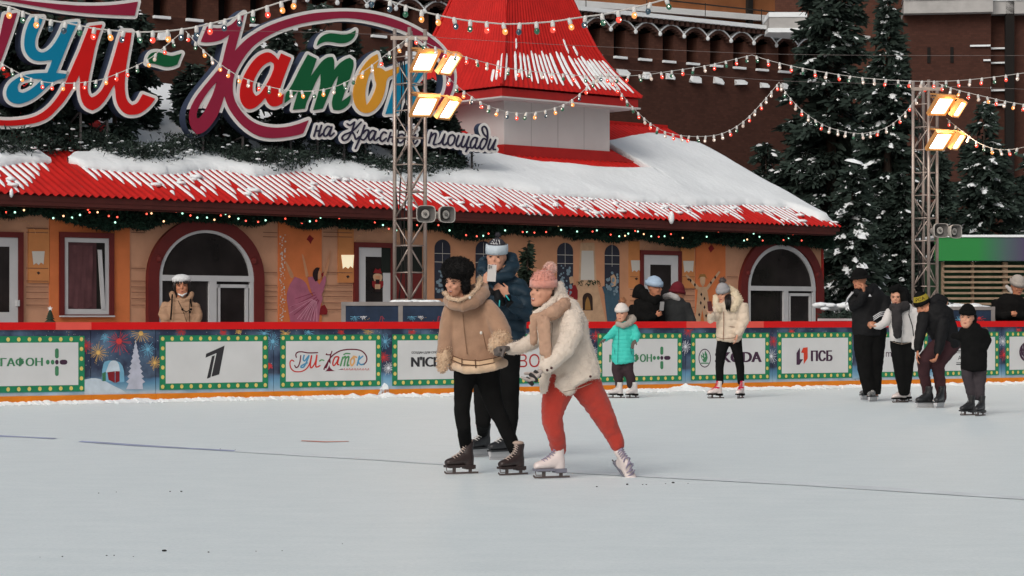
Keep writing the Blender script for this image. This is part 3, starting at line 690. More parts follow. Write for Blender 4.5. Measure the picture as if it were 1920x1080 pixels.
while u <= UE+.02:
    r = snow_rng(u)
    if r and r[1]-r[0] > .03:
        lo, hi = r; row = []
        for k in range(N+1):
            s_ = k/N; s_ = s_*s_*(3-2*s_)*.5+s_*.5; y = lo+(hi-lo)*s_
            row.append((u, y, SL*y+th(u, y, lo, hi)))
        row = [(u, lo+.02, SL*lo-.01)]+row+[(u, hi, SL*hi-.02)]
        o = len(m.v); m.v += row
        if prev is not None:
            K = len(row)
            for k in range(K-1): m.f.append((prev+k, o+k, o+k+1, prev+k+1)); m.m.append(0)
        prev = o
    else: prev = None
    u += du
# fingers of snow in the troughs
random.seed(12)
cover = [(-90, .85), (0, .9), (15, .85), (40, .7), (65, .5), (95, .45), (120, .35), (150, .2), (180, .3), (230, .25), (270, .5), (300, .75), (340, .85), (380, .9), (400, .9), (430, .9), (460, .95), (490, 1), (510, 1), (535, .8), (560, .9), (600, .9), (640, .95), (665, .6), (690, .9), (730, .95), (790, .9), (830, 1), (870, 1.05), (910, 1.05), (960, 1.1), (1010, 1.05), (1030, .6), (1060, 1.05), (1100, 1.1), (1140, 1.05), (1180, .95), (1230, 1.1), (1260, .8), (1290, .9), (1320, .35), (1350, .6), (1375, 1), (1400, .3), (1420, .2), (1440, 1.1), (1470, 1.1), (1500, .9), (1510, .3), (1530, .6), (1550, 1.1)]
k = int(U0/RP)
def finger(uc, ya, yb, wd):
    n = max(3, int((ya-yb)/.08)); v = []
    for i in range(n+1):
        y = ya+(yb-ya)*i/n; e = 1 if i < n else .25; e = e if i > 0 else 1; ww = wd*e*random.uniform(.75, 1.15); h = .05*(e if i < n-1 else e*.7)
        for dx, dz in ((-ww, -.01), (-ww*.55, h*.8), (ww*.55, h*.8), (ww, -.01)): v.append((uc+dx, y, SL*y-AMP*.6+dz))
    m.add(v, [(4*i+j, 4*i+4+j, 4*i+5+j, 4*i+1+j) for i in range(n) for j in range(3)]+[(4*n, 4*n+1, 4*n+2, 4*n+3)])
while k*RP < UE-.05:
    uc = (k+.5)*RP; k += 1
    ex = CX+F*DR.w(uc, 0, 0).x/DR.w(uc, 0, 0).y
    c = interp(cover, ex-25)+random.uniform(-.38, .14)
    r = snow_rng(uc)
    lo = r[0] if r else 1.55
    if not r and random.random() < .8: 
        continue
    if c > .12:
        yb = max(-.03, lo*(1-c)); 
        if random.random() < .25 and c < 1:          # broken finger
            g = lo*random.uniform(.25, .6); finger(uc, lo+.1, g+.12, .043); finger(uc, max(g-.1, yb+.1), yb, .04)
        else: finger(uc, lo+.12, yb, random.uniform(.036, .05))
    if c > .4 and random.random() < .45:
        yc = lo*random.uniform(max(0.05, 1-c), .95); m.ball((uc+random.uniform(0, RP), yc, SL*yc+.012), random.uniform(.05, .09), 7, 5, (random.uniform(.9, 1.6), random.uniform(.9, 2), .5))
# blob hanging over the eave
e = DR.hit(1258, 408, -.05); m.ball((e[0], -.06, e[1]), .09, 8, 6, (.7, .7, 1.5)); e = DR.hit(22, 362, -.05); m.ball((e[0], -.04, e[1]), .05, 6, 5, (.7, .7, 1.5))
tag(m.build('roof_snow', SNOW, pav, True), kind='stuff')
# ================================================================ ROOF SIGN
VS = 1.55
sgn = thing('roof_sign', 'huge multicoloured script sign standing on the snowy pavilion roof', 'sign', DR.w(DR.hit(400, 262, VS)[0], VS, DR.hit(400, 262, VS)[1]), DR.a)
SO = (DR.hit(400, 262, VS)[0], DR.hit(400, 262, VS)[1])
def sp(x, y): q = DR.hit(x, y, VS); return (q[0]-SO[0], q[1]-SO[1])
MAR = mat('sign_maroon', srgb(150, 32, 62), .45, 0, 0, .06, 2); CYA = mat('sign_cyan', srgb(0, 132, 170), .45, 0, 0, .05, 2); SRED = mat('sign_red', srgb(212, 20, 18), .45, 0, 0, .05, 2)
SGR = mat('sign_green', srgb(10, 92, 52), .45, 0, 0, .05, 2); SYE = mat('sign_yellow', srgb(228, 160, 48), .45, 0, 0, .05, 2); SWH = mat('sign_white', (.80, .79, .76), .5, 0, 0, .06, 3); SNV = mat('sign_navy_edge', srgb(52, 62, 84), .6); SNL = mat('sign_navy', srgb(44, 40, 62), .6)
def letter(polys, facem, border=6.3, strokes=None, depth=.20, step=.85, label=None, name='letter', ang=45):
    ps = [chaikin(p, 2, ang) for p in polys] if polys else []
    allp = [q for p in ps for q in p]+([q for s_, h in strokes for q in s_] if strokes else [])
    bd = border+4
    x0 = min(p[0] for p in allp)-bd; x1 = max(p[0] for p in allp)+bd; y0 = min(p[1] for p in allp)-bd; y1 = max(p[1] for p in allp)+bd
    xs = np.arange(x0, x1, step); ys = np.arange(y0, y1, step); X, Y = np.meshgrid(xs, ys)
    D = sdf_poly(ps, X, Y) if ps else np.full(X.shape, 1e9)
    if strokes: D = np.minimum(D, sdf_strokes(strokes, X, Y))
    back = [[sp(*p) for p in l] for l in contours(D.copy(), x0, y0, step, border)]
    faces = [[sp(*p) for p in l] for l in contours(D.copy(), x0, y0, step, 0)]
    me = loops_mesh(name, back, SWH, depth/2, depth/2+.012)
    # white front, navy sides
    me.materials.append(SNV)
    for p in me.polygons:
        if p.normal.y > -.9: p.material_index = 1
    o = link(name, me, sgn)
    if label: o['label'] = label
    link('letter_face', loops_mesh('letter_face', faces, facem, .006, .003), o)
    return o
Y1 = Zm(0, 0, 4.32, [(262, 140), (352, 140), (330, 200), (300, 270), (282, 330), (285, 385), (305, 415), (345, 430), (390, 410), (430, 370), (470, 310), (500, 250), (525, 192), (560, 183), (630, 178), (590, 260), (530, 400), (480, 530), (455, 590), (540, 600), (525, 634), (455, 650), (420, 670), (380, 705), (330, 755), (270, 800), (210, 830), (150, 845), (90, 830), (55, 790), (50, 740), (70, 690), (110, 650), (170, 615), (230, 600), (300, 592), (385, 590), (410, 530), (425, 485), (380, 492), (320, 497), (265, 485), (225, 450), (200, 400), (196, 330), (210, 250), (235, 180)])
Y1h = Zm(0, 0, 4.32, [(140, 712), (150, 675), (190, 648), (250, 638), (345, 640), (310, 675), (270, 710), (220, 742), (180, 755), (150, 742)])
G1 = Zm(0, 0, 4.32, [(40, 118), (140, 103), (105, 220), (60, 350), (10, 490), (-40, 600), (-120, 700), (-160, 640), (-60, 480), (0, 300), (20, 200)])
G2 = Zm(0, 0, 4.0, [(-140, -60), (0, -25), (150, 0), (300, 18), (480, 35), (650, 45), (850, 40), (1035, 12), (1010, 118), (850, 112), (650, 100), (450, 78), (300, 50), (150, 24), (0, 0), (-140, -20)])
Z2 = lambda p: Zm(110, 20, 4.696, p)
M1 = Z2([(270, 135), (385, 122), (350, 220), (320, 320), (300, 420), (280, 520), (262, 600), (252, 680), (262, 740), (290, 765), (340, 745), (390, 690), (425, 610), (445, 550), (480, 440), (510, 330), (540, 230), (560, 182), (645, 185), (632, 270), (615, 370), (595, 480), (585, 580), (580, 680), (590, 760), (610, 805), (645, 832), (690, 820), (720, 775), (740, 735), (850, 775), (820, 820), (770, 870), (710, 910), (640, 920), (580, 905), (530, 850), (505, 780), (500, 700), (494, 652), (470, 680), (440, 740), (400, 800), (350, 855), (300, 878), (240, 855), (205, 800), (190, 730), (188, 650), (190, 595), (182, 565), (160, 610), (130, 670), (80, 750), (40, 810), (0, 852)]) + \
     Zm(0, 0, 4.32, [(400, 950), (330, 985), (260, 1003), (150, 1018), (0, 1020), (-150, 1000), (-150, 950), (0, 975), (130, 975), (260, 955), (350, 910), (420, 850), (480, 770)]) + Z2([(40, 680), (80, 600), (120, 500), (180, 370), (230, 240)])
letter([Y1, Y1h], CYA, label='cyan letter of the roof sign')
letter([G1], MAR, label='maroon letter stem cut off at the left edge')
letter([G2], MAR, label='maroon crossbar at the top of the roof sign')
letter([M1], SRED, label='red letter with long swash of the roof sign')
letter([Z2([(780, 440), (790, 400), (820, 370), (860, 362), (910, 372), (960, 395), (1010, 400), (1085, 375), (1060, 430), (1045, 475), (1000, 492), (950, 498), (900, 485), (840, 465), (778, 462)])], SGR, label='green wavy dash of the roof sign')
Z3 = lambda p: Zm(330, 0, 3.857, p)
Z6 = lambda p: Zm(640, 0, 4.5, p)
K1 = Z3([(225, 190), (270, 203), (310, 205), (350, 200), (400, 180), (430, 150), (465, 115), (495, 95), (480, 160), (460, 240), (440, 310), (425, 370), (470, 320), (520, 275), (580, 235), (660, 190), (780, 145), (900, 112), (1000, 94), (1080, 87)]) + \
     Z6([(0, 95), (120, 97), (250, 112), (380, 140), (500, 180), (620, 235), (730, 300), (820, 370), (880, 440), (930, 530), (952, 620), (950, 700), (930, 780), (890, 850), (830, 910), (760, 950), (700, 975), (700, 940), (780, 900), (840, 840), (880, 770), (892, 690), (885, 610), (850, 520), (790, 440), (700, 365), (580, 280), (430, 225), (300, 190), (150, 160), (0, 150)]) + \
     Z3([(1080, 142), (950, 160), (830, 190), (720, 230), (620, 285), (540, 350), (480, 430), (440, 500), (415, 560), (408, 640), (420, 720), (460, 790), (520, 860), (600, 905), (700, 925), (800, 920), (880, 900), (960, 868), (920, 965), (850, 985), (740, 1000), (640, 998), (560, 970), (480, 910), (420, 840), (375, 770), (350, 690), (330, 760), (300, 840), (250, 910), (200, 960), (150, 972), (110, 930), (92, 860), (100, 790), (140, 710), (200, 630), (260, 560), (310, 500), (335, 460), (345, 420), (360, 350), (388, 248), (340, 285), (280, 303), (220, 308), (180, 303), (200, 250)])
K1h = Z3([(295, 592), (270, 680), (230, 760), (200, 820), (170, 855), (150, 855), (146, 820), (180, 740), (240, 650)])
letter([K1, K1h], MAR, step=1.0, label='maroon capital letter with oval swash of the roof sign')
Z4 = lambda p: Zm(430, 80, 7.2, p)
letter([Z4([(500, 125), (560, 135), (620, 180), (665, 235), (700, 145), (835, 205), (800, 300), (740, 450), (690, 600), (650, 740), (735, 690), (715, 820), (650, 860), (580, 865), (530, 830), (485, 740), (430, 810), (350, 880), (270, 905), (200, 870), (150, 780), (140, 660), (165, 530), (220, 400), (310, 260), (400, 170)]),
        Z4([(560, 255), (600, 280), (610, 330), (580, 420), (530, 520), (470, 620), (410, 700), (360, 718), (320, 680), (310, 600), (330, 500), (400, 370), (480, 285)])], SRED, label='small red letter inside the maroon oval')
Z5 = lambda p: Zm(530, 40, 5.4, p)
letter([Z5([(255, 335), (345, 380), (280, 565), (340, 480), (400, 400), (460, 360), (505, 360), (525, 400), (520, 495), (570, 430), (630, 385), (680, 368), (715, 395), (720, 450), (690, 560), (640, 680), (595, 815), (640, 780), (690, 745), (680, 830), (630, 880), (570, 905), (515, 895), (497, 840), (510, 760), (545, 650), (567, 545), (530, 590), (480, 700), (430, 830), (405, 885), (310, 900), (350, 770), (385, 640), (386, 525), (340, 600), (290, 720), (240, 820), (225, 885), (105, 895), (130, 800), (165, 690), (110, 760), (20, 830), (35, 720), (60, 700), (110, 620), (170, 490), (220, 400)])], SGR, border=5.9, label='green letter inside the maroon oval')
letter([Z5([(345, 250), (360, 195), (400, 145), (460, 120), (520, 122), (600, 133), (670, 130), (740, 90), (735, 140), (710, 180), (660, 215), (600, 225), (540, 218), (480, 205), (420, 208), (370, 230)])], SGR, border=5.9, label='green wave above the green letter')
letter([Z5([(960, 330), (900, 360), (840, 420), (780, 510), (740, 600), (715, 680), (712, 770), (735, 850), (780, 910), (840, 932), (900, 920), (960, 870), (1010, 790), (1040, 690), (1050, 600), (1070, 565), (1115, 545), (1180, 520), (1180, 455), (1115, 482), (1040, 507), (1000, 472), (950, 470), (975, 400)]),
        Z5([(920, 480), (880, 530), (850, 620), (835, 720), (840, 800), (850, 850), (890, 800), (930, 720), (955, 640), (935, 590), (930, 540)])], SYE, label='yellow letter inside the maroon oval')
letter([[(723, 214), (738, 165), (750, 124), (765, 119), (764, 150), (785, 124), (800, 130), (776, 162), (790, 190), (812, 196), (806, 212), (785, 214), (766, 190), (756, 182), (747, 212)]], CYA, border=5.9, label='blue letter behind the lighting mast')
Z7 = lambda p: Zm(575, 210, 5.19, p)
WORDS = [
 ('navy script word before the capital on the lower line', [[(100, 135), (72, 235)], [(85, 187), (130, 180)], [(145, 130), (118, 225), (130, 235), (155, 210)], [(240, 150), (205, 140), (175, 175), (165, 215), (180, 235), (205, 220), (240, 160)], [(245, 145), (225, 215), (235, 235), (268, 205)]]),
 ('navy script word of the lower line crossing the lighting mast', [[(395, 115), (425, 128), (468, 98)], [(468, 98), (440, 190), (400, 260), (360, 275), (345, 250), (370, 220), (430, 195), (470, 165), (530, 98)], [(440, 190), (465, 225), (480, 265), (515, 240)],
  [(565, 130), (530, 230), (475, 355)], [(545, 210), (580, 175), (605, 185), (590, 230), (560, 270), (535, 265)], [(670, 190), (640, 180), (610, 215), (605, 255), (620, 275), (650, 240), (672, 195)], [(675, 190), (655, 255), (670, 275), (700, 250)],
  [(775, 205), (750, 195), (722, 230), (717, 270), (740, 285), (775, 255)], [(820, 200), (790, 285)], [(805, 245), (850, 240)], [(865, 200), (835, 285), (860, 280)], [(930, 215), (900, 225), (885, 270), (905, 300), (940, 280), (950, 235), (930, 215)],
  [(1010, 215), (985, 290), (1010, 300), (1050, 230)], [(1060, 220), (1035, 295), (1055, 310), (1080, 280)], [(1030, 170), (1050, 182), (1075, 162)]]),
 ('last navy script word of the lower line in front of the turret', [[(1215, 200), (1190, 300)], [(1200, 250), (1240, 210), (1260, 220), (1235, 310), (1260, 315)], [(1280, 310), (1310, 290), (1345, 215)], [(1345, 215), (1325, 300), (1345, 320), (1370, 295)],
  [(1420, 220), (1390, 235), (1375, 290), (1395, 325), (1430, 300), (1445, 245), (1420, 220)], [(1480, 230), (1455, 310), (1475, 335), (1510, 290), (1530, 235)], [(1530, 235), (1505, 320), (1530, 340), (1560, 290), (1580, 240)], [(1580, 240), (1555, 335), (1580, 345)], [(1575, 345), (1550, 385), (1568, 350)],
  [(1660, 255), (1630, 250), (1600, 290), (1595, 335), (1615, 350), (1650, 300), (1662, 258)], [(1662, 255), (1640, 335), (1660, 355), (1690, 320)], [(1750, 270), (1720, 260), (1690, 310), (1690, 350), (1710, 360), (1745, 310), (1762, 240), (1755, 170), (1730, 140), (1708, 160), (1722, 210), (1762, 250)],
  [(1790, 265), (1765, 350), (1785, 365), (1815, 320), (1840, 270)], [(1840, 270), (1815, 355), (1838, 365)]])]
for lab, ws in WORDS: letter(None, SNL, border=5.0, strokes=[(Z7(s_), 1.55) for s_ in ws], depth=.14, step=.6, label=lab, name='script_word')
# steel legs from the sign down to the roof
IR = mat('sign_steel', (.10, .09, .09), .6)
for x, y in ((40, 225), (165, 205), (215, 225), (395, 240), (470, 255), (560, 255), (610, 225), (700, 225), (660, 262), (840, 275), (900, 278)):
    a = sp(x, y); g = (VS+.22)*SL-SO[1]; m = MB(); m.tube([(a[0], .25, max(a[1], g+.1)), (a[0], .25, g)], .025, 5); m.tube([(a[0], .25, max(a[1], g+.1)), (a[0], 1.0, g+.35)], .02, 5); m.build('leg', IR, sgn)
# ================================================================ TREES
NEED = mat('needles_dark', (.027, .044, .035), .85, 0, 0, .45, 3); NEED2 = mat('needles_green', (.022, .038, .024), .85, 0, 0, .4, 3); BARK = mat('bark', (.045, .032, .025), .95, .4, 15, .3, 6)
def fast_mesh(name, V, Fc, mt, k=3):
    me = bpy.data.meshes.new(name); V = np.asarray(V, np.float32); Fc = np.asarray(Fc, np.int32)
    me.vertices.add(len(V)); me.vertices.foreach_set('co', V.ravel()); me.loops.add(Fc.size); me.loops.foreach_set('vertex_index', Fc.ravel())
    me.polygons.add(len(Fc)); me.polygons.foreach_set('loop_start', np.arange(0, Fc.size, k, dtype=np.int32)); me.polygons.foreach_set('loop_total', np.full(len(Fc), k, np.int32))
    me.materials.append(mt); me.update(calc_edges=True); me.validate(); return me
def unit(v): return v/(np.linalg.norm(v, axis=-1, keepdims=True)+1e-9)
def conifer(name, label, loc, h, r, seed=0, n=7000, snow=300, spray=.16, needle=None, low=.06, group=None, snow_size=.16, pw_=1.0, droop=.25, whorl=.22, cat='tree'):
    rng = np.random.default_rng(seed); t = thing(name, label, cat, loc, rng.uniform(0, 6), group)
    m = MB(); m.tube([(0, 0, 0), (0, 0, h*.5), (0, 0, h*.97)], [max(.03, h*.018), h*.011, .01], 7); m.build('trunk', BARK, t)
    # limbs
    nb = int(h/whorl*6); zb = low*h+(1-low)*h*rng.random(nb)**1.1; az = rng.uniform(0, 2*PI, nb)
    prof = (1-(zb/h-low)/(1-low)); L = r*np.clip(prof, 0.02, 1)**pw_*rng.uniform(.72, 1.12, nb)
    m = MB()
    for i in range(0, nb, 2):
        d = np.array([math.cos(az[i]), math.sin(az[i]), 0]); p = np.array([0, 0, zb[i]])
        m.tube([p, p+d*L[i]*.55+np.array([0, 0, -.05*L[i]]), p+d*L[i]*.93+np.array([0, 0, -droop*L[i]])], [.02+.01*L[i], .012, .004], 3, False)
    tag(m.build('limbs', BARK, t), kind='stuff')
    w = L/L.sum(); bi = rng.choice(nb, n, p=w); s = rng.random(n)**.65
    D = np.stack([np.cos(az[bi]), np.sin(az[bi]), np.zeros(n)], 1); S = np.stack([-np.sin(az[bi]), np.cos(az[bi]), np.zeros(n)], 1)
    wid = .32*L[bi]*(1-s*.75)+.03
    lat = rng.uniform(-1, 1, n)
    C = D*(s*L[bi])[:, None]+S*(lat*wid)[:, None]; C[:, 2] += zb[bi]-droop*L[bi]*s**1.6-.1*np.abs(lat)*wid+rng.normal(0, .035, n)
    dirn = unit(D*.8+S*(lat*.9)[:, None]+rng.normal(0, .35, (n, 3))+np.array([0, 0, -.35])); side = unit(np.cross(dirn, rng.normal(0, 1, (n, 3))))
    ln = spray*rng.uniform(.6, 1.4, n)[:, None]; wd = ln*rng.uniform(.16, .3, n)[:, None]
    V = np.stack([C-side*wd, C+side*wd, C+dirn*ln+side*wd*.3, C+dirn*ln-side*wd*.3], 1).reshape(-1, 3)
    o = link('crown', fast_mesh('crown', V, np.arange(4*n).reshape(-1, 4), needle or NEED, 4), t)
    if snow:
        snow = int(snow*4.6); bi = rng.choice(nb, snow, p=w); s = rng.uniform(.45, 1.0, snow); lat = rng.uniform(-.7, .7, snow)
        D = np.stack([np.cos(az[bi]), np.sin(az[bi]), np.zeros(snow)], 1); S = np.stack([-np.sin(az[bi]), np.cos(az[bi]), np.zeros(snow)], 1)
        C = D*(s*L[bi])[:, None]+S*(lat*.3*L[bi]*(1-s*.6))[:, None]; C[:, 2] += zb[bi]-droop*L[bi]*s**1.6+.03
        vs = []; fs = []
        a = rng.random(snow)**4*snow_size*.75+snow_size*.09
        for i in range(snow):
            o_ = len(vs); R1 = min(a[i]*rng.uniform(1.0, 1.9), snow_size*1.0); R2 = a[i]*rng.uniform(.5, .9); ds = D[i]; sd_ = S[i]; K = 5
            ph = rng.uniform(0, 6); q = rng.uniform(.65, 1.25, K)
            for ring, zz in ((1.0, -.25), (.72, .22)):
                for k in range(K):
                    an = ph+2*PI*k/K; vs.append(C[i]+ds*R1*q[k]*ring*math.cos(an)+sd_*R2*q[k]*ring*math.sin(an)+np.array([0, 0, zz*R2-droop*.6*R1*q[k]*ring*math.cos(an)]))
            vs.append(C[i]+np.array([0, 0, .45*R2]))
            for k in range(K):
                k2 = (k+1) % K; fs += [(o_+k, o_+k2, o_+K+k2), (o_+k, o_+K+k2, o_+K+k), (o_+K+k, o_+K+k2, o_+2*K)]
        me = fast_mesh('branch_snow', vs, fs, SNOW); me.polygons.foreach_set('use_smooth', [True]*len(me.polygons)); tag(link('branch_snow', me, t), kind='stuff')
    return t
def at_ground(px, d, z=.2): return Vector(((px-CX)*d/F, d, z))
def tall(px, d, ytop, rpx, **k):
    h = CH+(HY-ytop)*d/F-.2
    return h, rpx*d/F
# spruces beside the pavilion on the right
SPR = [
 (1558, 66, -190, 150, 'tallest spruce whose top leaves the frame, behind the right end of the pavilion roof', dict(n=34000, snow=900, spray=.26, snow_size=.20, droop=.35, low=.02, pw_=.7)),
 (1664, 61, -20, 105, 'tall snowy spruce rising left of the right lighting mast', dict(n=26000, snow=1100, spray=.24, snow_size=.22, droop=.38, low=.02, pw_=.7)),
 (1845, 60, 192, 128, 'snow flecked spruce behind the green kiosk roof', dict(n=26000, snow=760, spray=.22, snow_size=.20, droop=.35, low=.02, pw_=.75)),
 (1436, 68, 268, 75, 'small snowy spruce peeping over the right slope of the pavilion roof', dict(n=12000, snow=520, spray=.2, snow_size=.19, droop=.3, pw_=.35)),
 (1508, 67, 258, 95, 'dark little spruce left of the tallest spruce', dict(n=12000, snow=300, spray=.2, snow_size=.16, droop=.3, pw_=.4)),
 (1598, 55, 300, 105, 'broad spruce with heavy snow pads beside the pavilion corner', dict(n=19000, snow=650, spray=.24, snow_size=.28, droop=.42, low=.03, pw_=.75)),
 (1762, 58, 275, 100, 'dark spruce showing through the right lighting mast', dict(n=17000, snow=260, spray=.22, snow_size=.17, droop=.35, low=.02)),
 (1925, 62, 290, 110, 'spruce cut off by the right edge of the frame', dict(n=9000, snow=220, spray=.22, snow_size=.19, droop=.35, low=.02)),
 (1690, 60, 330, 90, 'dark spruce low behind the woman in white and the bending man', dict(n=14000, snow=300, spray=.22, snow_size=.18, droop=.3, low=.02, pw_=.7)),
]
for i, (px, d, yt, rp, lab, kw_) in enumerate(SPR):
    h, r = tall(px, d, yt, rp); conifer('spruce_tree', lab, at_ground(px, d), h, r, seed=20+i, group='snowy spruces right of the pavilion', **kw_)
# clipped dark hedge with snow at its top
hg = thing('hedge', 'low dark snow topped hedge beyond the boards right of the pavilion', 'hedge', at_ground(1600, 44))
rng = np.random.default_rng(5); n = 7000; C = np.stack([rng.uniform(-.6, 2.6, n), rng.uniform(0, .8, n), rng.uniform(0, 1.15, n)], 1); C[:, 2] += .1*np.sin(C[:, 0]*4)
dn = unit(rng.normal(0, 1, (n, 3))); sn = unit(np.cross(dn, rng.normal(0, 1, (n, 3)))); V = np.stack([C-sn*.02, C+sn*.02, C+dn*.12], 1).reshape(-1, 3)
tag(link('greenery', fast_mesh('greenery', V, np.arange(3*n).reshape(-1, 3), NEED), hg), kind='stuff')
m = MB()
for i in range(60): m.ball((rng.uniform(-.6, 2.6), rng.uniform(-.02, .8), 1.15+.1*rng.random()), rng.uniform(.06, .16), 7, 5, (1.5, 1, .5))
tag(m.build('hedge_snow', SNOW, hg, True), kind='stuff')
# dark conifers standing on the roof behind the sign
RT = [(-25, 2.3, 0, 40), (30, 2.9, -10, 48), (85, 2.2, 10, 42), (140, 2.8, 5, 40), (215, 2.4, -10, 46), (262, 3.2, 20, 34), (358, 3.3, 122, 46), (418, 2.3, 60, 40), (470, 2.9, 75, 42), (525, 2.4, 40, 42), (598, 3.0, 6, 52), (655, 2.4, 60, 40), (710, 2.9, 95, 38), (765, 2.3, 120, 40), (812, 2.6, 150, 34), (838, 2.1, 215, 30)]
for i, (px, v, yt, rp) in enumerate(RT):
    yb = DR.hit(px, 280, v)[1]; u = DR.hit(px, 280, v)[0]; base = DR.w(u, v, SL*v); s_ = F/base.y; h = (base.z-(CH+(HY-yt)/s_))*-1
    conifer('roof_conifer', ['snow dusted dark conifer on the pavilion roof, %s from the left end of the sign' % x for x in ['first', 'second', 'third', 'fourth', 'fifth', 'sixth', 'eighth', 'ninth', 'tenth', 'eleventh', 'twelfth', 'thirteenth', 'fourteenth', 'fifteenth', 'sixteenth', 'seventeenth']][i],
            base, h, rp/s_*1.05, seed=60+i, n=int(1500+h*1900), snow=int(40+h*60), spray=.13, snow_size=.10, group='conifers on the roof behind the sign', low=.0, pw_=.42, droop=.1, whorl=.2)
# low pine brush along the foot of the sign
RB = [(u_, 1.75+.25*math.sin(u_*3)) for u_ in np.arange(-15, 850, 27)]
bt = thing('pine_brush', 'low dark pine boughs flecked with snow along the foot of the roof sign', 'greenery', DR.w(DR.hit(0, 290, 1.8)[0], 1.8, SL*1.8), DR.a)
rng = np.random.default_rng(8); b0 = DR.hit(0, 290, 1.8); V = []; q = MB()
for px, v in RB:
    u = DR.hit(px, 285, v)[0]-b0[0]; n = 520; hh = rng.uniform(.28, .5)
    C = np.stack([u+rng.normal(0, .20, n), v-1.8+rng.normal(0, .12, n), SL*(v-1.8)+rng.random(n)*hh-.03], 1)
    dn = unit(rng.normal(0, 1, (n, 3))+np.array([0, -.3, .2])); sn = unit(np.cross(dn, rng.normal(0, 1, (n, 3))))
    ln = rng.uniform(.05, .12, n)[:, None]; V.append(np.stack([C-sn*.016, C+sn*.014, C+dn*ln], 1).reshape(-1, 3))
    for k in range(7): q.ball((u+rng.normal(0, .2), v-1.85+rng.normal(0, .1), SL*(v-1.8)+rng.random()*hh), rng.uniform(.015, .045), 6, 4, (1.6, 1, .5))
V = np.concatenate(V); tag(link('greenery', fast_mesh('greenery', V, np.arange(len(V)).reshape(-1, 3), NEED), bt), kind='stuff'); tag(q.build('bough_snow', SNOW, bt, True), kind='stuff')
# small spruce against the pavilion wall
h, r = tall(989, 38.2, 452, 27); conifer('spruce_tree', 'slim green fir without snow in front of the painted hall scene', at_ground(989, 38.2), h, r*1.15, seed=99, n=6500, snow=10, spray=.10, needle=NEED2, snow_size=.05, pw_=.8, droop=-.35, whorl=.16)
# tiny star topped tree on the boards, left
tt = thing('small_christmas_tree', 'tiny dark green christmas tree with a white star on top, left of the tilted window', 'christmas tree', P(94, 604, 35.2))
m = MB()
for z0, rr in ((0, .09), (.045, .075), (.085, .06), (.12, .045)): m.tube([(0, 0, z0), (0, 0, z0+.075)], [rr, .012], 10)
m.build('greenery', NEED2, tt); m = MB(); pts = [((.045 if k % 2 == 0 else .019)*math.sin(PI*k/5), .215+(.045 if k % 2 == 0 else .019)*math.cos(PI*k/5)) for k in range(10)]
m.slab(pts, -.008, .008); m.build('star', WHITE, tt)
# ================================================================ RINK BOARDS
bar = thing('rink_barrier', 'long rink barrier with red top rail, advertising panels and orange kick strip', 'barrier', BF.o, BF.a)
BR1 = mat('rail_red', srgb(205, 14, 16), .4, 0, 0, .05, 3); BR2 = mat('rail_faded_red', srgb(222, 84, 72), .45, 0, 0, .05, 3); KO = mat('kick_orange', srgb(214, 122, 24), .6, 0, 0, .12, 4)
PW = mat('panel_white', (.60, .60, .60), .55, 0, 0, .05, 2); PG = mat('panel_green', srgb(30, 122, 84), .55, 0, 0, .15, 6); PY = mat('printed_bulb', srgb(212, 190, 104), .6, 0, 0, .1, 20)
def night_mat():
    m = bpy.data.materials.new('night_print'); MATS['night_print'] = m; m.use_nodes = True; n = m.node_tree; b = n.nodes['Principled BSDF']
    tc = n.nodes.new('ShaderNodeTexCoord'); sx = n.nodes.new('ShaderNodeSeparateXYZ'); n.links.new(tc.outputs['Object'], sx.inputs[0])
    no = n.nodes.new('ShaderNodeTexNoise'); no.inputs['Scale'].default_value = 3.0; no.inputs['Detail'].default_value = 5; n.links.new(tc.outputs['Object'], no.inputs['Vector'])
    ma = n.nodes.new('ShaderNodeMath'); ma.operation = 'MULTIPLY_ADD'; ma.inputs[1].default_value = .14; n.links.new(no.outputs['Fac'], ma.inputs[0]); n.links.new(sx.outputs['Z'], ma.inputs[2])
    r = n.nodes.new('ShaderNodeValToRGB'); e = r.color_ramp.elements; e[0].position = .16; e[0].color = (*srgb(190, 196, 202), 1); e[1].position = 1.0; e[1].color = (*srgb(34, 44, 72), 1)
    for p, c in ((.24, srgb(124, 156, 176)), (.33, srgb(86, 132, 160)), (.40, srgb(64, 100, 132)), (.44, srgb(38, 40, 62)), (.7, srgb(30, 42, 70))):
        x = e.new(p); x.color = (*c, 1)
    n.links.new(ma.outputs[0], r.inputs[0])
    n2 = n.nodes.new('ShaderNodeTexNoise'); n2.inputs['Scale'].default_value = 2.2; n2.inputs['Detail'].default_value = 4; n.links.new(tc.outputs['Object'], n2.inputs['Vector'])
    r2 = n.nodes.new('ShaderNodeValToRGB'); r2.color_ramp.elements[0].position = .45; r2.color_ramp.elements[0].color = (0, 0, 0, 1); r2.color_ramp.elements[1].position = .75; r2.color_ramp.elements[1].color = (.10, .17, .24, 1)
    n.links.new(n2.outputs['Fac'], r2.inputs[0]); mx = n.nodes.new('ShaderNodeMix'); mx.data_type = 'RGBA'; mx.blend_type = 'ADD'; mx.inputs['Factor'].default_value = 1
    n.links.new(r.outputs[0], mx.inputs['A']); n.links.new(r2.outputs[0], mx.inputs['B']); n.links.new(mx.outputs['Result'], b.inputs['Base Color']); b.inputs['Roughness'].default_value = .5
    return m
NIGHT = night_mat()
def bx(px, py=660): return BF.hit(px, py, 0)[0]
def bz(px, py): return BF.hit(px, py, 0)[1]
joints = [-130, 170, 292, 513, 718, 788, 925, 1112, 1285, 1448, 1604, 1745, 1878, 2050]
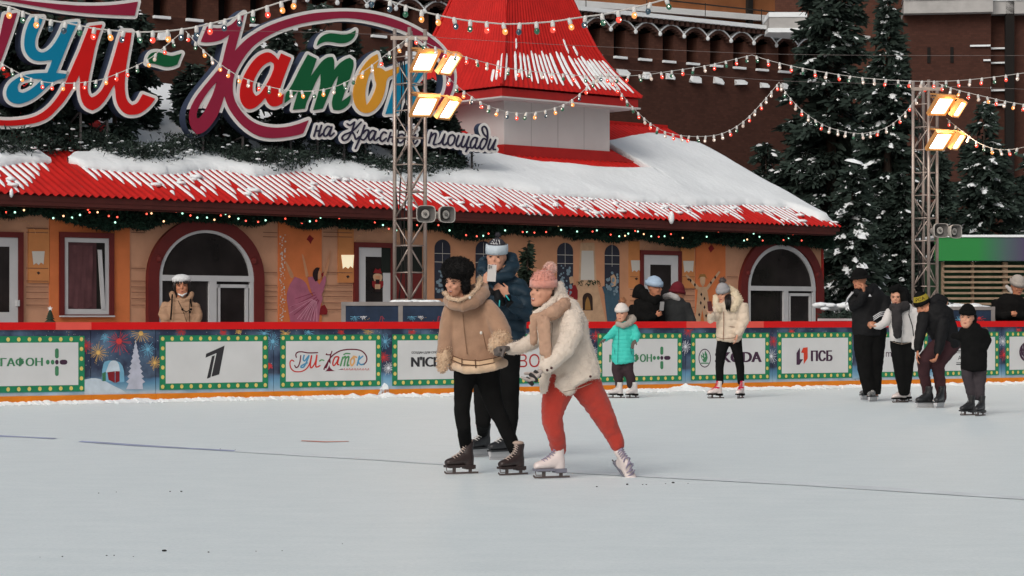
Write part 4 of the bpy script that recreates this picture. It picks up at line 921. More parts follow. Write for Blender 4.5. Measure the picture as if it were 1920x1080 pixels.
for a, b in zip(joints, joints[1:]):
    m = MB(); m.box(bx(a)+.004, bx(b)-.004, 0, .08, 0, 1.02); m.build('board_panel', NIGHT, bar)
    m = MB(); m.box(bx(a)+.002, bx(b)-.002, -.022, -.002, 0, .115); m.build('kick_strip', KO, bar)
rj = [(-130, 103, 0), (103, 170, 1), (170, 700, 0), (700, 1102, 0), (1102, 1285, 0), (1285, 1430, 1), (1430, 1598, 0), (1616, 2050, 0)]
for a, b, k in rj:
    m = MB(); m.box(bx(a)+.001, bx(b)-.001, -.03, .11, 1.021, 1.125); m.build('top_rail', BR2 if k else BR1, bar)
m = MB(); m.box(bx(1544), bx(1612), .12, .16, 1.13, 1.17); m.tube([(bx(1611), .13, .2), (bx(1611), .13, 1.17)], .018, 5); m.build('guard_frame', PVC, bar)
m = MB(); m.box(bx(1598), bx(1614), -.012, -.002, .15, 1.0); m.build('edge_cover', MATS['night_print'], bar)
# firework prints: thin rays
FWM = [pcol('print_gold', 214, 170, 100), pcol('print_red', 200, 60, 60), pcol('print_blue', 110, 170, 200), pcol('print_white', 214, 214, 220)]
random.seed(21)
def firework(px, py, r, c, parent=bar, hit=None, n=22, y=-.0035):
    hit = hit or (lambda x, y_: BF.hit(x, y_, 0)); cx_, cz_ = hit(px, py); m = MB(); zt = 1.015
    for k in range(n):
        a = 2*PI*k/n+random.uniform(-.1, .1); rr = r*random.uniform(.6, 1.0); w_ = .0035
        dx, dz = math.cos(a), math.sin(a)
        p = [(cx_+dx*r*.15-dz*w_*.5, cz_+dz*r*.15+dx*w_*.5), (cx_+dx*r*.15+dz*w_*.5, cz_+dz*r*.15-dx*w_*.5), (cx_+dx*rr+dz*w_, cz_+dz*rr-dx*w_), (cx_+dx*rr-dz*w_, cz_+dz*rr+dx*w_)]
        if max(q[1] for q in p) < zt: m.add([(q[0], y-.0002*(k % 3), q[1]) for q in p], [(0, 1, 2, 3)])
        if random.random() < .6 and cz_+dz*rr*1.15 < zt:
            s_ = .006; ax, az_ = cx_+dx*rr*1.15, cz_+dz*rr*1.15; m.add([(ax-s_, y-.001, az_), (ax, y-.001, az_-s_), (ax+s_, y-.001, az_), (ax, y-.001, az_+s_)], [(0, 1, 2, 3)])
    for ring in (.13, .22):
        if cz_+r*ring < zt: m.add([(cx_+r*ring*math.cos(2*PI*k/8), y-.0012-ring*.001, cz_+r*ring*math.sin(2*PI*k/8)) for k in range(8)], [tuple(range(8))])
    tag(m.build('firework_print', FWM[c], parent), kind='stuff')
for a in [(223, 640, .20, 1), (184, 661, .14, 0), (277, 655, .11, 2), (264, 625, .16, 0), (197, 633, .07, 2), (161, 648, .10, 1), (290, 680, .10, 0), (340, 620, .09, 1), (418, 622, .06, 1), (448, 620, .06, 0), (495, 625, .10, 2), (120, 617, .10, 0), (511, 640, .13, 2), (505, 686, .05, 1),
          (535, 625, .08, 0), (578, 622, .10, 2), (640, 621, .06, 1), (690, 620, .10, 0), (722, 640, .12, 2), (719, 670, .09, 1), (728, 690, .10, 3), (772, 622, .07, 1), (1118, 630, .10, 1), (1112, 660, .12, 3), (1285, 650, .12, 3), (1290, 620, .10, 1), (1375, 621, .08, 0), (1450, 640, .1, 1), (1446, 668, .12, 3), (1484, 621, .08, 1), (1600, 640, .1, 1), (1598, 670, .1, 3), (1880, 640, .1, 3), (1882, 665, .12, 1), (1846, 618, .08, 0), (1910, 618, .08, 1)]: firework(*a)
m = MB()
for i in range(520):
    px = random.uniform(-20, 1920); z = random.uniform(.45, 1.01); x = bx(px); s_ = random.uniform(.002, .006)
    m.add([(x-s_, -.0045, z), (x, -.0045, z-s_), (x+s_, -.0045, z), (x, -.0045, z+s_)], [(0, 1, 2, 3)])
tag(m.build('printed_snowflakes', FWM[3], bar), kind='stuff')
def bpoly(name, pts, mt, y=-.006, smooth=1, parent=bar):
    q = [BF.hit(*p, 0) for p in (chaikin(pts, smooth, 70) if smooth else pts)]; m = MB(); m.add([(a, y, b) for a, b in q], [tuple(range(len(q)-1, -1, -1))]); return m.build(name, mt, parent)
# snowy cottage and tree printed between the first two panels
bpoly('cottage_print', [(190, 714), (192, 686), (197, 676), (222, 676), (232, 690), (233, 716), (215, 718)], pcol('print_ice_blue', 110, 160, 186))
bpoly('cottage_print', [(198, 698), (205, 678), (214, 675), (222, 680), (225, 697), (212, 700)], pcol('print_snow', 186, 198, 208), -.007)
bpoly('cottage_print', [(201, 698), (215, 696), (215, 718), (203, 712)], pcol('print_dark_red', 120, 26, 34), -.008, 0); bpoly('cottage_print', [(216, 696), (224, 696), (224, 715), (216, 718)], MATS['print_dark_red'], -.008, 0)
bpoly('cottage_print', [(191, 700), (198, 697), (198, 714), (192, 715)], pcol('print_leaf', 60, 110, 80), -.008, 0)
tp = []; n = 9
for k in range(n): y = 640+k*9.5; w_ = 1+k*2.1; tp += [(254-w_, y), (254-w_*.72, y+3)]
tr_ = [(254+254-x, y) for x, y in reversed(tp)]
bpoly('tree_print', [(254, 637)]+list(reversed(tr_))[0:0]+[(254+(254-x), y) for x, y in tp]+[(254+14, 730), (254-18, 730)]+list(reversed(tp)), pcol('print_frost', 176, 178, 192), -.007, 0)
bpoly('snowbank_print', [(158, 712), (175, 708), (192, 712), (210, 722), (235, 734), (236, 741), (158, 741)], MATS['print_snow'], -.0055)
# advertising panels
TXT = mat('print_black', (.03, .028, .032), .6); TPU = pcol('print_plum', 66, 42, 62); TGR = pcol('print_megafon_green', 66, 124, 88); TRD = pcol('print_logo_red', 168, 44, 46)
PAN = [(-72, 158, 0), (299, 502, 0), (525, 714, 0), (735, 913, 0), (932, 1101, 0), (1120, 1278, 0), (1295, 1442, 0), (1457, 1597, 0), (1613, 1739, 0), (1752, 1872, 0), (1885, 1999, 0)]
LABS = ['panel with green word and cross', 'panel with slanted black numeral', 'panel with small copy of the roof sign logo', 'panel with black slogan', 'panel with dark red letters', 'panel behind the turquoise child', 'panel with green emblem', 'panel with plum and red emblem', 'panel behind the man in black', 'panel behind the boy', 'panel at the right edge']
ads = []
for (a, b, _), lb in zip(PAN, LABS):
    xa, xb = bx(a), bx(b); m = MB(); fw = .09; z0, z1 = .165, .935
    m.box(xa, xb, -.0095, -.006, z0, z0+fw); m.box(xa, xb, -.0095, -.006, z1-fw, z1); m.box(xa, xa+fw, -.0095, -.006, z0+fw, z1-fw); m.box(xb-fw, xb, -.0095, -.006, z0+fw, z1-fw)
    ad = m.build('advert_panel', PG, bar); ad['label'] = lb; ads.append(ad)
    m = MB(); m.box(xa+fw, xb-fw, -.0115, -.0065, z0+fw, z1-fw); m.build('panel_face', PW, ad)
    m = MB(); N = 12
    def dot(x, z): m.add([(x+.026*math.cos(2*PI*k/10), -.011, z+.030*math.sin(2*PI*k/10)) for k in range(10)], [tuple(range(10))])
    for k in range(N):
        x = xa+fw/2+(xb-xa-fw)*k/(N-1); dot(x, z1-fw/2); dot(x, z0+fw/2)
    for k in range(1, 5):
        z = z0+fw/2+(z1-z0-fw)*k/5; dot(xa+fw/2, z); dot(xb-fw/2, z)
    tag(m.build('printed_bulbs', PY, ad), kind='stuff')
YP = -.0135
def btext(ad, s, x0, x1, yt, yb, mt, bold=.0, shear=0):
    a = BF.hit(x0, yb, 0); b = BF.hit(x1, yb, 0); t = BF.hit(x0, yt, 0)
    bd = bold*(t[1]-a[1])*.45
    for i_, dx in enumerate((0, -bd, bd) if bold else (0,)):
        me = text_mesh('lettering', s, mt, (a[0]+dx, a[1], b[0]+dx, t[1]), YP-.0003*i_, 0, shear)
        if i_ == 0: main = link('lettering', me, ad)
        else:
            bmm = bmesh.new(); bmm.from_mesh(main.data); bmm.from_mesh(me); bmm.to_mesh(main.data); bmm.free(); bpy.data.meshes.remove(me)
def blog(ad, polys, mt, name='emblem', y=YP):
    lo = [[BF.hit(x, yy, 0) for x, yy in p] for p in polys]; link(name, loops_mesh(name, lo, mt, 0, y), ad)
def ell(cx_, cy_, rx, ry, n=20, a0=0): return [(cx_+rx*math.cos(2*PI*k/n+a0), cy_+ry*math.sin(2*PI*k/n+a0)) for k in range(n)]
def rrect(x0, y0, x1, y1, r): return [(x+r*math.cos(a), y+r*math.sin(a)) for x, y, s_ in ((x1-r, y1-r, 0), (x0+r, y1-r, PI/2), (x0+r, y0+r, PI), (x1-r, y0+r, 1.5*PI)) for a in (s_, s_+PI/4, s_+PI/2)]
def mega(ad, ox, oy, k):
    blog(ad, [rrect(ox-3.5*k, oy-26*k, ox+3.5*k, oy-7*k, 3.4*k), rrect(ox-3.5*k, oy+7*k, ox+3.5*k, oy+26*k, 3.4*k), ell(ox-17*k, oy, 3.5*k, 4.5*k), ell(ox-8*k, oy, 3.5*k, 4.5*k)], TGR)
    blog(ad, [ell(ox, oy, 3.4*k, 4.5*k), rrect(ox+5*k, oy-4.6*k, ox+20*k, oy+4.6*k, 4.5*k)], TPU)
btext(ads[0], 'МЕГАФОН', -34, 79, 671, 688, TGR, .12); mega(ads[0], 106, 679, 1)
btext(ads[5], 'МЕГАФОН', 1142, 1221, 664, 680, TGR, .12); mega(ads[5], 1240, 671, .82)
blog(ads[1], [Zm(280, 600, 6, [(635, 380), (843, 287), (782, 612), (695, 638), (752, 372), (628, 424)]), Zm(280, 600, 6, [(700, 408), (733, 396), (684, 646), (643, 660)])], TXT)
# small copy of the roof logo, drawn as printed strokes
Z8 = lambda p: Zm(520, 620, 9.6, p)
def bstroke(ad, strokes, mt, st=.35):
    allp = [q for s_, h in strokes for q in s_]; x0 = min(p[0] for p in allp)-3; x1 = max(p[0] for p in allp)+3; y0 = min(p[1] for p in allp)-3; y1 = max(p[1] for p in allp)+3
    X, Y = np.meshgrid(np.arange(x0, x1, st), np.arange(y0, y1, st)); D = sdf_strokes(strokes, X, Y)
    lo = [[BF.hit(*p, 0) for p in l] for l in contours(D, x0, y0, st, 0)]; link('emblem', loops_mesh('emblem', lo, mt, 0, YP), ad)
LM = pcol('logo_maroon', 104, 30, 50); LR_ = pcol('logo_red', 190, 50, 42); LC = pcol('logo_cyan', 80, 140, 176); LG_ = pcol('logo_green', 84, 140, 92); LY_ = pcol('logo_yellow', 210, 160, 104)
bstroke(ads[2], [(Z8([(335, 480), (325, 430), (355, 390), (430, 380), (560, 400), (720, 395)]), 1.1), (Z8([(415, 450), (400, 560), (370, 640), (330, 665), (305, 625)]), 1.1), (Z8([(975, 370), (950, 430), (875, 430), (880, 415)]), 1.0), (Z8([(955, 420), (930, 560), (900, 660), (850, 720), (835, 680), (880, 600), (940, 500), (1020, 420), (1150, 355), (1330, 335), (1500, 360), (1590, 450), (1600, 540), (1550, 610)]), 1.2), (Z8([(940, 540), (945, 640), (1000, 700), (1080, 715), (1160, 695)]), 1.3)], LM)
bstroke(ads[2], [(Z8([(290, 550), (250, 530), (220, 580), (240, 680), (310, 735), (420, 735), (510, 690), (570, 600), (610, 450)]), 1.1), (Z8([(610, 450), (585, 640), (620, 660), (680, 560), (705, 440), (685, 620), (700, 655), (760, 630)]), 1.3), (Z8([(1090, 470), (1030, 480), (990, 580), (1010, 630), (1060, 570), (1100, 480), (1075, 600), (1100, 610)]), 1.3)], LR_)
bstroke(ads[2], [(Z8([(475, 445), (460, 520), (490, 540), (560, 450), (520, 560), (470, 650), (420, 660), (430, 630), (530, 580)]), 1.4), (Z8([(1470, 460), (1430, 620)]), 1.5), (Z8([(1530, 460), (1450, 540), (1490, 610), (1550, 600)]), 1.4)], LC)
bstroke(ads[2], [(Z8([(755, 545), (790, 525), (830, 535)]), 1.2), (Z8([(1170, 480), (1130, 630)]), 1.5), (Z8([(1170, 500), (1220, 470), (1195, 630)]), 1.5), (Z8([(1220, 500), (1280, 470), (1250, 620), (1280, 620)]), 1.5), (Z8([(1190, 430), (1230, 410), (1300, 415)]), 1.2)], LG_)
bstroke(ads[2], [(Z8([(1370, 460), (1310, 540), (1330, 630), (1380, 560), (1370, 470), (1420, 480)]), 1.6)], LY_)
bstroke(ads[2], [(Z8([(1180+i*48, 705+(i % 2)*8), (1200+i*48, 680), (1210+i*48, 712)]), .45) for i in range(10)], LR_, .25)
# snow stuck on the boards by panel three
for pts in ([(706, 742), (712, 730), (720, 718), (727, 722), (729, 742)],):
    lo = [BF.hit(*p, 0) for p in chaikin(pts, 2, 80)]; m = MB(); m.slab(list(reversed(lo)), -.022, -.0015); tag(m.build('stuck_snow', SNOW, bar), kind='stuff')
btext(ads[3], 'СОЗДАН ДЛЯ СПОРТА', 771, 829, 659, 664, TXT, .1); btext(ads[3], "N'ICE LOVE", 771, 880, 669, 688, TXT, .16)
btext(ads[4], 'ВО', 972, 1011, 664, 689, TRD, 0)
# winged arrow emblem and wordmark
blog(ads[6], [ell(1320.5, 671.5, 11.6, 17.6, 28), ell(1320.5, 671.5, 10.2, 15.8, 28)], TPU)
blog(ads[6], [[(1313, 680), (1328, 680), (1328, 682), (1313, 682)], [(1318, 679), (1314, 671), (1313, 664), (1317, 668), (1316, 660), (1320, 665), (1321, 657), (1325, 664), (1326, 671), (1323, 679)]], TGR, y=YP-.0005)
blog(ads[6], [[(1315, 669), (1318.5, 672), (1316, 674)], [(1319, 664), (1322, 668), (1320, 670)]], PW, y=YP-.001)
btext(ads[6], 'ŠKODA', 1341, 1426, 655, 680, TPU, .16)
blog(ads[7], [[(1492.5, 684), (1492.5, 662), (1499, 651.5), (1499, 673.5), (1505, 673.5), (1498, 684)]], TPU); blog(ads[7], [[(1513.5, 651), (1513.5, 672), (1506, 683), (1506, 662), (1501, 661), (1505, 652)]], pcol('print_orange_red', 196, 62, 40))
btext(ads[7], 'ПСБ', 1520.5, 1559, 657, 677.5, TPU, .16)
btext(ads[8], 'mo', 1660, 1680, 660, 669, TPU, 0)
btext(ads[9], 'AR', 1795, 1808, 667, 675, TXT, 0)
blog(ads[9], [[(1792, 657), (1818, 657), (1818, 659), (1792, 659)], [(1792, 661), (1818, 661), (1818, 662), (1792, 662)], [(1792, 679), (1818, 679), (1818, 680), (1792, 680)], [(1792, 682), (1818, 682), (1818, 684), (1792, 684)]], TXT)
blog(ads[10], [ell(1926, 660, 16, 19, 28)], TPU); bstroke(ads[10], [([(1912, 655), (1914, 664), (1920, 672)], .9), ([(1917, 648), (1917, 660), (1922, 668)], .9)], PW)
# ridge of shaved snow along the boards
random.seed(31); sb = MB(); N = 900; xa, xb = bx(-60), bx(1990); v = []
for i in range(N+1):
    x = xa+(xb-xa)*i/N; b = .5+.5*noise.noise(Vector((x*1.1, 0, 2))); j = noise.noise(Vector((x*7, 3, 0))); j2 = noise.noise(Vector((x*26, 9, 0)))
    h = max(.004, .028+.03*b+.028*j+.018*j2+(.05*max(0, noise.noise(Vector((x*2.2, 8, 8)))-.25)))
    h += .07*math.exp(-((x-bx(1285, 735))/.28)**2)*(.7+.5*abs(j2))+.025*math.exp(-((x-bx(725, 745))/.12)**2)
    dpt = .28+.12*j+.06*j2
    v += [(x, -.0225, h), (x, -.05-.03*abs(j2), h*.95), (x, -.15, h*.45+.01*j2), (x, -dpt, .002)]
sb.add(v, [(4*i+j, 4*i+4+j, 4*i+5+j, 4*i+1+j) for i in range(N) for j in range(3)])
for i in range(420):
    x = random.uniform(xa, xb); r = random.uniform(.006, .022); sb.ball((x, -random.uniform(.03, .5), r*.4), r, 5, 4, (1.4, 1, .6))
s_ = sb.build('ice_shavings', SNOW, None); s_.location = BF.o; s_.rotation_euler = (0, 0, BF.a); tag(s_, 'ridge of white ice shavings piled along the foot of the rink boards', kind='stuff')
# ---- boxed plinths with starry print under the masts
def plinth(label, px0, px1, ytop, d, nsplit):
    xa, xb = (px0-CX)*d/F, (px1-CX)*d/F; zt = CH+(HY-ytop)*d/F
    t = thing('mast_plinth', label, 'plinth', ((xa+xb)/2, d, .2), rad(2)); hw = (xb-xa)/2; H = zt-.2
    m = MB(); m.box(-hw+.02, hw-.02, .01, .9, 0, H-.06)
    m.build('box', mat('plinth_side', (.16, .15, .14), .8), t)
    MT = mat('galvanised', (.28, .26, .25), .45, .1, 30, .12, 5, .5, .4)
    m = MB(); m.box(-hw, hw, -.02, .93, H-.06, H); m.build('lid', MT, t)
    for k in range(nsplit+1):
        x = -hw+(2*hw-.07)*k/nsplit; m = MB(); m.box(x, x+.07, -.012, .009, 0, H-.061); m.build('post', MT, t)
    for k in range(nsplit):
        x = -hw+(2*hw-.07)*k/nsplit; m = MB(); m.box(x+.07, x+(2*hw-.07)/nsplit, -.004, .009, 0, H-.061); p = m.build('printed_panel', mat('plinth_night', srgb(28, 46, 70), .5, 0, 0, .3, 5), t)
        for c_, xx, zz, rr in ((0, .35, .72, .07), (1, .6, .72, .12), (2, .15, .6, .08), (3, .3, .62, .05)):
            firework(0, 0, rr, c_, p, lambda a_, b_: (x+.07+xx*(2*hw/nsplit), H-.35+zz*.2), 14, -.006)
    m = MB(); random.seed(6)
    for i in range(26): m.ball((random.uniform(-.1, .7) if nsplit > 1 else random.uniform(-hw, hw), random.uniform(.05, .6), H+.005), random.uniform(.03, .07), 7, 5, (1.5, 1, .45))
    tag(m.build('plinth_snow', SNOW, t, True), kind='stuff')
    return t
plinth('starry printed plinth under the left lighting mast', 640, 862, 566, 35.0, 2)
plinth('starry printed plinth under the right lighting mast', 1700, 1866, 575, 40.4, 2)
# ================================================================ LIGHTING MASTS
ALU = mat('mast_aluminium', (.42, .35, .31), .4, .1, 40, .12, 5, .5, .55)
CABL = mat('black_cable', (.015, .014, .014), .6)
HOR = mat('horn_grey', (.42, .40, .37), .55, 0, 0, .06, 4); HOD = mat('horn_inner', (.12, .115, .11), .7)
RIM = mat('glow_tinted_housing', (.55, .27, .09), .45, 0, 0, .05, 5)  # orange puts the floodlights' warm glow into the housing colour
LENS = mat('lamp_glass', (.9, .9, .85), .3, emit=(1.0, .95, .97), estr=9.0)
def mast(label, px_l, px_f, px_r, ybase, ytop, d, lamps, horns, zbase):
    s = F/d; X = (px_f-CX)/s; ztop = CH+(HY-ytop)/s
    t = thing('lighting_mast', label, 'lighting mast', (X, d, zbase)); H = ztop-zbase
    wl = (px_l-px_f)/s; wr = (px_r-px_f)/s; D = (wr-wl)/2
    C = [(wl, 0.0), (0, -D), (wr, .0), ((wl+wr)*.3, D)]
    for c in C:
        m = MB(); m.tube([(c[0], c[1], 0), (c[0], c[1], H+.06)], .030, 8); m.build('chord', ALU, t, True)
    n = int(round(H/.42)); hh = H/n
    for i in range(4):
        a, b = C[i], C[(i+1) % 4]
        for k in range(n):
            z0, z1 = k*hh+.04, (k+1)*hh+.04
            if k % 2 == 0 or i in (0, 1): 
                m = MB(); m.tube([(a[0], a[1], z0), (b[0], b[1], z0)], .011, 5); m.build('cross_tube', ALU, t, True)
            m = MB(); p, q = (a, b) if (k+i) % 2 else (b, a); m.tube([(p[0], p[1], z0), (q[0], q[1], z1-.02)], .011, 5); m.build('brace', ALU, t, True)
    m = MB(); m.box(wl-.05, wr+.05, -D-.03, -D+.0, H-.14, H-.08); m.box(wl-.04, wr+.04, -.02, .02, H-.10, H-.05); m.build('head_bar', ALU, t)
    for k, (x, r) in enumerate(((.4, 2.1), (.55, 4.0), (.2, 1.4))):
        m = MB(); random.seed(k+int(px_l)); pts = [(wl+.06+.07*k+.05*math.sin(z*2.3+k), .02+.03*math.cos(z*1.7), z) for z in np.linspace(0, H*.9, 20)]; m.tube(pts, .011, 4); m.build('cable', CABL, t, True)
    T = Vector((X, d, zbase))
    for lab, q, rimw in lamps:
        c2, W, Hv = q                        # centre px, width vector (m), height vector (m)
        c = P(c2[0], c2[1], d-D-.25)-T; W = Vector(W)/2; Hv = Vector(Hv)/2; Nn = W.cross(Hv).normalized()
        if Nn.y > 0: Nn = -Nn
        Wu, Hu = W.normalized(), Hv.normalized()
        fl = MB()
        fl.obox(c-Nn*.05, W+Wu*rimw, Hv+Hu*rimw, Nn*.03)
        fl.add([c-Nn*.08+a*W*.8+b*Hv*.8 for a, b in ((-1, -1), (1, -1), (1, 1), (-1, 1))]+[c-Nn*.15+a*W*.5+b*Hv*.5 for a, b in ((-1, -1), (1, -1), (1, 1), (-1, 1))], [(4, 5, 6, 7), (0, 1, 5, 4), (1, 2, 6, 5), (2, 3, 7, 6), (3, 0, 4, 7)])
        for sg in (-1, 1):
            fl.obox(c+W*sg+Wu*sg*rimw*.5-Nn*.002, Wu*rimw*.5, Hv+Hu*rimw, Nn*.018); fl.obox(c+Hv*sg+Hu*sg*rimw*.5-Nn*.002, W, Hu*rimw*.5, Nn*.0179)
        f = fl.build('floodlight', RIM, t); f['label'] = lab
        lm = MB(); lm.obox(c-Nn*.018, W*.97, Hv*.97, Nn*.004); lm.build('lens', LENS, f)
        br = MB(); top = c-Hv-Hu*.03-Nn*.08; anchor = Vector((.02, -D*.6, c.z+.26))
        for sg in (-1, 1): br.tube([c+W*sg*1.12-Nn*.06, top+W*sg*.8, anchor+Vector((sg*.03, 0, 0))], .014, 5)
        for k in range(4): br.tube([c-Nn*.12+W*(k*.4-.6)-Hv*.6, c-Nn*.15+W*(k*.4-.6)+Hv*.6], .012, 4)
        br.build('bracket', RIM, f)
        pl = bpy.data.lights.new('lamp_light', 'AREA'); pl.energy = 7; pl.size = .25; pl.color = (1, .70, .42)
        po = bpy.data.objects.new('lamp_light', pl); COL.objects.link(po); po.location = T+c+Nn*.10; po.rotation_euler = Nn.to_track_quat('-Z', 'Y').to_euler(); po['kind'] = 'structure'
        pl = bpy.data.lights.new('added_rim_glow', 'POINT'); pl.energy = 2.4; pl.color = (1, .55, .22); pl.shadow_soft_size = .05  # added warm point light above the lens, tints housing and mast
        po = bpy.data.objects.new('added_rim_glow', pl); COL.objects.link(po); po.location = T+c-Hu*(Hv.length+.07)+Nn*.06; po['kind'] = 'structure'
    for lab, cpx, yaw, w_, h_ in horns:
        c = P(cpx[0], cpx[1], d-D-.32)-T; R = Matrix.Rotation(yaw, 3, 'Z'); h = MB(); N = 20
        def ring(a, b, y, p=4.0):
            out = []
            for k in range(N):
                an = 2*PI*k/N; ca, sa = math.cos(an), math.sin(an)
                out.append(c+R @ Vector((a*math.copysign(abs(ca)**(2/p), ca), y, b*math.copysign(abs(sa)**(2/p), sa))))
            return out
        def lof(mb, rs, cap=False):
            v = [q for r_ in rs for q in r_]; f = [(i*N+k, i*N+(k+1) % N, (i+1)*N+(k+1) % N, (i+1)*N+k) for i in range(len(rs)-1) for k in range(N)]
            if cap: f.append(tuple((len(rs)-1)*N+k for k in range(N)))
            mb.add(v, f)
        lof(h, [ring(w_*.93, h_*.92, .0), ring(w_, h_, -.01), ring(w_, h_, .02), ring(w_*.92, h_*.9, .07), ring(w_*.6, h_*.6, .15), ring(w_*.4, h_*.45, .2, 2.5), ring(w_*.38, h_*.42, .32, 2.2)], True)
        ho = h.build('horn_speaker', HOR, t, True); ho['label'] = lab
        i_ = MB(); lof(i_, [ring(w_*.93, h_*.92, .0), ring(w_*.7, h_*.75, .06), ring(w_*.42, h_*.5, .12, 2.2)], True); i_.build('horn_mouth', HOD, ho, True)
        i_ = MB(); lof(i_, [ring(w_*.42, h_*.52, .05, 2), ring(w_*.38, h_*.47, .035, 2), ring(w_*.26, h_*.32, .05, 2)], True); i_.build('driver_ring', HOR, ho, True)
        i_ = MB(); i_.ball(c+R @ Vector((0, .035, 0)), .026, 8, 6); i_.build('driver_cap', HOD, ho, True)
    return t, T
A1 = ((.27, .02, 0), (-.125, .17, -.235)); B1 = ((.15, .19, .0), (-.165, .13, -.245))
mast('left lighting mast with two pairs of lit floodlights in front of the roof sign', 740, 769, 797, 565, 62, 35.5,
     [('upper left lit floodlight', ((797, 116), *A1), .04), ('upper right lit floodlight', ((844, 121), *B1), .035), ('lower left lit floodlight', ((796.5, 200), *A1), .04), ('lower right lit floodlight', ((842, 205), *B1), .035)],
     [('left horn speaker', (799, 401), .30, .155, .135), ('right horn speaker', (839, 402), .55, .14, .13)], CH+(HY-566)*35/F)
A2 = ((.26, .04, 0), (-.13, .17, -.25)); B2 = ((.13, .2, .0), (-.12, .13, -.22))
mast('right lighting mast with two pairs of lit floodlights in front of the spruces', 1712, 1737, 1757, 640, 158, 41.0,
     [('upper left lit floodlight', ((1766, 199), *A2), .04), ('upper right lit floodlight', ((1799, 205), *B2), .032), ('lower left lit floodlight', ((1763, 265), *A2), .04), ('lower right lit floodlight', ((1797, 266), *B2), .032)],
     [('left horn speaker', (1765, 432), .35, .15, .13), ('right horn speaker', (1793, 434), .6, .135, .125)], 1.3)
# ================================================================ STRING LIGHTS
WIR = mat('white_cable', (.55, .53, .50), .6)
SOCK = mat('white_socket', (.62, .61, .59), .5)
BULB = [mat('bulb_red', (.5, .03, .02), .15, emit=(1, .07, .03), estr=.75, spec=.8), mat('bulb_amber', (.6, .25, .06), .15, emit=(1, .30, .06), estr=.85, spec=.8), mat('bulb_blue', (.01, .035, .06), .1, spec=1, emit=(.02, .08, .12), estr=.15), mat('bulb_green', (.005, .07, .035), .1, spec=1, emit=(0, .25, .1), estr=.14), mat('bulb_clear', (.55, .5, .46), .15, spec=.8, emit=(1, .6, .4), estr=.2)]
GLINT = mat('bulb_glint', (1, .95, .85), .3, emit=(1, .93, .8), estr=3.0)
def bulb_meshes():
    m = MB(); m.tube([(0, 0, .012), (0, 0, -.012), (0, 0, -.045), (0, 0, -.055)], [.012, .022, .022, .018], 8); sk = m.mesh('socket', SOCK, True)
    out = []
    for b in BULB:
        m = MB(); m.ball((0, 0, -.082), .028, 10, 7, (1, 1, 1.15)); out.append(m.mesh('bulb', b, True))
    m = MB(); m.ball((0, -.027, -.082), .007, 5, 4); fl = m.mesh('glint_dot', GLINT)  # emissive dot on the bulb's near side, a made specular glint
    return sk, out, fl
SKM, BLM, GLM = bulb_meshes()
def string_lights(label, pts, d0, d1, spacing, seed, r=.006, pat=(0, 1, 2, 3), scale=1.0, skip=()):
    random.seed(seed); q = spline(pts, 8); xs = [p[0] for p in q]; Ltot = sum(math.hypot(q[i+1][0]-q[i][0], q[i+1][1]-q[i][1]) for i in range(len(q)-1))
    def W(p): 
        t = (p[0]-xs[0])/(xs[-1]-xs[0]+1e-9); return P(p[0], p[1], d0+(d1-d0)*t)
    o = W(q[0]); t = thing('string_lights', label, 'string lights', o, 0, 'strings of coloured bulbs over the rink')
    m = MB(); m.tube([W(p)-o for p in q], r, 4); m.build('cable', WIR, t)
    acc = spacing*.4; k = 0
    for i in range(len(q)-1):
        sl = math.hypot(q[i+1][0]-q[i][0], q[i+1][1]-q[i][1])
        while acc <= sl:
            f = acc/sl; p = (q[i][0]+(q[i+1][0]-q[i][0])*f, q[i][1]+(q[i+1][1]-q[i][1])*f); 
            s_ = link('socket', SKM, t, W(p)-o); s_.rotation_euler = (random.uniform(-.25, .25), random.uniform(-.3, .3), random.uniform(0, 6)); s_.scale = (scale,)*3
            c = pat[k % len(pat)] if random.random() > .12 else random.choice(pat)
            link('bulb', BLM[c], s_)
            if c in (0, 1) or random.random() < .7:
                fo = link('glint_dot', GLM, s_); fo.rotation_euler = (0, 0, -s_.rotation_euler.z+random.uniform(-.7, .7))
            k += 1; acc += spacing
        acc -= sl
S = string_lights
S('nearest string of large bulbs across the upper left, over the roof sign', [(-20, 4), (20, 14), (42, 22), (85, 36), (130, 44), (175, 53), (200, 56), (250, 60), (300, 59), (340, 55), (370, 50), (420, 38), (460, 26), (480, 19), (520, 6), (560, -6)], 22, 22, 27.5, 1, .0075, (1, 2, 3, 0))
S('string of large bulbs sagging across the red turret roof', [(690, -10), (735, 3), (795, 22), (860, 36), (920, 43), (960, 45), (1030, 41), (1085, 33), (1130, 27), (1165, 20), (1225, 5), (1270, -8)], 22, 22, 31, 2, .0075, (1, 2, 3, 0))
S('short sagging string of bulbs over the blue and red letters', [(-20, 104), (10, 123), (35, 137), (55, 146), (80, 153), (110, 156), (150, 155), (190, 149), (230, 134), (262, 120), (290, 103), (345, 57)], 33, 33, 20.5, 3, .006, (4, 0, 3, 1))
S('sagging string of bulbs over the maroon capital and green letter', [(348, 58), (375, 88), (410, 118), (445, 141), (480, 155), (520, 166), (560, 171), (600, 169), (640, 158), (680, 135), (720, 105), (770, 68)], 33, 33, 20.5, 4, .006, (0, 3, 1, 4))
S('long string of bulbs from the left mast head along the turret eave to the wall', [(772, 66), (820, 90), (870, 106), (920, 120), (960, 129), (1040, 138), (1120, 143), (1200, 141), (1260, 133), (1330, 122), (1410, 103)], 33.5, 38, 20.5, 5, .005, (0, 3, 4, 0, 3))
S('string of bulbs running from the spruces over the right mast to the frame edge', [(1410, 103), (1445, 114), (1500, 127), (1580, 141), (1640, 148), (1710, 152), (1780, 152), (1850, 146), (1940, 134)], 38, 36, 22.5, 6, .005, (3, 0, 4, 0))
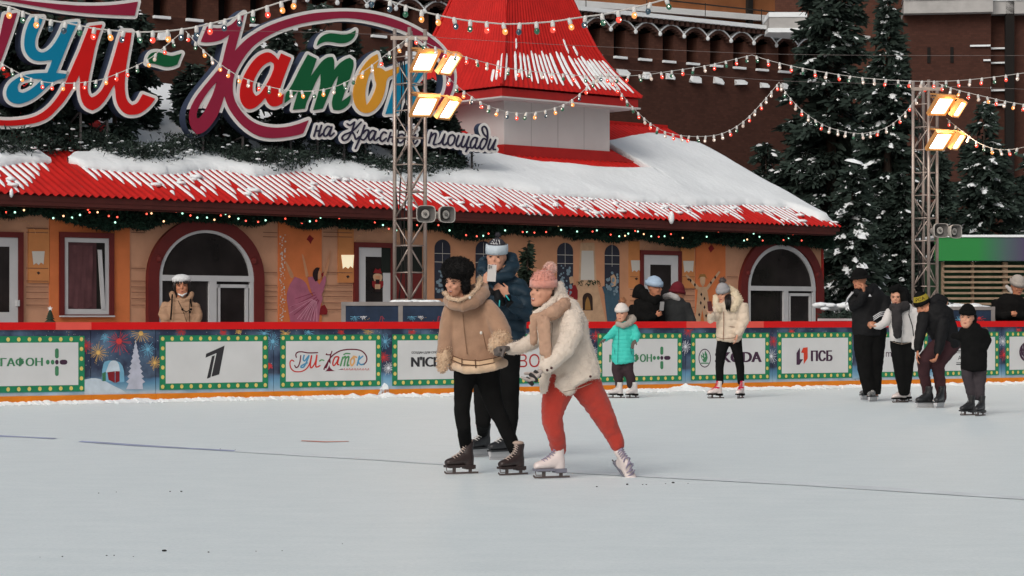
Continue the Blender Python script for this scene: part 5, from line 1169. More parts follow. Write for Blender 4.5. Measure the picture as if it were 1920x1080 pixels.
S('string of bulbs hanging across the white turret wall', [(838, 143), (862, 165), (890, 185), (925, 202), (960, 211), (990, 212), (1020, 208), (1055, 197), (1085, 178), (1112, 152), (1137, 132)], 33.5, 36, 18, 7, .005, (0, 3, 1, 2))
S('deep sagging string of bulbs right of the turret over the brick wall', [(1137, 132), (1165, 175), (1190, 205), (1225, 235), (1260, 251), (1310, 256), (1355, 250), (1395, 227), (1430, 191), (1461, 154)], 38, 40, 15.5, 8, .005, (4, 0, 4, 0, 3))
S('sagging string of bulbs between the spruces and the right mast', [(1461, 154), (1480, 182), (1510, 212), (1550, 237), (1590, 248), (1620, 250), (1660, 240), (1690, 218), (1715, 188), (1738, 158)], 40, 41, 15.5, 9, .005, (4, 3, 0, 4, 0))
S('string of small bulbs leaving the right mast towards the upper right edge', [(1760, 157), (1800, 170), (1850, 182), (1895, 192), (1940, 199)], 40, 36, 17.5, 10, .006, (0, 4, 1))
S('low string of small bulbs right of the right mast over the spruce', [(1775, 222), (1800, 243), (1835, 268), (1870, 280), (1905, 279), (1940, 270)], 41, 39, 16, 11, .005, (0, 3, 1, 4))
# thin bare cables
for lab, pts, d0, d1 in (('thin bare cable crossing in front of the turret towards the spruces', [(700, 62), (960, 79), (1200, 91), (1440, 101), (1700, 104), (1940, 104)], 30, 34), ('lower thin bare cable over the brick wall and spruces', [(1140, 128), (1440, 150), (1640, 157), (1940, 168)], 34, 36), ('thin bare cable over the maroon capital letter', [(380, 57), (560, 60), (820, 68)], 30, 32)):
    q = spline(pts, 4); o = P(*q[0], d0); m = MB(); m.tube([P(*p, d0+(d1-d0)*i/(len(q)-1))-o for i, p in enumerate(q)], .0025, 4); w_ = m.build('overhead_cable', mat('thin_cable', (.22, .18, .17), .6), None); w_.location = o; tag(w_, lab, 'cable')
# ================================================================ FIR GARLAND UNDER THE EAVE
gt = thing('fir_garland', 'thick dark green fir garland with small coloured lights swagged under the eave', 'garland', DR.w(0, VW-.1, ZF), DR.a)
GN = mat('garland_green', (.008, .030, .018), .85, 0, 0, .4, 6)
rng = np.random.default_rng(3); n = 48000
sw = [(-40, 24), (0, 24), (20, 24), (50, 15), (75, 13), (110, 24), (140, 30), (180, 38), (205, 42), (235, 32), (270, 38), (290, 30), (320, 20), (350, 16), (420, 17), (470, 22), (490, 20), (505, 10), (530, 10), (560, 22), (590, 24), (620, 16), (650, 18), (690, 20), (720, 12), (745, 14), (780, 20), (810, 16), (830, 18), (860, 32), (890, 35), (930, 26), (960, 16), (980, 22), (1010, 22), (1050, 18), (1080, 26), (1110, 22), (1140, 28), (1170, 26), (1190, 20), (1225, 24), (1260, 32), (1300, 34), (1320, 20), (1345, 24), (1390, 30), (1420, 24), (1450, 20), (1500, 22), (1545, 26), (1575, 20)]
PXs = rng.uniform(-40, 1562, n); off = np.interp(PXs, [s_[0] for s_ in sw], [s_[1] for s_ in sw])
cc = np.array([DR.hit(x, 400, VW-.1)[0] for x in np.linspace(-45, 1565, 80)]); uu = np.interp(PXs, np.linspace(-45, 1565, 80), cc)
sc_ = np.array([F/DR.w(u_, VW, 0).y for u_ in (cc[0], cc[-1])]); ss = np.interp(PXs, [-45, 1565], sc_)
zz = -rng.random(n)*(off/ss)*1.0-.0
yy = rng.normal(-.02, .05, n); C = np.stack([uu, yy, zz+.02], 1)
dn = unit(rng.normal(0, 1, (n, 3))*np.array([1, .7, .8])+np.array([0, -.2, -.35])); sn = unit(np.cross(dn, rng.normal(0, 1, (n, 3)))); ln = rng.uniform(.05, .10, n)[:, None]
V = np.stack([C-sn*.016, C+sn*.016, C+dn*ln], 1).reshape(-1, 3); tag(link('greenery', fast_mesh('greenery', V, np.arange(3*n).reshape(-1, 3), GN), gt), kind='stuff')
GL = [(12, 398, 0), (28, 398, 3), (45, 394, 1), (100, 409, 3), (119, 405, 1), (135, 408, 3), (150, 403, 3), (157, 389, 3), (165, 393, 0), (168, 398, 0), (183, 398, 1), (204, 405, 0), (220, 407, 0), (216, 417, 3), (275, 401, 0), (284, 400, 1), (307, 415, 1), (330, 397, 0), (342, 400, 3), (357, 404, 0), (370, 408, 3), (388, 408, 3), (402, 412, 1), (414, 404, 0), (423, 401, 3), (430, 406, 1), (447, 410, 3), (461, 414, 0), (484, 416, 0), (498, 413, 3), (535, 410, 0), (566, 418, 0), (581, 415, 3), (593, 414, 0), (601, 408, 3), (636, 409, 0), (650, 408, 3), (703, 417, 0), (718, 422, 3), (729, 429, 0), (743, 432, 3), (770, 431, 3), (782, 422, 0), (822, 422, 0), (843, 432, 3), (874, 441, 0), (894, 443, 0), (906, 442, 3), (916, 438, 0), (947, 432, 3), (980, 435, 0), (988, 435, 3), (1002, 436, 0), (1024, 435, 0), (1047, 423, 1), (1052, 431, 3), (1082, 434, 3), (1111, 434, 0), (1119, 432, 3), (1145, 440, 0), (1161, 443, 3), (1172, 442, 1), (1178, 438, 3), (1191, 433, 0), (1196, 434, 3), (1207, 439, 1), (1221, 443, 3), (1235, 444, 0), (1246, 443, 3), (1258, 439, 0), (1280, 446, 1), (1325, 444, 3), (1347, 434, 0), (1356, 433, 3), (1413, 438, 3), (1421, 436, 0), (1424, 444, 3), (1395, 451, 3), (1401, 449, 1), (1430, 451, 0), (1469, 450, 0), (1478, 447, 3), (1487, 439, 0), (1503, 451, 0)]
gm = {}
for c, (col, st) in {0: ((1, .06, .03), 2.2), 1: ((1, .5, .25), 2.4), 3: ((.45, 1, .75), 2.0)}.items():
    m = MB(); m.ball((0, 0, 0), .017, 7, 5); gm[c] = m.mesh('light', mat('garland_light_%s' % {0: 'red', 1: 'warm', 3: 'pale'}[c], (.8, .7, .6), .4, emit=col, estr=st), True)
g0 = (0, ZF)
for x, y, c in GL:
    u, z = DR.hit(x, y, VW-.26); link('light', gm[c], gt, (u, -.16, z-ZF))
# ================================================================ GREEN KIOSK
kd = 46.5
kx = lambda px: (px-1765)*kd/F
kz = lambda py: CH+(HY-py)*kd/F-.2
ki = thing('slatted_kiosk', 'kiosk with green to purple fascia board and horizontal wooden slats at right edge', 'kiosk', ((1765-CX)*kd/F, kd, .2))
def grad_mat():
    m = bpy.data.materials.new('fascia_gradient_print'); m.use_nodes = True; n = m.node_tree; b = n.nodes['Principled BSDF']; tc = n.nodes.new('ShaderNodeTexCoord'); s_ = n.nodes.new('ShaderNodeSeparateXYZ'); n.links.new(tc.outputs['Object'], s_.inputs[0])
    mr = n.nodes.new('ShaderNodeMapRange'); mr.inputs['From Max'].default_value = kx(1990); n.links.new(s_.outputs['X'], mr.inputs[0]); r = n.nodes.new('ShaderNodeValToRGB'); e = r.color_ramp.elements
    e[0].color = (*srgb(26, 128, 56), 1); e[1].color = (*srgb(92, 30, 116), 1); e[0].position = .3
    for p, c in ((.40, srgb(44, 112, 72)), (.54, srgb(66, 88, 90)), (.70, srgb(72, 56, 92))): x = e.new(p); x.color = (*c, 1)
    n.links.new(mr.outputs[0], r.inputs[0]); n.links.new(r.outputs[0], b.inputs['Base Color']); b.inputs['Roughness'].default_value = .5; return m
m = MB(); m.box(kx(1757), kx(1990), -.05, .3, kz(489), kz(445)); m.build('fascia_board', grad_mat(), ki)
m = MB(); m.box(kx(1755), kx(1990), -.08, 2.4, kz(445)+.002, kz(445)+.05); m.build('roof_snow', SNOW, ki)
WD = mat('pale_wood', (.30, .215, .145), .75, .2, 30, .2, 6)
m = MB(); m.box(kx(1772), kx(1990), .35, 2.3, 0, kz(490)); m.build('rear_panel', mat('kiosk_green', (.012, .055, .022), .6, 0, 0, .4, 2), ki)
for px in (1770, 1826, 1887, 1950): m = MB(); w_ = .05 if px != 1887 else .1; m.box(kx(px)-w_/2, kx(px)+w_/2, .1, .2, 0, kz(491)); m.build('upright', WD, ki)
sm = MB(); sm.box(kx(1769), kx(1990), .02, .095, -.022, .022); sme_ = sm.mesh('slat', WD)
for k in range(22): 
    y = 499+k*10.1
    if kz(y) > .1: link('slat', sme_, ki, (0, 0, kz(y)))
m = MB(); m.box(kx(1826), kx(1990), -.06, .0, kz(592)-.04, kz(586)); m.build('counter_board', WD, ki)
# ================================================================ PEOPLE
def ring_loft(mb, chain, s, d, n=12, dr=.85):
    """chain of (px, py, depth offset m, half width px[, depth ratio]) -> closed tapered tube following the silhouette"""
    c = [(P(p[0], p[1], d+p[2]), p[3]/s, (p[4] if len(p) > 4 else dr)) for p in chain]
    loft3(mb, c, n)
def loft3(mb, c, n=12):
    pts = [q[0] for q in c]; rs = [q[1] for q in c]
    t0 = (pts[0]-pts[1]).normalized(); t1 = (pts[-1]-pts[-2]).normalized()
    e0 = min(rs[0], .040); e1 = min(rs[-1], .022 if rs[-1] > .075 else .05)
    L = [(pts[0]+t0*e0*.75, max(rs[0]*.35, rs[0]-e0), c[0][2]), (pts[0]+t0*e0*.45, max(rs[0]*.8, rs[0]-e0*.4), c[0][2])]+list(c)+[(pts[-1]+t1*e1*.45, max(rs[-1]*.8, rs[-1]-e1*.4), c[-1][2]), (pts[-1]+t1*e1*.75, max(rs[-1]*.35, rs[-1]-e1), c[-1][2])]
    v = []
    for i, (p, r, k) in enumerate(L):
        t = (L[min(i+1, len(L)-1)][0]-L[max(i-1, 0)][0]).normalized()
        a = t.cross(Vector((0, 1, 0)))
        a = a.normalized() if a.length > .15 else Vector((1, 0, 0)); b = a.cross(t).normalized()
        v += [p+a*math.cos(2*PI*j/n)*r+b*math.sin(2*PI*j/n)*r*k for j in range(n)]
    m = len(L)
    mb.add(v, [(i*n+j, i*n+(j+1) % n, (i+1)*n+(j+1) % n, (i+1)*n+j) for i in range(m-1) for j in range(n)]+[tuple(range(n-1, -1, -1)), tuple((m-1)*n+j for j in range(n))])
TEXS = {}
def clouds(scale):
    if scale not in TEXS:
        t = bpy.data.textures.new('folds', 'CLOUDS'); t.noise_scale = scale; t.noise_depth = 2; TEXS[scale] = t
    return TEXS[scale]
def remesh(mb, name, mt, parent, vox=.014, smooth=3, disp=0, dscale=.12, origin=None, fold=None):
    o = origin or Vector((0, 0, 0)); mb.v = [(a-o.x, b-o.y, c-o.z) for a, b, c in mb.v]
    me = mb.mesh('tmp', mt); ob = bpy.data.objects.new('tmp', me); COL.objects.link(ob)
    r = ob.modifiers.new('r', 'REMESH'); r.mode = 'VOXEL'; r.voxel_size = vox; r.use_smooth_shade = True
    if smooth: sm_ = ob.modifiers.new('s', 'SMOOTH'); sm_.iterations = smooth; sm_.factor = .5
    for ds, dc in ((disp, dscale),)+(fold or ()):
        if ds: dm = ob.modifiers.new('d', 'DISPLACE'); dm.texture = clouds(dc); dm.strength = ds; dm.mid_level = .5
    out = bpy.data.meshes.new_from_object(ob.evaluated_get(bpy.context.evaluated_depsgraph_get()))
    bpy.data.objects.remove(ob); bpy.data.meshes.remove(me)
    out.name = name; out.materials.clear(); out.materials.append(mt); out.polygons.foreach_set('use_smooth', [True]*len(out.polygons))
    return link(name, out, parent)
def bez(p0, p1, p2, k): return p0*(1-k)**2+p1*2*k*(1-k)+p2*k*k
def hand(mb, wrist, fdir, pn, size=.185, curl=.5, glove=False, thumb=1):
    """palm, four unequal bent fingers and a thumb; fdir = finger direction, pn = palm normal"""
    f = Vector(fdir).normalized(); n = Vector(pn).normalized(); n = (n-f*n.dot(f)).normalized(); s_ = f.cross(n)*thumb; k = size/.185; g = 1.25 if glove else 1
    w = Vector(wrist)
    def seg(pts, rs):
        c = [(p, r*k*g, 1.0) for p, r in zip(pts, rs)]; loft3(mb, c, 8)
    pal = w+f*.045*k
    for o in (-.026, -.009, .009, .026): seg([w+s_*o*.5*k, w+f*.04*k+s_*o*.9*k, w+f*.088*k+s_*o*k], [.013, .014, .0115])
    for i, (o, ln) in enumerate(((-.030, .060), (-.010, .078), (.010, .084), (.030, .074))):
        b = w+f*.088*k+s_*o*k; c1 = curl*1.1; d1 = (f*math.cos(c1)+n*math.sin(c1)); c2 = curl*2.3; d2 = (f*math.cos(c2)+n*math.sin(c2))
        seg([b-f*.01*k, b+d1*ln*.48*k, b+d1*ln*.48*k+d2*ln*.5*k], [.0098, .0088, .0075])
    b = w+f*.03*k+s_*.026*k; seg([b, b+(f*.55+s_*.75)*.035*k+n*.012*k, b+(f*.9+s_*.5)*.062*k+n*.03*k*(1+curl)], [.0125, .0108, .009])
HEADP = [(-.50, .10, -.34, -.20), (-.46, .17, -.39, -.08), (-.38, .235, -.40, .02), (-.26, .285, -.405, .18), (-.1, .32, -.40, .30), (.05, .335, -.39, .37), (.2, .335, -.39, .40), (.34, .295, -.34, .38), (.44, .20, -.24, .29), (.495, .08, -.10, .12)]
class Hd:
    def __init__(s, px, py, d, hpx, yaw=0, pitch=0, roll=0):
        """px, py = middle of the head; hpx = chin-to-crown height in photo pixels; yaw + turns to the photo's right"""
        s.c = P(px, py, d); s.h = hpx*d/F; s.R = Matrix.Rotation(rad(yaw), 3, 'Z') @ Matrix.Rotation(rad(pitch), 3, 'X') @ Matrix.Rotation(rad(roll), 3, 'Y')
    def p(s, x, y, z): return s.c+s.R @ (Vector((x, y, z))*s.h)
    def skull(s, mb, n=16, grow=0, z0=-1, z1=1, cap=True):
        rows = [r for r in HEADP if z0 <= r[0] <= z1]; v = []
        for z, hx, yf, yb in rows:
            cy = (yf+yb)/2; hy = (yb-yf)/2
            v += [s.p((hx+grow)*math.cos(2*PI*j/n), cy+(hy+grow)*math.sin(2*PI*j/n), z+(grow*1.2 if z > .4 else 0)) for j in range(n)]
        m = len(rows); mb.add(v, [(i*n+j, i*n+(j+1) % n, (i+1)*n+(j+1) % n, (i+1)*n+j) for i in range(m-1) for j in range(n)]+[tuple(range(n-1, -1, -1)), tuple((m-1)*n+j for j in range(n))])
    def nose(s, mb):
        v = [s.p(*q) for q in ((-.035, -.37, .08), (.035, -.37, .08), (.065, -.37, -.12), (-.065, -.37, -.12), (-.02, -.43, .05), (.02, -.43, .05), (.03, -.505, -.09), (-.03, -.505, -.09))]
        mb.add(v, [(0, 1, 2, 3), (4, 7, 6, 5), (0, 4, 5, 1), (1, 5, 6, 2), (2, 6, 7, 3), (3, 7, 4, 0)])
        for sg in (-1, 1):
            mb.ball(s.p(sg*.335, .03, 0), .055*s.h*1.4, 8, 6, (.5, 1, 1.4), s.R)
            mb.ball(s.p(sg*.16, -.34, -.10), .09*s.h, 8, 6, (1, .7, .8), s.R)
        mb.ball(s.p(0, -.39, -.25), .07*s.h, 8, 6, (1.3, .6, .8), s.R); mb.ball(s.p(0, -.375, -.40), .07*s.h, 8, 6, (1.1, .7, .8), s.R)
        mb.ball(s.p(0, -.375, .13), .10*s.h, 8, 6, (2.2, .45, .5), s.R)
SKIN = mat('skin', srgb(205, 150, 124), .55, .1, 60, .06, 12, .35); SKIN_D = mat('skin_warm', srgb(190, 128, 98), .55, .1, 60, .06, 12, .35)
EYE = mat('eye_dark', (.03, .018, .015), .3); LIP = mat('lips', (.30, .07, .06), .5); TEETH = mat('teeth', (.75, .72, .68), .35); BROW = mat('brow', (.05, .03, .022), .9)
def face(h, parent, o, smile=0, brow=BROW):
    for sg in (-1, 1): m = MB(); m.ball(h.p(sg*.145, -.390, .045)-o, .038*h.h, 8, 6, (1.3, .6, .62), h.R); m.build('eye', EYE, parent, True)
    for sg in (-1, 1):
        m = MB(); pts = [h.p(sg*.07, -.41, .115), h.p(sg*.15, -.405, .14), h.p(sg*.235, -.345, .11)]; m.tube([p-o for p in pts], [.016*h.h, .021*h.h, .011*h.h], 5); m.build('eyebrow', brow, parent, True)
    m = MB(); w_ = .10+.04*smile
    up = [h.p(x*w_, -.425+.055*x*x*(1+smile), -.235+.05*smile*x*x) for x in (-1, -.5, 0, .5, 1)]; lo = [h.p(x*w_*.95, -.425+.055*x*x*(1+smile), -.265-.035*smile*(1-x*x)+.05*smile*x*x) for x in (-1, -.5, 0, .5, 1)]
    m.tube([p-o for p in up], [.005*h.h, .011*h.h, .012*h.h, .011*h.h, .005*h.h], 6); m.tube([p-o for p in lo], [.006*h.h, .014*h.h, .016*h.h, .014*h.h, .006*h.h], 6); m.build('lips', LIP, parent, True)
    if smile: m = MB(); m.ball(h.p(0, -.418, -.247)-o, .022*h.h, 10, 6, (3.2, .5, .75), h.R); m.build('teeth', TEETH, parent, True)
def fur(name, centers, r_in, length, n, mt, parent, o, seed=0, flat=None, wd=.004):
    """tufts standing out of one or several balls: centers = [(centre, (rx, ry, rz))]"""
    rng = np.random.default_rng(seed); V = []
    for c, sc in centers:
        k = n//len(centers); N = unit(rng.normal(0, 1, (k, 3))); sc = np.array(sc); base = np.array(c-o)+N*sc*r_in; dn = unit(N+rng.normal(0, .45, (k, 3))); sd_ = unit(np.cross(dn, rng.normal(0, 1, (k, 3))))
        ln = length*rng.uniform(.5, 1.2, k)[:, None]; V.append(np.stack([base-sd_*wd, base+sd_*wd, base+dn*ln], 1).reshape(-1, 3))
    V = np.concatenate(V); return tag(link(name, fast_mesh(name, V, np.arange(len(V)).reshape(-1, 3), mt), parent))
def tufts_on(ob, n, length, mt, name, wd=.004, seed=0, zmin=None):
    """short tufts over a mesh surface, as one fur mesh parented to the garment"""
    me = ob.data; k = len(me.vertices); co = np.empty(k*3); me.vertices.foreach_get('co', co); co = co.reshape(-1, 3); no = np.empty(k*3); me.vertices.foreach_get('normal', no); no = no.reshape(-1, 3)
    rng = np.random.default_rng(seed); i = rng.integers(0, k, n); base = co[i]+rng.normal(0, .004, (n, 3)); dn = unit(no[i]+rng.normal(0, .5, (n, 3))); sd_ = unit(np.cross(dn, rng.normal(0, 1, (n, 3))))
    ln = length*rng.uniform(.4, 1.2, n)[:, None]; V = np.stack([base-sd_*wd, base+sd_*wd, base+dn*ln], 1).reshape(-1, 3)
    return tag(link(name, fast_mesh(name, V, np.arange(3*n).reshape(-1, 3), mt), ob), kind='stuff')
# ---- skates
STEEL = mat('blade_steel', (.40, .38, .37), .3, metal=.7, spec=.6)
def skate_mesh(kind):
    b = MB(); z0 = .075 if kind == 'figure' else .085
    def L(c, n=12): 
        loft3(b, [(Vector((x, 0, z)), r, k) for x, z, r, k in c], n)
    # shaft: rings roughly horizontal
    def ringst(seq, n=14):
        v = []
        for x, z, rx, ry in seq: v += [(x+rx*math.cos(2*PI*j/n), ry*math.sin(2*PI*j/n), z) for j in range(n)]
        m_ = len(seq); b.add(v, [(i*n+j, i*n+(j+1) % n, (i+1)*n+(j+1) % n, (i+1)*n+j) for i in range(m_-1) for j in range(n)]+[tuple(range(n-1, -1, -1)), tuple((m_-1)*n+j for j in range(n))])
    ringst([(-.072, z0+.215, .050, .045), (-.07, z0+.19, .050, .043), (-.065, z0+.15, .048, .039), (-.06, z0+.11, .054, .039), (-.062, z0+.07, .060, .038), (-.065, z0+.02, .056, .036), (-.065, z0+.0, .054, .034)])
    # vamp: rings along x
    n = 14; v = []
    seq = [(-.09, .055, .05, .036), (-.04, .075, .072, .040), (0, .062, .060, .042), (.05, .046, .045, .045), (.10, .038, .037, .046), (.135, .033, .031, .040), (.155, .028, .022, .026)]
    for x, zc, rz, ry in seq: v += [(x, ry*math.cos(2*PI*j/n), z0+max(0.0, zc+rz*math.sin(2*PI*j/n))) for j in range(n)]
    b.add(v, [(i*n+j, (i+1)*n+j, (i+1)*n+(j+1) % n, i*n+(j+1) % n) for i in range(len(seq)-1) for j in range(n)]+[tuple(range(n)), tuple((len(seq)-1)*n+j for j in range(n-1, -1, -1))])
    ob = remesh(b, 'boot', WHITE, None, .0075, 2); boot = ob.data; bpy.data.objects.remove(ob)
    s_ = MB()
    if kind == 'figure':
        s_.box(-.125, -.02, -.034, .034, z0-.028, z0+.006); s_.box(-.02, .155, -.040, .040, z0-.012, z0+.008)
        sole = s_.mesh('sole', WHITE); bl = MB(); bl.box(-.165, .15, -.003, .003, .004, .020); bl.add([(.15, -.003, .004), (.168, -.003, .022), (.160, -.003, .034), (.145, -.003, .020), (.15, .003, .004), (.168, .003, .022), (.160, .003, .034), (.145, .003, .020)], [(0, 1, 2, 3), (7, 6, 5, 4), (0, 4, 5, 1), (1, 5, 6, 2), (2, 6, 7, 3)])
        for xa in (-.10, .055): bl.box(xa, xa+.028, -.007, .007, .018, z0-.02)
        bl.box(-.12, -.05, -.02, .02, z0-.034, z0-.028); bl.box(.02, .12, -.024, .024, z0-.018, z0-.012); bl.tube([(.07, 0, .03), (.14, 0, .03), (.145, 0, z0-.014)], .005, 6)
    else:
        s_.box(-.12, .15, -.036, .036, z0-.010, z0+.006); sole = s_.mesh('sole', WHITE); bl = MB()
        bl.add([(-.13, -.012, .028), (.145, -.012, .028), (.15, -.018, z0-.010), (-.125, -.018, z0-.010), (-.13, .012, .028), (.145, .012, .028), (.15, .018, z0-.010), (-.125, .018, z0-.010)], [(0, 1, 2, 3), (7, 6, 5, 4), (0, 4, 5, 1), (1, 5, 6, 2), (2, 6, 7, 3), (3, 7, 4, 0)])
        bl.cur = 1; bl.box(-.14, .15, -.003, .003, .004, .0285)
    blade = bl.mesh('blade', [STEEL, STEEL])
    la = MB(); zt = z0+.205
    for k in range(8):
        t = k/7; x = -.018+.0*t if k > 3 else .085-.028*k; z = (z0+.095+.012*k) if k < 4 else z0+.13+.028*(k-3)
        x = [.085, .06, .035, .01, -.006, -.012, -.018, -.022][k]; z = z0+[.080, .093, .108, .128, .147, .166, .185, .203][k]
        la.tube([(x-.012, -.034, z-.012), (x, -.012, z+.002), (x+.001, .012, z+.002), (x-.012, .034, z-.012)], .0042, 5)
        la.tube([(x-.006, -.026, z-.004), (x-.008+.0, .026, z+.014)], .0038, 5)
    la.ball((-.028, .0, zt+.0), .016, 6, 5, (1, 1.8, .8))
    lace = la.mesh('laces', WHITE, True)
    # tongue / cuff roll
    cu = MB(); cu.ball((-.055, 0, z0+.222), .058, 10, 6, (1, .88, .35)); cuff = cu.mesh('boot_cuff', WHITE, True)
    return boot, sole, blade, lace, cuff
SK = {k: skate_mesh(k) for k in ('figure', 'hockey')}
def pointed(ms, ang=62):
    out = []
    for i, me in enumerate(ms):
        me = me.copy(); n = len(me.vertices); co = np.empty(n*3); me.vertices.foreach_get('co', co); co = co.reshape(-1, 3); px_, pz_ = -.06, .185
        k = np.clip((pz_+.02-co[:, 2])/.05, 0, 1) if i in (0, 3) else (np.zeros(n) if i == 4 else np.ones(n))
        a = np.radians(ang)*k*k*(3-2*k); x = co[:, 0]-px_; z = co[:, 2]-pz_; co[:, 0] = px_+x*np.cos(a)+z*np.sin(a); co[:, 2] = pz_-x*np.sin(a)+z*np.cos(a)
        me.vertices.foreach_set('co', co.ravel()); me.update(); out.append(me)
    return tuple(out)
SK['pointed'] = pointed(SK['figure'])
def with_mat(me, mts):
    c = me.copy(); c.materials.clear()
    for m in (mts if isinstance(mts, (list, tuple)) else [mts]): c.materials.append(m)
    return c
def skate(parent, po, px, py, yaw, kind='figure', boot=None, sole=None, blade=None, lace=None, cuff=None, sc=1.0, d=None, zlift=0, pitch=0, roll=0, label=None):
    """px, py: middle of the blade on the ice; yaw: direction of the toe in plan, degrees (180 = photo left, 270 = towards the camera)"""
    d = d or ice_d(py); w_ = P(px, py, d); w_.z = zlift
    root = bpy.data.objects.new('ice_skate', with_mat(SK[kind][0], boot)); COL.objects.link(root); root.parent = parent; root.location = w_-po
    root.rotation_euler = Euler((rad(roll), rad(pitch), rad(yaw)), 'XYZ'); root.scale = (sc, sc, sc)
    if label: root['label'] = label
    link('sole', with_mat(SK[kind][1], sole), root); link('blade', with_mat(SK[kind][2], blade), root); link('laces', with_mat(SK[kind][3], lace), root)
    if cuff: link('boot_cuff', with_mat(SK[kind][4], cuff), root)
    return root
class Person:
    def __init__(s, label, px, d, ground=0.0, cat='person'):
        s.d = d; s.s = F/d; s.o = Vector(((px-CX)*d/F, d, ground)); s.t = thing('person', label, cat, s.o); s.body = []
    def chains(s, mb, chains, dr=.85, n=14):
        for c in chains: ring_loft(mb, c, s.s, s.d, n, dr)
    def wear(s, name, mt, chains, vox=.016, smooth=3, disp=0, dscale=.12, dr=.85, extra=None, inbody=True, label=None, fold=None):
        mb = MB(); s.chains(mb, chains, dr)
        if extra: extra(mb)
        if inbody: s.body += chains
        o = remesh(mb, name, mt, s.t, vox, smooth, disp, dscale, s.o, fold)
        if label: o['label'] = label
        return o
    def skin(s, mt, head, hands=(), neck=None, vox=.010, shrink=.66, gloves=False):
        mb = MB()
        for c in s.body: ring_loft(mb, [(q[0], q[1], q[2], q[3]*shrink)+tuple(q[4:]) for q in c], s.s, s.d, 10)
        head.skull(mb); head.nose(mb)
        if neck: s.chains(mb, [neck])
        for hnd in hands: hand(mb, **hnd)
        return remesh(mb, 'body', mt, s.t, vox, 1, 0, .1, s.o)
    def P(s, x, y, off=0): return P(x, y, s.d+off)
    def mb(s, m, name, mt, smooth=True, parent=None):
        m.v = [(a-s.o.x, b-s.o.y, c-s.o.z) for a, b, c in m.v]; return m.build(name, mt, parent or s.t, smooth)
def beanie(p, h, mt, z0=.12, grow=.05, top=.62, cuffm=None, cuff_h=.13, pom=None, pom_r=.2, pom_at=(0, .05, .72), pom_n=900, name='hat', slouch=0, wd=.004):
    mb = MB(); n = 20; v = []
    rows = []
    zs = np.linspace(z0, top, 9)
    for i, z in enumerate(zs):
        t = (z-z0)/(top-z0); q = math.sqrt(max(0.0, 1-t**2.4)); q = max(q, .12)
        rows.append((z, (.345+grow)*q, (.405+grow)*q, .0+slouch*t*t))
    for z, rx, ry, dy in rows: v += [h.p(rx*math.cos(2*PI*j/n), dy+ry*math.sin(2*PI*j/n), z+.04*math.sin(2*PI*j/n)*(1 if z < z0+.1 else 0)) for j in range(n)]
    mb.add(v, [(i*n+j, i*n+(j+1) % n, (i+1)*n+(j+1) % n, (i+1)*n+j) for i in range(len(rows)-1) for j in range(n)]+[tuple((len(rows)-1)*n+j for j in range(n)), tuple(range(n-1, -1, -1))])
    mb.v = [(a-p.o.x, b-p.o.y, c-p.o.z) for a, b, c in mb.v]; hat = mb.build(name, mt, p.t, True)
    if cuffm:
        mb = MB(); v = []
        for z, g in ((z0-.01, .0), (z0-.012, .025), (z0+cuff_h*.5, .035), (z0+cuff_h, .022), (z0+cuff_h+.008, -.01)):
            v += [h.p((.345+grow+g)*math.cos(2*PI*j/n), (.405+grow+g)*math.sin(2*PI*j/n), z+.04*math.sin(2*PI*j/n)) for j in range(n)]
        mb.add(v, [(i*n+j, i*n+(j+1) % n, (i+1)*n+(j+1) % n, (i+1)*n+j) for i in range(4) for j in range(n)]); mb.v = [(a-p.o.x, b-p.o.y, c-p.o.z) for a, b, c in mb.v]; mb.build('hat_cuff', cuffm, hat, True)
    if pom: 
        c = h.p(*pom_at); r = pom_r*h.h; fur('pompom', [(c, (1, 1, 1))], r*.15, r*.95, pom_n, pom, hat, p.o, 3, wd=wd); m = MB(); m.ball(c-p.o, r*.72, 10, 8); m.build('pompom_core', pom, hat, True)
    return hat
def phone(p, c, ax, up, mt=None, cam_side=True, size=(.072, .148)):
    m = MB(); a = Vector(ax).normalized(); u = Vector(up).normalized(); n = a.cross(u).normalized()
    m.obox(Vector(c)-p.o, a*size[0]/2, n*.004, u*size[1]/2); ph = m.build('phone', mt or mat('phone_pale', (.62, .58, .55), .3), p.t)
    if cam_side:
        s_ = n if n.y < 0 else -n
        m = MB(); m.obox(Vector(c)-p.o+a*(-.017)+u*.050+s_*.005, a*.017, s_*.002, u*.017); m.build('camera_plate', mat('phone_plate', (.45, .42, .40), .3), ph)
        m = MB()
        for x, y in ((-.024, .058), (-.024, .042), (-.009, .05)): m.ball(Vector(c)-p.o+a*x+u*y+s_*.007, .006, 6, 4)
        m.build('camera_lenses', EYE, ph)
    return ph
BLK = mat('black_cloth', (.006, .006, .006), .9, .3, 40, .2, 8, .1); BLK2 = mat('black_nylon', (.007, .007, .008), .7, .4, 14, .2, 6, .18, dist=.02)

def seams(p, lines, r=.0032, name='seams', mt=None, sink=0):
    for ln in lines: m = MB(); m.tube([p.P(*q) for q in spline(ln, 5)], r, 4); p.mb(m, name.replace('seams', 'seam'), mt)
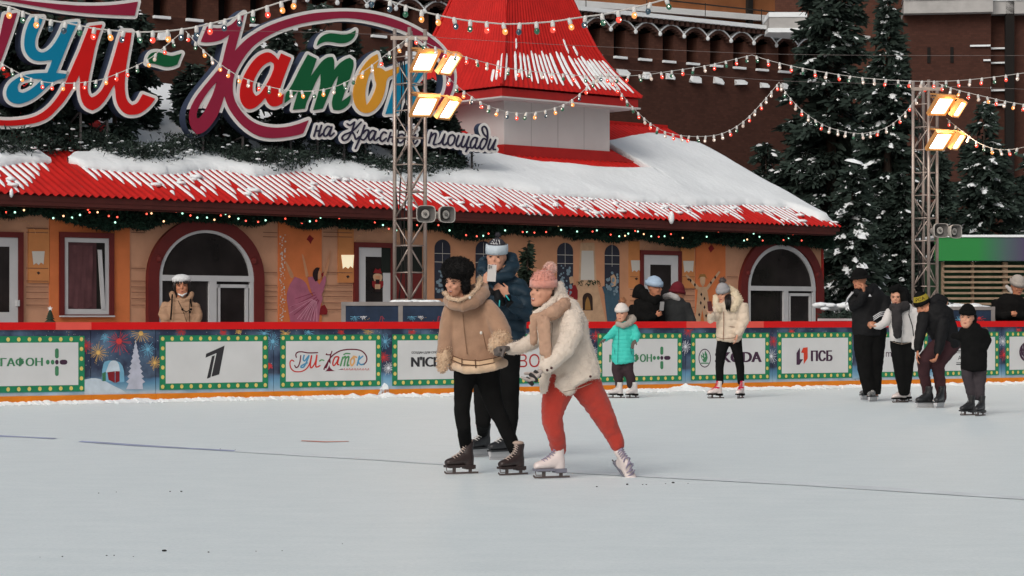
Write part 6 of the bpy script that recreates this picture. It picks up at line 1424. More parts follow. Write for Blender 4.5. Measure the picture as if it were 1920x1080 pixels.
# ---------------------------------------------------------------- 1. woman in the tan shearling
p = Person('woman in a tan shearling coat and black fur hat skating beside the woman in white', 900, 17.0)
TAN = mat('tan_shearling', srgb(158, 124, 100), .95, .5, 70, .10, 14, .15, sheen=.3, dist=.006); TANL = mat('tan_fleece_edge', srgb(206, 176, 146), .95, .5, 60, .10, 20, .15, sheen=.3)
h = Hd(856, 527, 17.0, 54, -34, 16, 8)
d_l = ice_d(888)-17.0; d_r = ice_d(890)-17.0
legs = [[(876, 690, .02, 27, .8), (869, 725, .02, 18.5), (866, 770, .0, 15.5), (869, 800, .0, 14), (875, 840, d_l, 12.5)], [(912, 690, .06, 28, .8), (916, 720, .06, 22), (928, 762, .04, 17.5), (946, 798, .02, 14.5), (965, 843, d_r, 13)]]
p.wear('trousers', BLK, legs, .013, 3, .010, .08)
coat = [[(868, 566, .02, 20, .8), (872, 580, .02, 34, .66), (881, 605, .02, 46, .55), (886, 640, .02, 50, .55), (890, 668, .02, 50, .6), (893, 682, .02, 54, .62)]]
arm_r = [[(910, 572, .0, 17), (928, 598, -.04, 19), (941, 622, -.08, 19), (944, 640, -.14, 17)], [(944, 640, -.14, 17), (936, 652, -.2, 15)]]
arm_l = [[(846, 578, .0, 15), (838, 610, -.02, 14), (834, 640, -.04, 14), (834, 660, -.05, 14)]]
co = p.wear('coat', TAN, coat+arm_r+arm_l, .012, 3, .012, .12, fold=((.006, .045),))
hem = p.wear('coat_hem', TANL, [[(848, 684, -.0, 8.5), (873, 693, -.17, 9), (898, 692, -.19, 9), (925, 687, -.17, 9), (946, 680, -.04, 9)]], .010, 2, .008, .03, inbody=False)
m = MB()
q = [(848, 671, -.02), (868, 679, -.185), (898, 681, -.205), (925, 676, -.18), (941, 671, -.06)]
for a, b in zip(q, q[1:]):
    A = p.P(*a); B = p.P(*b); m.add([A+Vector((0, -.012, .014)), B+Vector((0, -.012, .014)), B+Vector((0, -.014, -.014)), A+Vector((0, -.014, -.014)), A+Vector((0, .01, .014)), B+Vector((0, .01, .014)), B+Vector((0, .01, -.014)), A+Vector((0, .01, -.014))], [(3, 2, 1, 0), (0, 1, 5, 4), (2, 3, 7, 6)])
p.mb(m, 'belt', mat('tan_belt', srgb(206, 172, 138), .8), False)
m = MB()
for dy in (-.017, .017): m.tube([p.P(a, b, c-.012)+Vector((0, 0, dy)) for a, b, c in q], .0035, 4)
m.tube([p.P(866, 672, -.21), p.P(866, 687, -.21)], .004, 4); m.tube([p.P(891, 674, -.225), p.P(892, 690, -.225)], .004, 4)
p.mb(m, 'belt_seams', mat('seam_brown', srgb(96, 66, 48), .9))
cf = p.wear('sleeve_cuff', TANL, [[(943, 634, -.15, 19), (936, 645, -.21, 19), (930, 651, -.25, 17)]], .011, 1, .012, .03, inbody=False); tufts_on(cf, 1500, .016, TANL, 'fleece', .004, 1)
gl_ = p.wear('mitten', TANL, [[(835, 655, -.05, 13), (832, 672, -.05, 13), (829, 692, -.05, 9)]], .011, 2, .01, .03, inbody=False, label='pale fluffy mitten'); tufts_on(gl_, 1200, .014, TANL, 'fleece', .004, 2)
col_ = p.wear('collar', TAN, [[(838, 562, -.03, 9), (846, 571, -.12, 10), (866, 574, -.17, 12), (890, 565, -.12, 14), (906, 548, .0, 15), (903, 541, .06, 15)], [(846, 555, .08, 14), (880, 552, .12, 18), (902, 545, .08, 16)]], .012, 2, .012, .06, inbody=False)
ce = p.wear('collar_edge', TANL, [[(834, 548, .0, 4), (841, 559, -.13, 4), (860, 563, -.22, 4), (882, 555, -.17, 4), (896, 540, -.05, 5), (900, 522, .05, 6)]], .010, 1, .006, .03, inbody=False); tufts_on(ce, 900, .012, TANL, 'fleece', .003, 4)
p.skin(SKIN, h, [dict(wrist=p.P(938, 645, -.17), fdir=(-.6, -.5, -.3), pn=(0, 0, -1), curl=1.3, size=.15)], [(868, 560, .03, 13), (862, 545, .02, 12)], .010)
face(h, p.t, p.o, .4)
FURB = mat('black_fur', (.010, .009, .009), .9, 0, 0, .3, 10)
hc = h.p(0.02, .08, .40); m = MB(); m.ball(hc, 1, 16, 12, (.56*h.h, .60*h.h, .42*h.h))
for sg in (-1, 1): m.ball(h.p(sg*.38, .0, -.02), 1, 12, 8, (.14*h.h, .28*h.h, .40*h.h))
fh = remesh(m, 'fur_hat', FURB, p.t, .012, 1, .01, .03, p.o); tufts_on(fh, 9000, .014, FURB, 'fur', .0035, 7)
m = MB()
for x, y, o_ in ((881, 558, -.24), (902, 624, -.24)): m.ball(p.P(x, y, o_), .010, 8, 6, (1, 1, 1.3))
p.mb(m, 'buttons', mat('cream_button', (.7, .66, .6), .4))
BOOTB = mat('brown_black_boot', (.030, .018, .017), .45, .1, 40, .1, 8, .5); LACE = mat('pale_lace', (.52, .42, .37), .8); DKB = mat('dark_blade', (.10, .075, .07), .45, spec=.5)
skate(p.t, p.o, 865, 889, 205, 'figure', BOOTB, BOOTB, DKB, LACE, mat('fleece_cuff', (.48, .36, .30), .9), .86)
skate(p.t, p.o, 962, 891, 214, 'figure', BOOTB, BOOTB, DKB, LACE, MATS['fleece_cuff'], .82)

SEAM = mat('seam_mid_brown', srgb(128, 98, 76), .9)  # coat seams in a darker brown than the cloth
seams(p, [[(868, 588, -.088), (871, 625, -.10), (876, 664, -.108)], [(905, 622, -.075), (909, 640, -.08), (912, 655, -.085)]], .003, 'seams', SEAM)
# ---------------------------------------------------------------- 2. man taking a photo
p = Person('man in a dark teal puffer jacket filming with a phone behind the two women', 935, 18.8)
TEAL = mat('teal_puffer', srgb(24, 46, 60), .6, .35, 10, .15, 6, .3, dist=.02, quilt=3.2, qd=.03)
h = Hd(931, 483, 18.8, 52, -12, 4, 3)
d_l = ice_d(857)-18.8; d_r = ice_d(862)-18.8
p.wear('trousers', BLK, [[(918, 655, .05, 32, .8), (908, 700, .03, 22), (905, 750, .02, 17.5), (906, 785, .0, 15.5), (905, 812, d_l, 11)], [(946, 655, .05, 32, .8), (953, 700, .03, 22), (957, 750, .02, 17), (958, 785, 0, 14), (955, 820, d_r, 12)]], .015, 3, .010, .08, extra=lambda mb: ring_loft(mb, [(898, 792, .0, 9), (912, 796, 0, 9)], 223, 18.8))
j = p.wear('jacket', TEAL, [[(934, 520, .04, 30, .75), (938, 540, .03, 44, .6), (943, 580, .03, 47, .6), (943, 620, .03, 44, .6), (942, 652, .03, 42, .65)],
    [(968, 532, .0, 18), (984, 562, -.05, 19), (985, 590, -.12, 18), (968, 575, -.22, 15), (953, 560, -.30, 12)], [(908, 532, .0, 16), (900, 560, -.08, 15), (906, 545, -.22, 12), (910, 536, -.28, 9)]], .015, 3, .018, .09, fold=((.008, .035),))
hood = p.wear('hood', TEAL, [[(912, 516, -.04, 11), (930, 524, -.10, 12), (950, 516, -.07, 14), (962, 498, .0, 14), (960, 480, .1, 10)], [(905, 508, .02, 12), (906, 488, .08, 9)], [(906, 490, .1, 9), (935, 485, .17, 16), (960, 482, .1, 10)]], .014, 2, .014, .05, inbody=False)
p.skin(SKIN, h, [dict(wrist=p.P(909, 537, -.33), fdir=(.12, -.15, 1), pn=(.9, .4, 0), curl=.75, size=.20), dict(wrist=p.P(952, 556, -.30), fdir=(-.75, -.1, .65), pn=(-.3, .9, .2), curl=.65, size=.20, thumb=-1)], [(932, 515, .04, 13), (931, 500, .03, 12)], .010)
face(h, p.t, p.o, 1)
WOOL = mat('pale_grey_wool', srgb(188, 198, 206), .95, .4, 60, .06, 20, .15); NAVW = mat('charcoal_wool', srgb(58, 56, 62), .95, .4, 60, .1, 20, .15)
hat = beanie(p, h, NAVW, z0=.16, top=.72, grow=.03, cuffm=WOOL, cuff_h=.32, pom=NAVW, pom_r=.13, pom_at=(0, .1, .80), pom_n=250)
# woven band lettering on the hat
tm = text_mesh('hat_lettering', 'ELLY', mat('white_wool', (.66, .66, .66), .95), (-.24, .50, .32, .66), 0, .0)
co_ = np.empty(len(tm.vertices)*3); tm.vertices.foreach_get('co', co_); co_ = co_.reshape(-1, 3); out = []
for x, y, z in co_:
    a = x/.42; t = (z-.16)/.56; q = math.sqrt(max(0.02, 1-t**2.4)); v_ = h.p((.345+.045)*q*math.sin(a), -(.405+.05)*q*math.cos(a), z)-p.o; out.append(v_)
tm.vertices.foreach_set('co', np.array(out).ravel()); tm.update(); link('lettering', tm, hat)
phone(p, p.P(922, 512, -.40), (1, .1, -.06), (.06, -.1, 1), size=(.072, .138))
m = MB(); m.tube([p.P(930, 545, -.34), p.P(936, 560, -.35), p.P(945, 572, -.34)], [.03, .042, .02], 8); m.tube([p.P(915, 540, -.34), p.P(922, 548, -.34), p.P(930, 552, -.33)], [.02, .022, .02], 8); m.tube([p.P(952, 556, -.35), p.P(957, 566, -.36), p.P(951, 576, -.35)], [.03, .03, .012], 8)
p.mb(m, 'gloves', BLK2); m = MB(); m.tube([p.P(937, 562, -.38), p.P(936, 575, -.38)], .006, 5); m.tube([p.P(948, 553, -.38), p.P(955, 563, -.40)], .006, 5); p.mb(m, 'glove_trim', mat('turquoise_trim', srgb(40, 170, 170), .5))
HKB = mat('hockey_black', (.020, .020, .022), .4, .05, 40, .2, 30, .5); HKG = mat('hockey_grey', (.50, .49, .50), .4); LW = mat('white_lace', (.68, .66, .64), .8)
skate(p.t, p.o, 901, 857, 228, 'hockey', HKB, HKB, HKG, LW, None, .95); skate(p.t, p.o, 944, 862, 214, 'hockey', HKB, HKB, HKG, LW, None, .95)

# ---------------------------------------------------------------- 3. woman in the white sherpa coat
p = Person('laughing woman in white fleece coat, pink pompom hat and coral trousers skating', 1050, 16.6)
SHER = mat('white_sherpa', srgb(214, 200, 186), .95, .6, 75, .07, 20, .12, sheen=.3, dist=.008); CORAL = mat('coral_cord', srgb(170, 54, 42), .9, .3, 60, .08, 10, .15, sheen=.2); SCARF = mat('beige_scarf', srgb(176, 142, 120), .95, .4, 50, .1, 14, .15)
h = Hd(1018, 546, 16.6, 58, -48, 0, 6)
dA = ice_d(896)-16.6; dB = .15
p.wear('trousers', CORAL, [[(1062, 700, .03, 34, .8), (1044, 740, .0, 27), (1036, 770, -.02, 22), (1036, 792, -.02, 19.5), (1043, 815, .0, 17), (1048, 845, dA, 15)], [(1085, 700, .06, 34, .8), (1102, 728, .08, 30), (1122, 762, .1, 24), (1138, 792, .12, 20), (1150, 815, dB, 17), (1159, 836, dB, 14.5)]], .012, 3, .016, .07, fold=((.010, .03),),
       extra=lambda mb: [ring_loft(mb, [(1021, 791, -.02, 4), (1036, 794, -.05, 5), (1052, 792, -.02, 4)], 252, 16.6)])
ct = p.wear('coat', SHER, [[(1034, 562, .04, 24, .7), (1048, 580, .03, 38, .62), (1056, 610, .03, 47, .58), (1060, 645, .03, 48, .6), (1070, 680, .03, 51, .62), (1077, 705, .03, 51, .65), (1084, 720, .02, 46, .7)], [(1100, 690, .06, 20), (1112, 712, .05, 15)], [(1026, 660, -.05, 12), (1022, 700, -.12, 12), (1019, 735, -.14, 7)], [(1055, 715, -.05, 20, .9), (1068, 733, -.08, 12)],
    [(1070, 592, -.06, 22), (1072, 625, -.14, 22), (1058, 655, -.2, 19), (1038, 676, -.24, 16), (1022, 690, -.26, 14)], [(1030, 610, .1, 18), (1000, 640, .12, 16), (975, 652, .08, 13), (956, 655, .04, 12)]], .012, 2, .014, .11, fold=((.008, .03),))
tufts_on(ct, 14000, .0055, SHER, 'fleece', .0045, 5)
cl = p.wear('collar', SHER, [[(1002, 588, -.10, 6), (1018, 582, -.10, 8), (1036, 568, -.03, 9), (1046, 548, .03, 9), (1050, 532, .06, 7)], [(1047, 535, .04, 9), (1052, 560, .08, 16)]], .011, 2, .008, .04, inbody=False); tufts_on(cl, 1200, .006, SHER, 'fleece', .004, 6)
p.wear('scarf', SCARF, [[(1000, 597, -.10, 9), (1015, 596, -.16, 12), (1038, 586, -.15, 14), (1058, 572, -.05, 14), (1066, 564, .05, 11)], [(1003, 594, -.16, 9, .5), (999, 615, -.16, 7.5, .5), (1001, 642, -.15, 8, .4)], [(1013, 596, -.22, 8, .6), (1015, 625, -.24, 7, .5), (1018, 662, -.25, 7, .4)], [(1024, 598, -.24, 8, .6), (1027, 630, -.26, 7, .5), (1028, 672, -.27, 7.5, .4)]], .010, 2, .012, .03, inbody=False, fold=((.012, .06),))
m = MB(); 
p.skin(SKIN, h, [], [(1034, 575, .03, 14), (1028, 560, .02, 13)], .010)
face(h, p.t, p.o, 1)
PNK = mat('pink_knit', srgb(206, 140, 124), .95, .6, 70, .06, 20, .15, sheen=.4)
hp = beanie(p, h, PNK, z0=.17, top=.70, grow=.04, cuffm=PNK, cuff_h=.2, pom=mat('pink_fur', srgb(232, 196, 184), .95), pom_r=.22, pom_at=(.02, .22, .74), pom_n=1800)
m = MB(); m.tube([h.p(.28, .12, .05), h.p(.30, .16, -.12)], [.02, .012], 6); p.mb(m, 'hair', BROW)
tufts_on(hp, 2500, .008, PNK, 'knit_fuzz', .003, 9)
seams(p, [[(1036, 605, -.082), (1034, 640, -.09), (1036, 660, -.1)], [(1056, 735, -.15), (1085, 728, -.10), (1110, 718, -.03)]], .003, 'seams', mat('seam_grey_beige', srgb(150, 134, 120), .9))
GLB = mat('knit_glove_black', (.03, .028, .028), .9); GLW = mat('knit_glove_pale', (.42, .36, .33), .9)
m = MB(); hand(m, p.P(1013, 696, -.28), (-.75, -.25, -.7), (-.5, -.3, .6), .19, .55, True); gv = remesh(m, 'glove', GLW, p.t, .007, 1, 0, .1, p.o); gv['label'] = 'black and white knitted glove'
m = MB(); fv = Vector((-.75, -.25, -.7)).normalized(); w0 = p.P(1013, 696, -.28)
for k_, r_ in ((.02, .030), (.055, .038), (.09, .041), (.115, .037)):
    m.tube([w0+fv*(k_-.008), w0+fv*(k_+.008)], [r_, r_], 10)
p.mb(m, 'glove_stripes', GLB, True, gv) if False else None
mm_ = MB(); 
for k_, r_ in ((.03, .034), (.07, .043), (.11, .040)): mm_.tube([w0+fv*(k_-.009)-p.o, w0+fv*(k_+.009)-p.o], [r_, r_], 10)
mm_.build('glove_stripes', GLB, gv, True)
m = MB(); hand(m, p.P(952, 654, .0), (-1, -.5, -.05), (0, -.4, -1), .2, 1.35, True); gv = remesh(m, 'glove', mat('grey_brown_glove', (.12, .10, .09), .7), p.t, .007, 1, 0, .1, p.o); gv['label'] = 'grey brown glove holding the hand of the woman in tan'
m = MB()
for x, y, o_ in ((1034, 690, -.36), (1026, 694, -.36), (1107, 706, -.15)): m.ball(p.P(x, y, o_), .010, 8, 6)
p.mb(m, 'buttons', mat('dark_red_button', (.06, .015, .015), .4))
WB = mat('white_boot', srgb(222, 208, 204), .4, .1, 30, .08, 6, .5); WB2 = mat('white_boot_lilac_lace', srgb(150, 140, 160), .7)
skate(p.t, p.o, 1034, 897, 203, 'figure', WB, mat('grey_sole', (.18, .18, .22), .6), DKB, WB2, None, .90)
r_ = skate(p.t, p.o, 1185, 888, 0, 'pointed', WB, MATS['grey_sole'], DKB, WB2, None, .86, d=16.6+dB, label='white skate pushed back with the toe down')
U = Vector((-.40, -.08, .91)).normalized(); Xv = Vector((.40, -.88, .10)); Xv = (Xv-U*Xv.dot(U)).normalized(); Yv = U.cross(Xv)
Rm = Matrix((Xv, Yv, U)).transposed(); r_.rotation_euler = Rm.to_euler(); r_.location = p.P(1159, 843, dB)-p.o-Rm @ Vector((-.07, 0, .285))*.86

# ---------------------------------------------------------------- 4. child in turquoise
p = Person('child in a turquoise jacket with a brown pompom hat standing by the boards', 1168, 33.2)
TURQ = mat('turquoise_nylon', srgb(64, 192, 178), .65, .3, 14, .05, 8, .3, dist=.01, quilt=5.5, qd=.007); MITT = mat('grey_mitten', srgb(96, 84, 78), .9); PLUM = mat('dark_plum_snow_trousers', srgb(52, 38, 42), .85, .3, 12, .15, 6)
h = Hd(1166, 588, 33.2, 31, -22, 6, 0)
def stubs(c): return c
p.wear('trousers', PLUM, [[(1160, 672, .02, 12), (1156, 695, .0, 10), (1160, 712, 0, 8.5), (1161, 724, 0, 7.5)], [(1177, 672, .02, 12), (1177, 695, 0, 10.5), (1183, 710, 0, 9), (1183, 724, 0, 7.5)]], .018, 2, .02, .06)
p.wear('jacket', TURQ, [[(1171, 606, .02, 14, .8), (1170, 620, .02, 20, .75), (1168, 650, .02, 21, .75), (1168, 672, .02, 22, .8), (1169, 680, .02, 21.5, .8)], [(1157, 614, -.02, 8), (1145, 628, -.06, 7), (1135, 636, -.1, 5.5)], [(1186, 612, .0, 8.5), (1194, 628, -.05, 8), (1191, 638, -.12, 7)]], .016, 2, .02, .05)
p.wear('scarf', mat('grey_scarf', srgb(160, 150, 140), .95, .4, 40, .1, 10), [[(1157, 607, -.09, 5), (1168, 611, -.12, 5.5), (1180, 606, -.09, 6.5), (1188, 597, .0, 7)], [(1188, 596, .05, 7), (1172, 600, .1, 9)]], .014, 1, .015, .03, inbody=False)
p.skin(SKIN, h, [], [(1170, 606, .02, 5), (1168, 600, .02, 5)], .012); face(h, p.t, p.o, 0)
beanie(p, h, mat('cream_knit', srgb(214, 206, 200), .95, .4, 40, .05, 10), z0=.16, top=.68, grow=.05, cuffm=MATS['cream_knit'], cuff_h=.2, pom=mat('brown_fur', srgb(156, 108, 78), .95), pom_r=.25, pom_at=(.05, .1, .76), pom_n=700, wd=.006)
for w0, f0 in ((p.P(1136, 636, -.1), (-.85, -.3, -.45)), (p.P(1190, 638, -.14), (-.35, -.5, -.7))):
    m = MB(); hand(m, w0, f0, (0, -.3, -1), .17, .25, True); remesh(m, 'mitten', MITT, p.t, .010, 1, 0, .1, p.o)
seams(p, [[(1160, 616, -.112), (1159, 645, -.122), (1158, 680, -.125)], [(1151, 652, -.1), (1153, 664, -.105)], [(1182, 650, -.1), (1184, 664, -.105)]], .004, 'zip', mat('teal_zip', srgb(30, 120, 112), .6))
LIL = mat('white_child_boot', srgb(206, 198, 196), .5, 0, 0, .05, 5)
skate(p.t, p.o, 1156, 746.5, 196, 'figure', LIL, BLK, DKB, LW, None, .8); skate(p.t, p.o, 1186, 746.5, 222, 'figure', LIL, BLK, DKB, LW, None, .8)

# ---------------------------------------------------------------- 5. woman with phone
p = Person('woman in a cream puffer jacket looking at a dark red phone', 1368, 33.0)
CREAM = mat('cream_puffer', srgb(208, 190, 170), .65, .3, 12, .06, 8, .3, dist=.015, quilt=3.0, qd=.012); HAIRK = mat('dark_brown_hair', (.014, .009, .008), .5, .3, 60, .2, 10, .4)
h = Hd(1356, 551, 33.0, 31, -30, 14, 0)
p.wear('leggings', BLK, [[(1359, 632, .02, 14), (1352, 660, .0, 10.5), (1349, 690, .0, 8), (1350, 718, 0, 7)], [(1377, 632, .02, 14), (1383, 660, 0, 10), (1388, 690, 0, 8), (1389, 718, 0, 6.5)]], .018, 2)
p.wear('jacket', CREAM, [[(1368, 560, .03, 20, .75), (1371, 574, .02, 27, .65), (1369, 605, .02, 26, .65), (1367, 630, .02, 25, .7), (1366, 639, .02, 24, .7)], [(1348, 572, -.04, 10), (1338, 598, -.08, 10), (1334, 600, -.16, 9), (1334, 588, -.24, 7)], [(1392, 572, -.0, 12), (1395, 600, -.05, 11), (1388, 618, -.12, 9), (1383, 626, -.16, 7)]], .016, 2, .022, .06, fold=((.01, .03),))
fc = p.wear('fur_collar', mat('cream_fur', srgb(214, 198, 172), .95), [[(1343, 556, .0, 6), (1342, 570, -.05, 6), (1349, 582, -.12, 5)], [(1376, 550, .0, 9), (1384, 562, -.04, 10), (1374, 580, -.12, 7)], [(1350, 545, .1, 9), (1365, 545, .14, 11), (1378, 552, .08, 10)]], .016, 1, .02, .04, inbody=False); tufts_on(fc, 3000, .012, MATS['cream_fur'], 'fur', .006, 8)
m = MB(); 
for k in range(10):
    x = 1360+k*1.0; m.tube([p.P(x, 553, -.05), p.P(x+.5, 566, -.15-.01*(k % 3)), p.P(x+1-k*.2, 580+(k % 5), -.17)], [.016, .014, .004], 5)
p.mb(m, 'hair', HAIRK)
p.skin(SKIN, h, [dict(wrist=p.P(1334, 590, -.26), fdir=(-.05, .1, 1), pn=(-.3, .9, 0), curl=.7, size=.18), dict(wrist=p.P(1382, 627, -.17), fdir=(-.1, -.2, -1), pn=(-1, 0, 0), curl=.4, size=.18)], [(1362, 572, .02, 7), (1360, 562, .02, 7)], .011); face(h, p.t, p.o, 0)
beanie(p, h, mat('grey_knit', srgb(150, 148, 150), .95, .4, 40, .08, 10), z0=.14, top=.72, grow=.05, cuffm=MATS['grey_knit'], cuff_h=.22, pom=mat('dark_grey_fur', srgb(84, 76, 74), .95), pom_r=.24, pom_at=(0, .1, .80), pom_n=700, wd=.006)
phone(p, p.P(1331, 574, -.34), (1, .5, .1), (-.15, -.3, 1), mat('phone_dark_red', (.10, .02, .02), .4), False)
seams(p, [[(1357, 584, -.13), (1357, 610, -.135), (1356, 638, -.135)]], .006, 'zip', mat('brown_zip', srgb(130, 92, 72), .7)); seams(p, [[(1343, 632, -.07), (1356, 635, -.14), (1380, 633, -.11)], [(1368, 612, -.13), (1382, 614, -.105)]], .004, 'seams', mat('brown_zip', (0, 0, 0)))
PKL = mat('pink_lace', srgb(206, 30, 74), .7)
r_ = skate(p.t, p.o, 1342, 747, 208, 'figure', WB, BLK, DKB, PKL, None, .88); 
for k in range(1): link('boot_tongue', with_mat(SK['figure'][4], PKL), r_, (.03, 0, -.12))
r_ = skate(p.t, p.o, 1388.5, 747, 244, 'figure', WB, BLK, DKB, PKL, None, .88); link('boot_tongue', with_mat(SK['figure'][4], PKL), r_, (.03, 0, -.12))

# ---------------------------------------------------------------- 6. tall man in black tracksuit
p = Person('tall man in a black tracksuit with white stripes, hand raised to his face', 1630, 31.7)
h = Hd(1613, 524, 31.7, 36, -50, 8, 0)
p.wear('trousers', BLK, [[(1624, 618, .02, 24, .8), (1618, 650, .0, 18), (1624, 700, -.0, 14.5), (1630, 738, 0, 11)], [(1640, 618, .04, 24, .8), (1642, 650, .05, 18), (1640, 700, .06, 14), (1641, 738, .05, 11)]], .018, 3, .02, .08)
p.wear('jacket', BLK2, [[(1628, 542, .03, 22, .75), (1628, 556, .02, 36, .62), (1630, 585, .02, 33, .62), (1628, 615, .02, 31, .68), (1628, 628, .02, 29, .7)], [(1598, 556, .0, 12), (1602, 575, -.06, 12), (1614, 565, -.2, 10), (1620, 550, -.27, 8)], [(1656, 560, .0, 14), (1664, 585, -.06, 13), (1652, 600, -.14, 10), (1641, 605, -.16, 7.5)]], .018, 2, .02, .08)
p.wear('jacket_collar', BLK2, [[(1604, 546, -.1, 7), (1614, 552, -.15, 7), (1630, 548, -.1, 9), (1640, 538, .03, 9)]], .016, 1, 0, inbody=False)
p.skin(SKIN_D, h, [dict(wrist=p.P(1620, 546, -.28), fdir=(-.05, .05, 1), pn=(-.8, .5, 0), curl=.8, size=.19), dict(wrist=p.P(1642, 605, -.18), fdir=(-1, -.1, -.05), pn=(0, .3, -1), curl=1.0, size=.2)], [(1622, 548, .02, 9), (1617, 538, .02, 9)], .011); face(h, p.t, p.o, 0)
bh = beanie(p, h, BLK, z0=.12, top=.62, grow=.07)
m = MB(); n = 18; v = []
for r_, z in ((.40, .22), (.56, .08)): v += [h.p(r_*math.cos(2*PI*j/n), r_*1.05*math.sin(2*PI*j/n), z) for j in range(n)]
v += [q+Vector((0, 0, -.006)) for q in v]; m.add(v, [(j, (j+1) % n, n+(j+1) % n, n+j) for j in range(n)]+[(2*n+j, 3*n+j, 3*n+(j+1) % n, 2*n+(j+1) % n) for j in range(n)]+[(n+j, n+(j+1) % n, 3*n+(j+1) % n, 3*n+j) for j in range(n)]); m.v = [(a-p.o.x, b-p.o.y, c-p.o.z) for a, b, c in m.v]; m.build('hat_brim', BLK, bh, True)
m = MB(); STR = mat('white_stripe', (.62, .62, .64), .7)
for k in range(3): m.tube([p.P(1660, 584+k*3.2, -.20), p.P(1650, 586+k*3.2, -.235), p.P(1637+k*.5, 594+k*3.2, -.235)], .007, 5)
for k in range(2): m.tube([p.P(1603-k*5, 545+k*2, -.12), p.P(1592-k*3, 557+k*2, -.12), p.P(1586-k*1, 568+k*2, -.08)], .008, 5)
p.mb(m, 'sleeve_stripes', STR)
m = MB(); m.add([p.P(1628, 556, -.23), p.P(1634, 556, -.23), p.P(1631, 551, -.23)], [(0, 1, 2)]); p.mb(m, 'chest_emblem', STR, False)
HWB = mat('hockey_white_black', (.30, .30, .30), .45, 0, 0, .9, 9)
skate(p.t, p.o, 1627, 750, 214, 'hockey', HWB, HKB, HKG, LW, None, .92); skate(p.t, p.o, 1637, 753, 236, 'hockey', HWB, HKB, HKG, LW, None, .92)

# ---------------------------------------------------------------- 7. woman in white fleece with black hood
p = Person('woman in a white jacket and long black scarf holding the tall man\'s hand', 1692, 31.2)
WFL = mat('white_fleece', srgb(208, 204, 202), .9, .4, 40, .05, 14, .15)
h = Hd(1681, 558, 31.2, 31, -18, 6, 0)
p.wear('trousers', BLK, [[(1684, 640, .02, 16, .85), (1684, 665, .0, 13), (1689, 705, 0, 11), (1693, 737, 0, 8)], [(1700, 640, .03, 16, .85), (1703, 665, .03, 13), (1700, 705, .03, 11), (1698, 737, .02, 8)]], .018, 3, .015, .08)
p.wear('jacket', WFL, [[(1690, 574, .03, 20, .75), (1692, 588, .02, 27, .65), (1692, 615, .02, 26, .65), (1691, 640, .02, 23, .7)], [(1670, 584, -.0, 10), (1660, 605, -.05, 9), (1648, 612, -.1, 7), (1642, 612, -.12, 6)], [(1713, 582, .0, 11), (1718, 610, -.02, 9), (1716, 645, -.04, 7), (1714, 652, -.05, 6)]], .016, 2, .015, .06)
p.wear('scarf', mat('black_grey_scarf', (.028, .025, .026), .95, .4, 30, .3, 10), [[(1672, 575, -.1, 8), (1685, 579, -.16, 10), (1700, 572, -.1, 10)], [(1681, 580, -.19, 10), (1682, 605, -.21, 10), (1683, 630, -.2, 7.5)]], .014, 1, .02, .04, inbody=False)
p.wear('hood', BLK, [[(1686, 545, .04, 17, 1.0), (1688, 552, .05, 18, 1.0), (1692, 566, .08, 16, .8), (1700, 575, .08, 16, .8)], [(1672, 544, -.06, 7), (1684, 538, -.09, 8), (1694, 548, -.07, 6), (1696, 565, -.08, 7)]], .014, 2, .012, .05, inbody=False)
p.skin(SKIN, h, [dict(wrist=p.P(1643, 612, -.13), fdir=(-1, -.1, .1), pn=(0, .3, 1), curl=.9, size=.17)], [(1686, 576, .02, 7), (1684, 568, .02, 7)], .011); face(h, p.t, p.o, 0)
seams(p, [[(1691, 632, -.118), (1691, 646, -.118)], [(1674, 641, -.06), (1690, 645, -.12), (1706, 642, -.08)]], .004, 'seams', mat('seam_grey_beige', (0, 0, 0)))
m = MB(); m.tube([p.P(1706, 572, -.12), p.P(1704, 590, -.22), p.P(1711, 612, -.20), p.P(1713, 630, -.15)], .007, 5); p.mb(m, 'bag_strap', BLK)
skate(p.t, p.o, 1688, 755, 208, 'figure', WB, BLK, DKB, LW, None, .86); skate(p.t, p.o, 1697, 753, 216, 'figure', WB, BLK, DKB, LW, None, .86)

# ---------------------------------------------------------------- 8. man bending forward
p = Person('man bending forward in a black jacket and maroon trousers, hat with yellow band', 1750, 29.6)
MRN = mat('maroon_trousers', srgb(58, 32, 36), .85, .3, 14, .12, 8)
h = Hd(1731, 575, 29.6, 36, -38, 20, -8)
p.wear('trousers', MRN, [[(1776, 640, .03, 19, .9), (1750, 656, -.06, 16), (1732, 676, -.14, 13.5), (1732, 700, -.06, 11.5), (1737, 722, .0, 10), (1741, 749, 0, 9.5)], [(1786, 640, .08, 19, .9), (1770, 664, -.02, 16), (1758, 686, -.08, 13), (1762, 712, .0, 11), (1766, 749, .02, 9.5)]], .016, 3, .02, .07)
p.wear('jacket', BLK2, [[(1752, 572, -.02, 18, .8), (1757, 590, -.02, 31, .62), (1766, 615, .0, 29, .65), (1777, 640, .04, 25, .75), (1780, 652, .05, 22, .8)], [(1733, 590, -.08, 13), (1727, 620, -.14, 11), (1722, 645, -.18, 9), (1721, 657, -.2, 7)], [(1768, 600, -.12, 13), (1764, 632, -.2, 11), (1760, 655, -.24, 9), (1758, 662, -.25, 7)], [(1742, 575, .05, 12), (1760, 560, .1, 12), (1772, 568, .1, 11)]], .017, 2, .022, .07)
p.skin(SKIN_D, h, [dict(wrist=p.P(1721, 658, -.21), fdir=(-.2, -.15, -1), pn=(1, -.2, 0), curl=.35, size=.20), dict(wrist=p.P(1758, 664, -.26), fdir=(-.35, -.3, -.9), pn=(-.6, .2, .4), curl=.8, size=.20)], [(1746, 586, -.02, 9), (1738, 580, -.05, 9)], .011); face(h, p.t, p.o, 0)
YEL = mat('yellow_knit', srgb(158, 138, 48), .95, .4, 40, .1, 10)
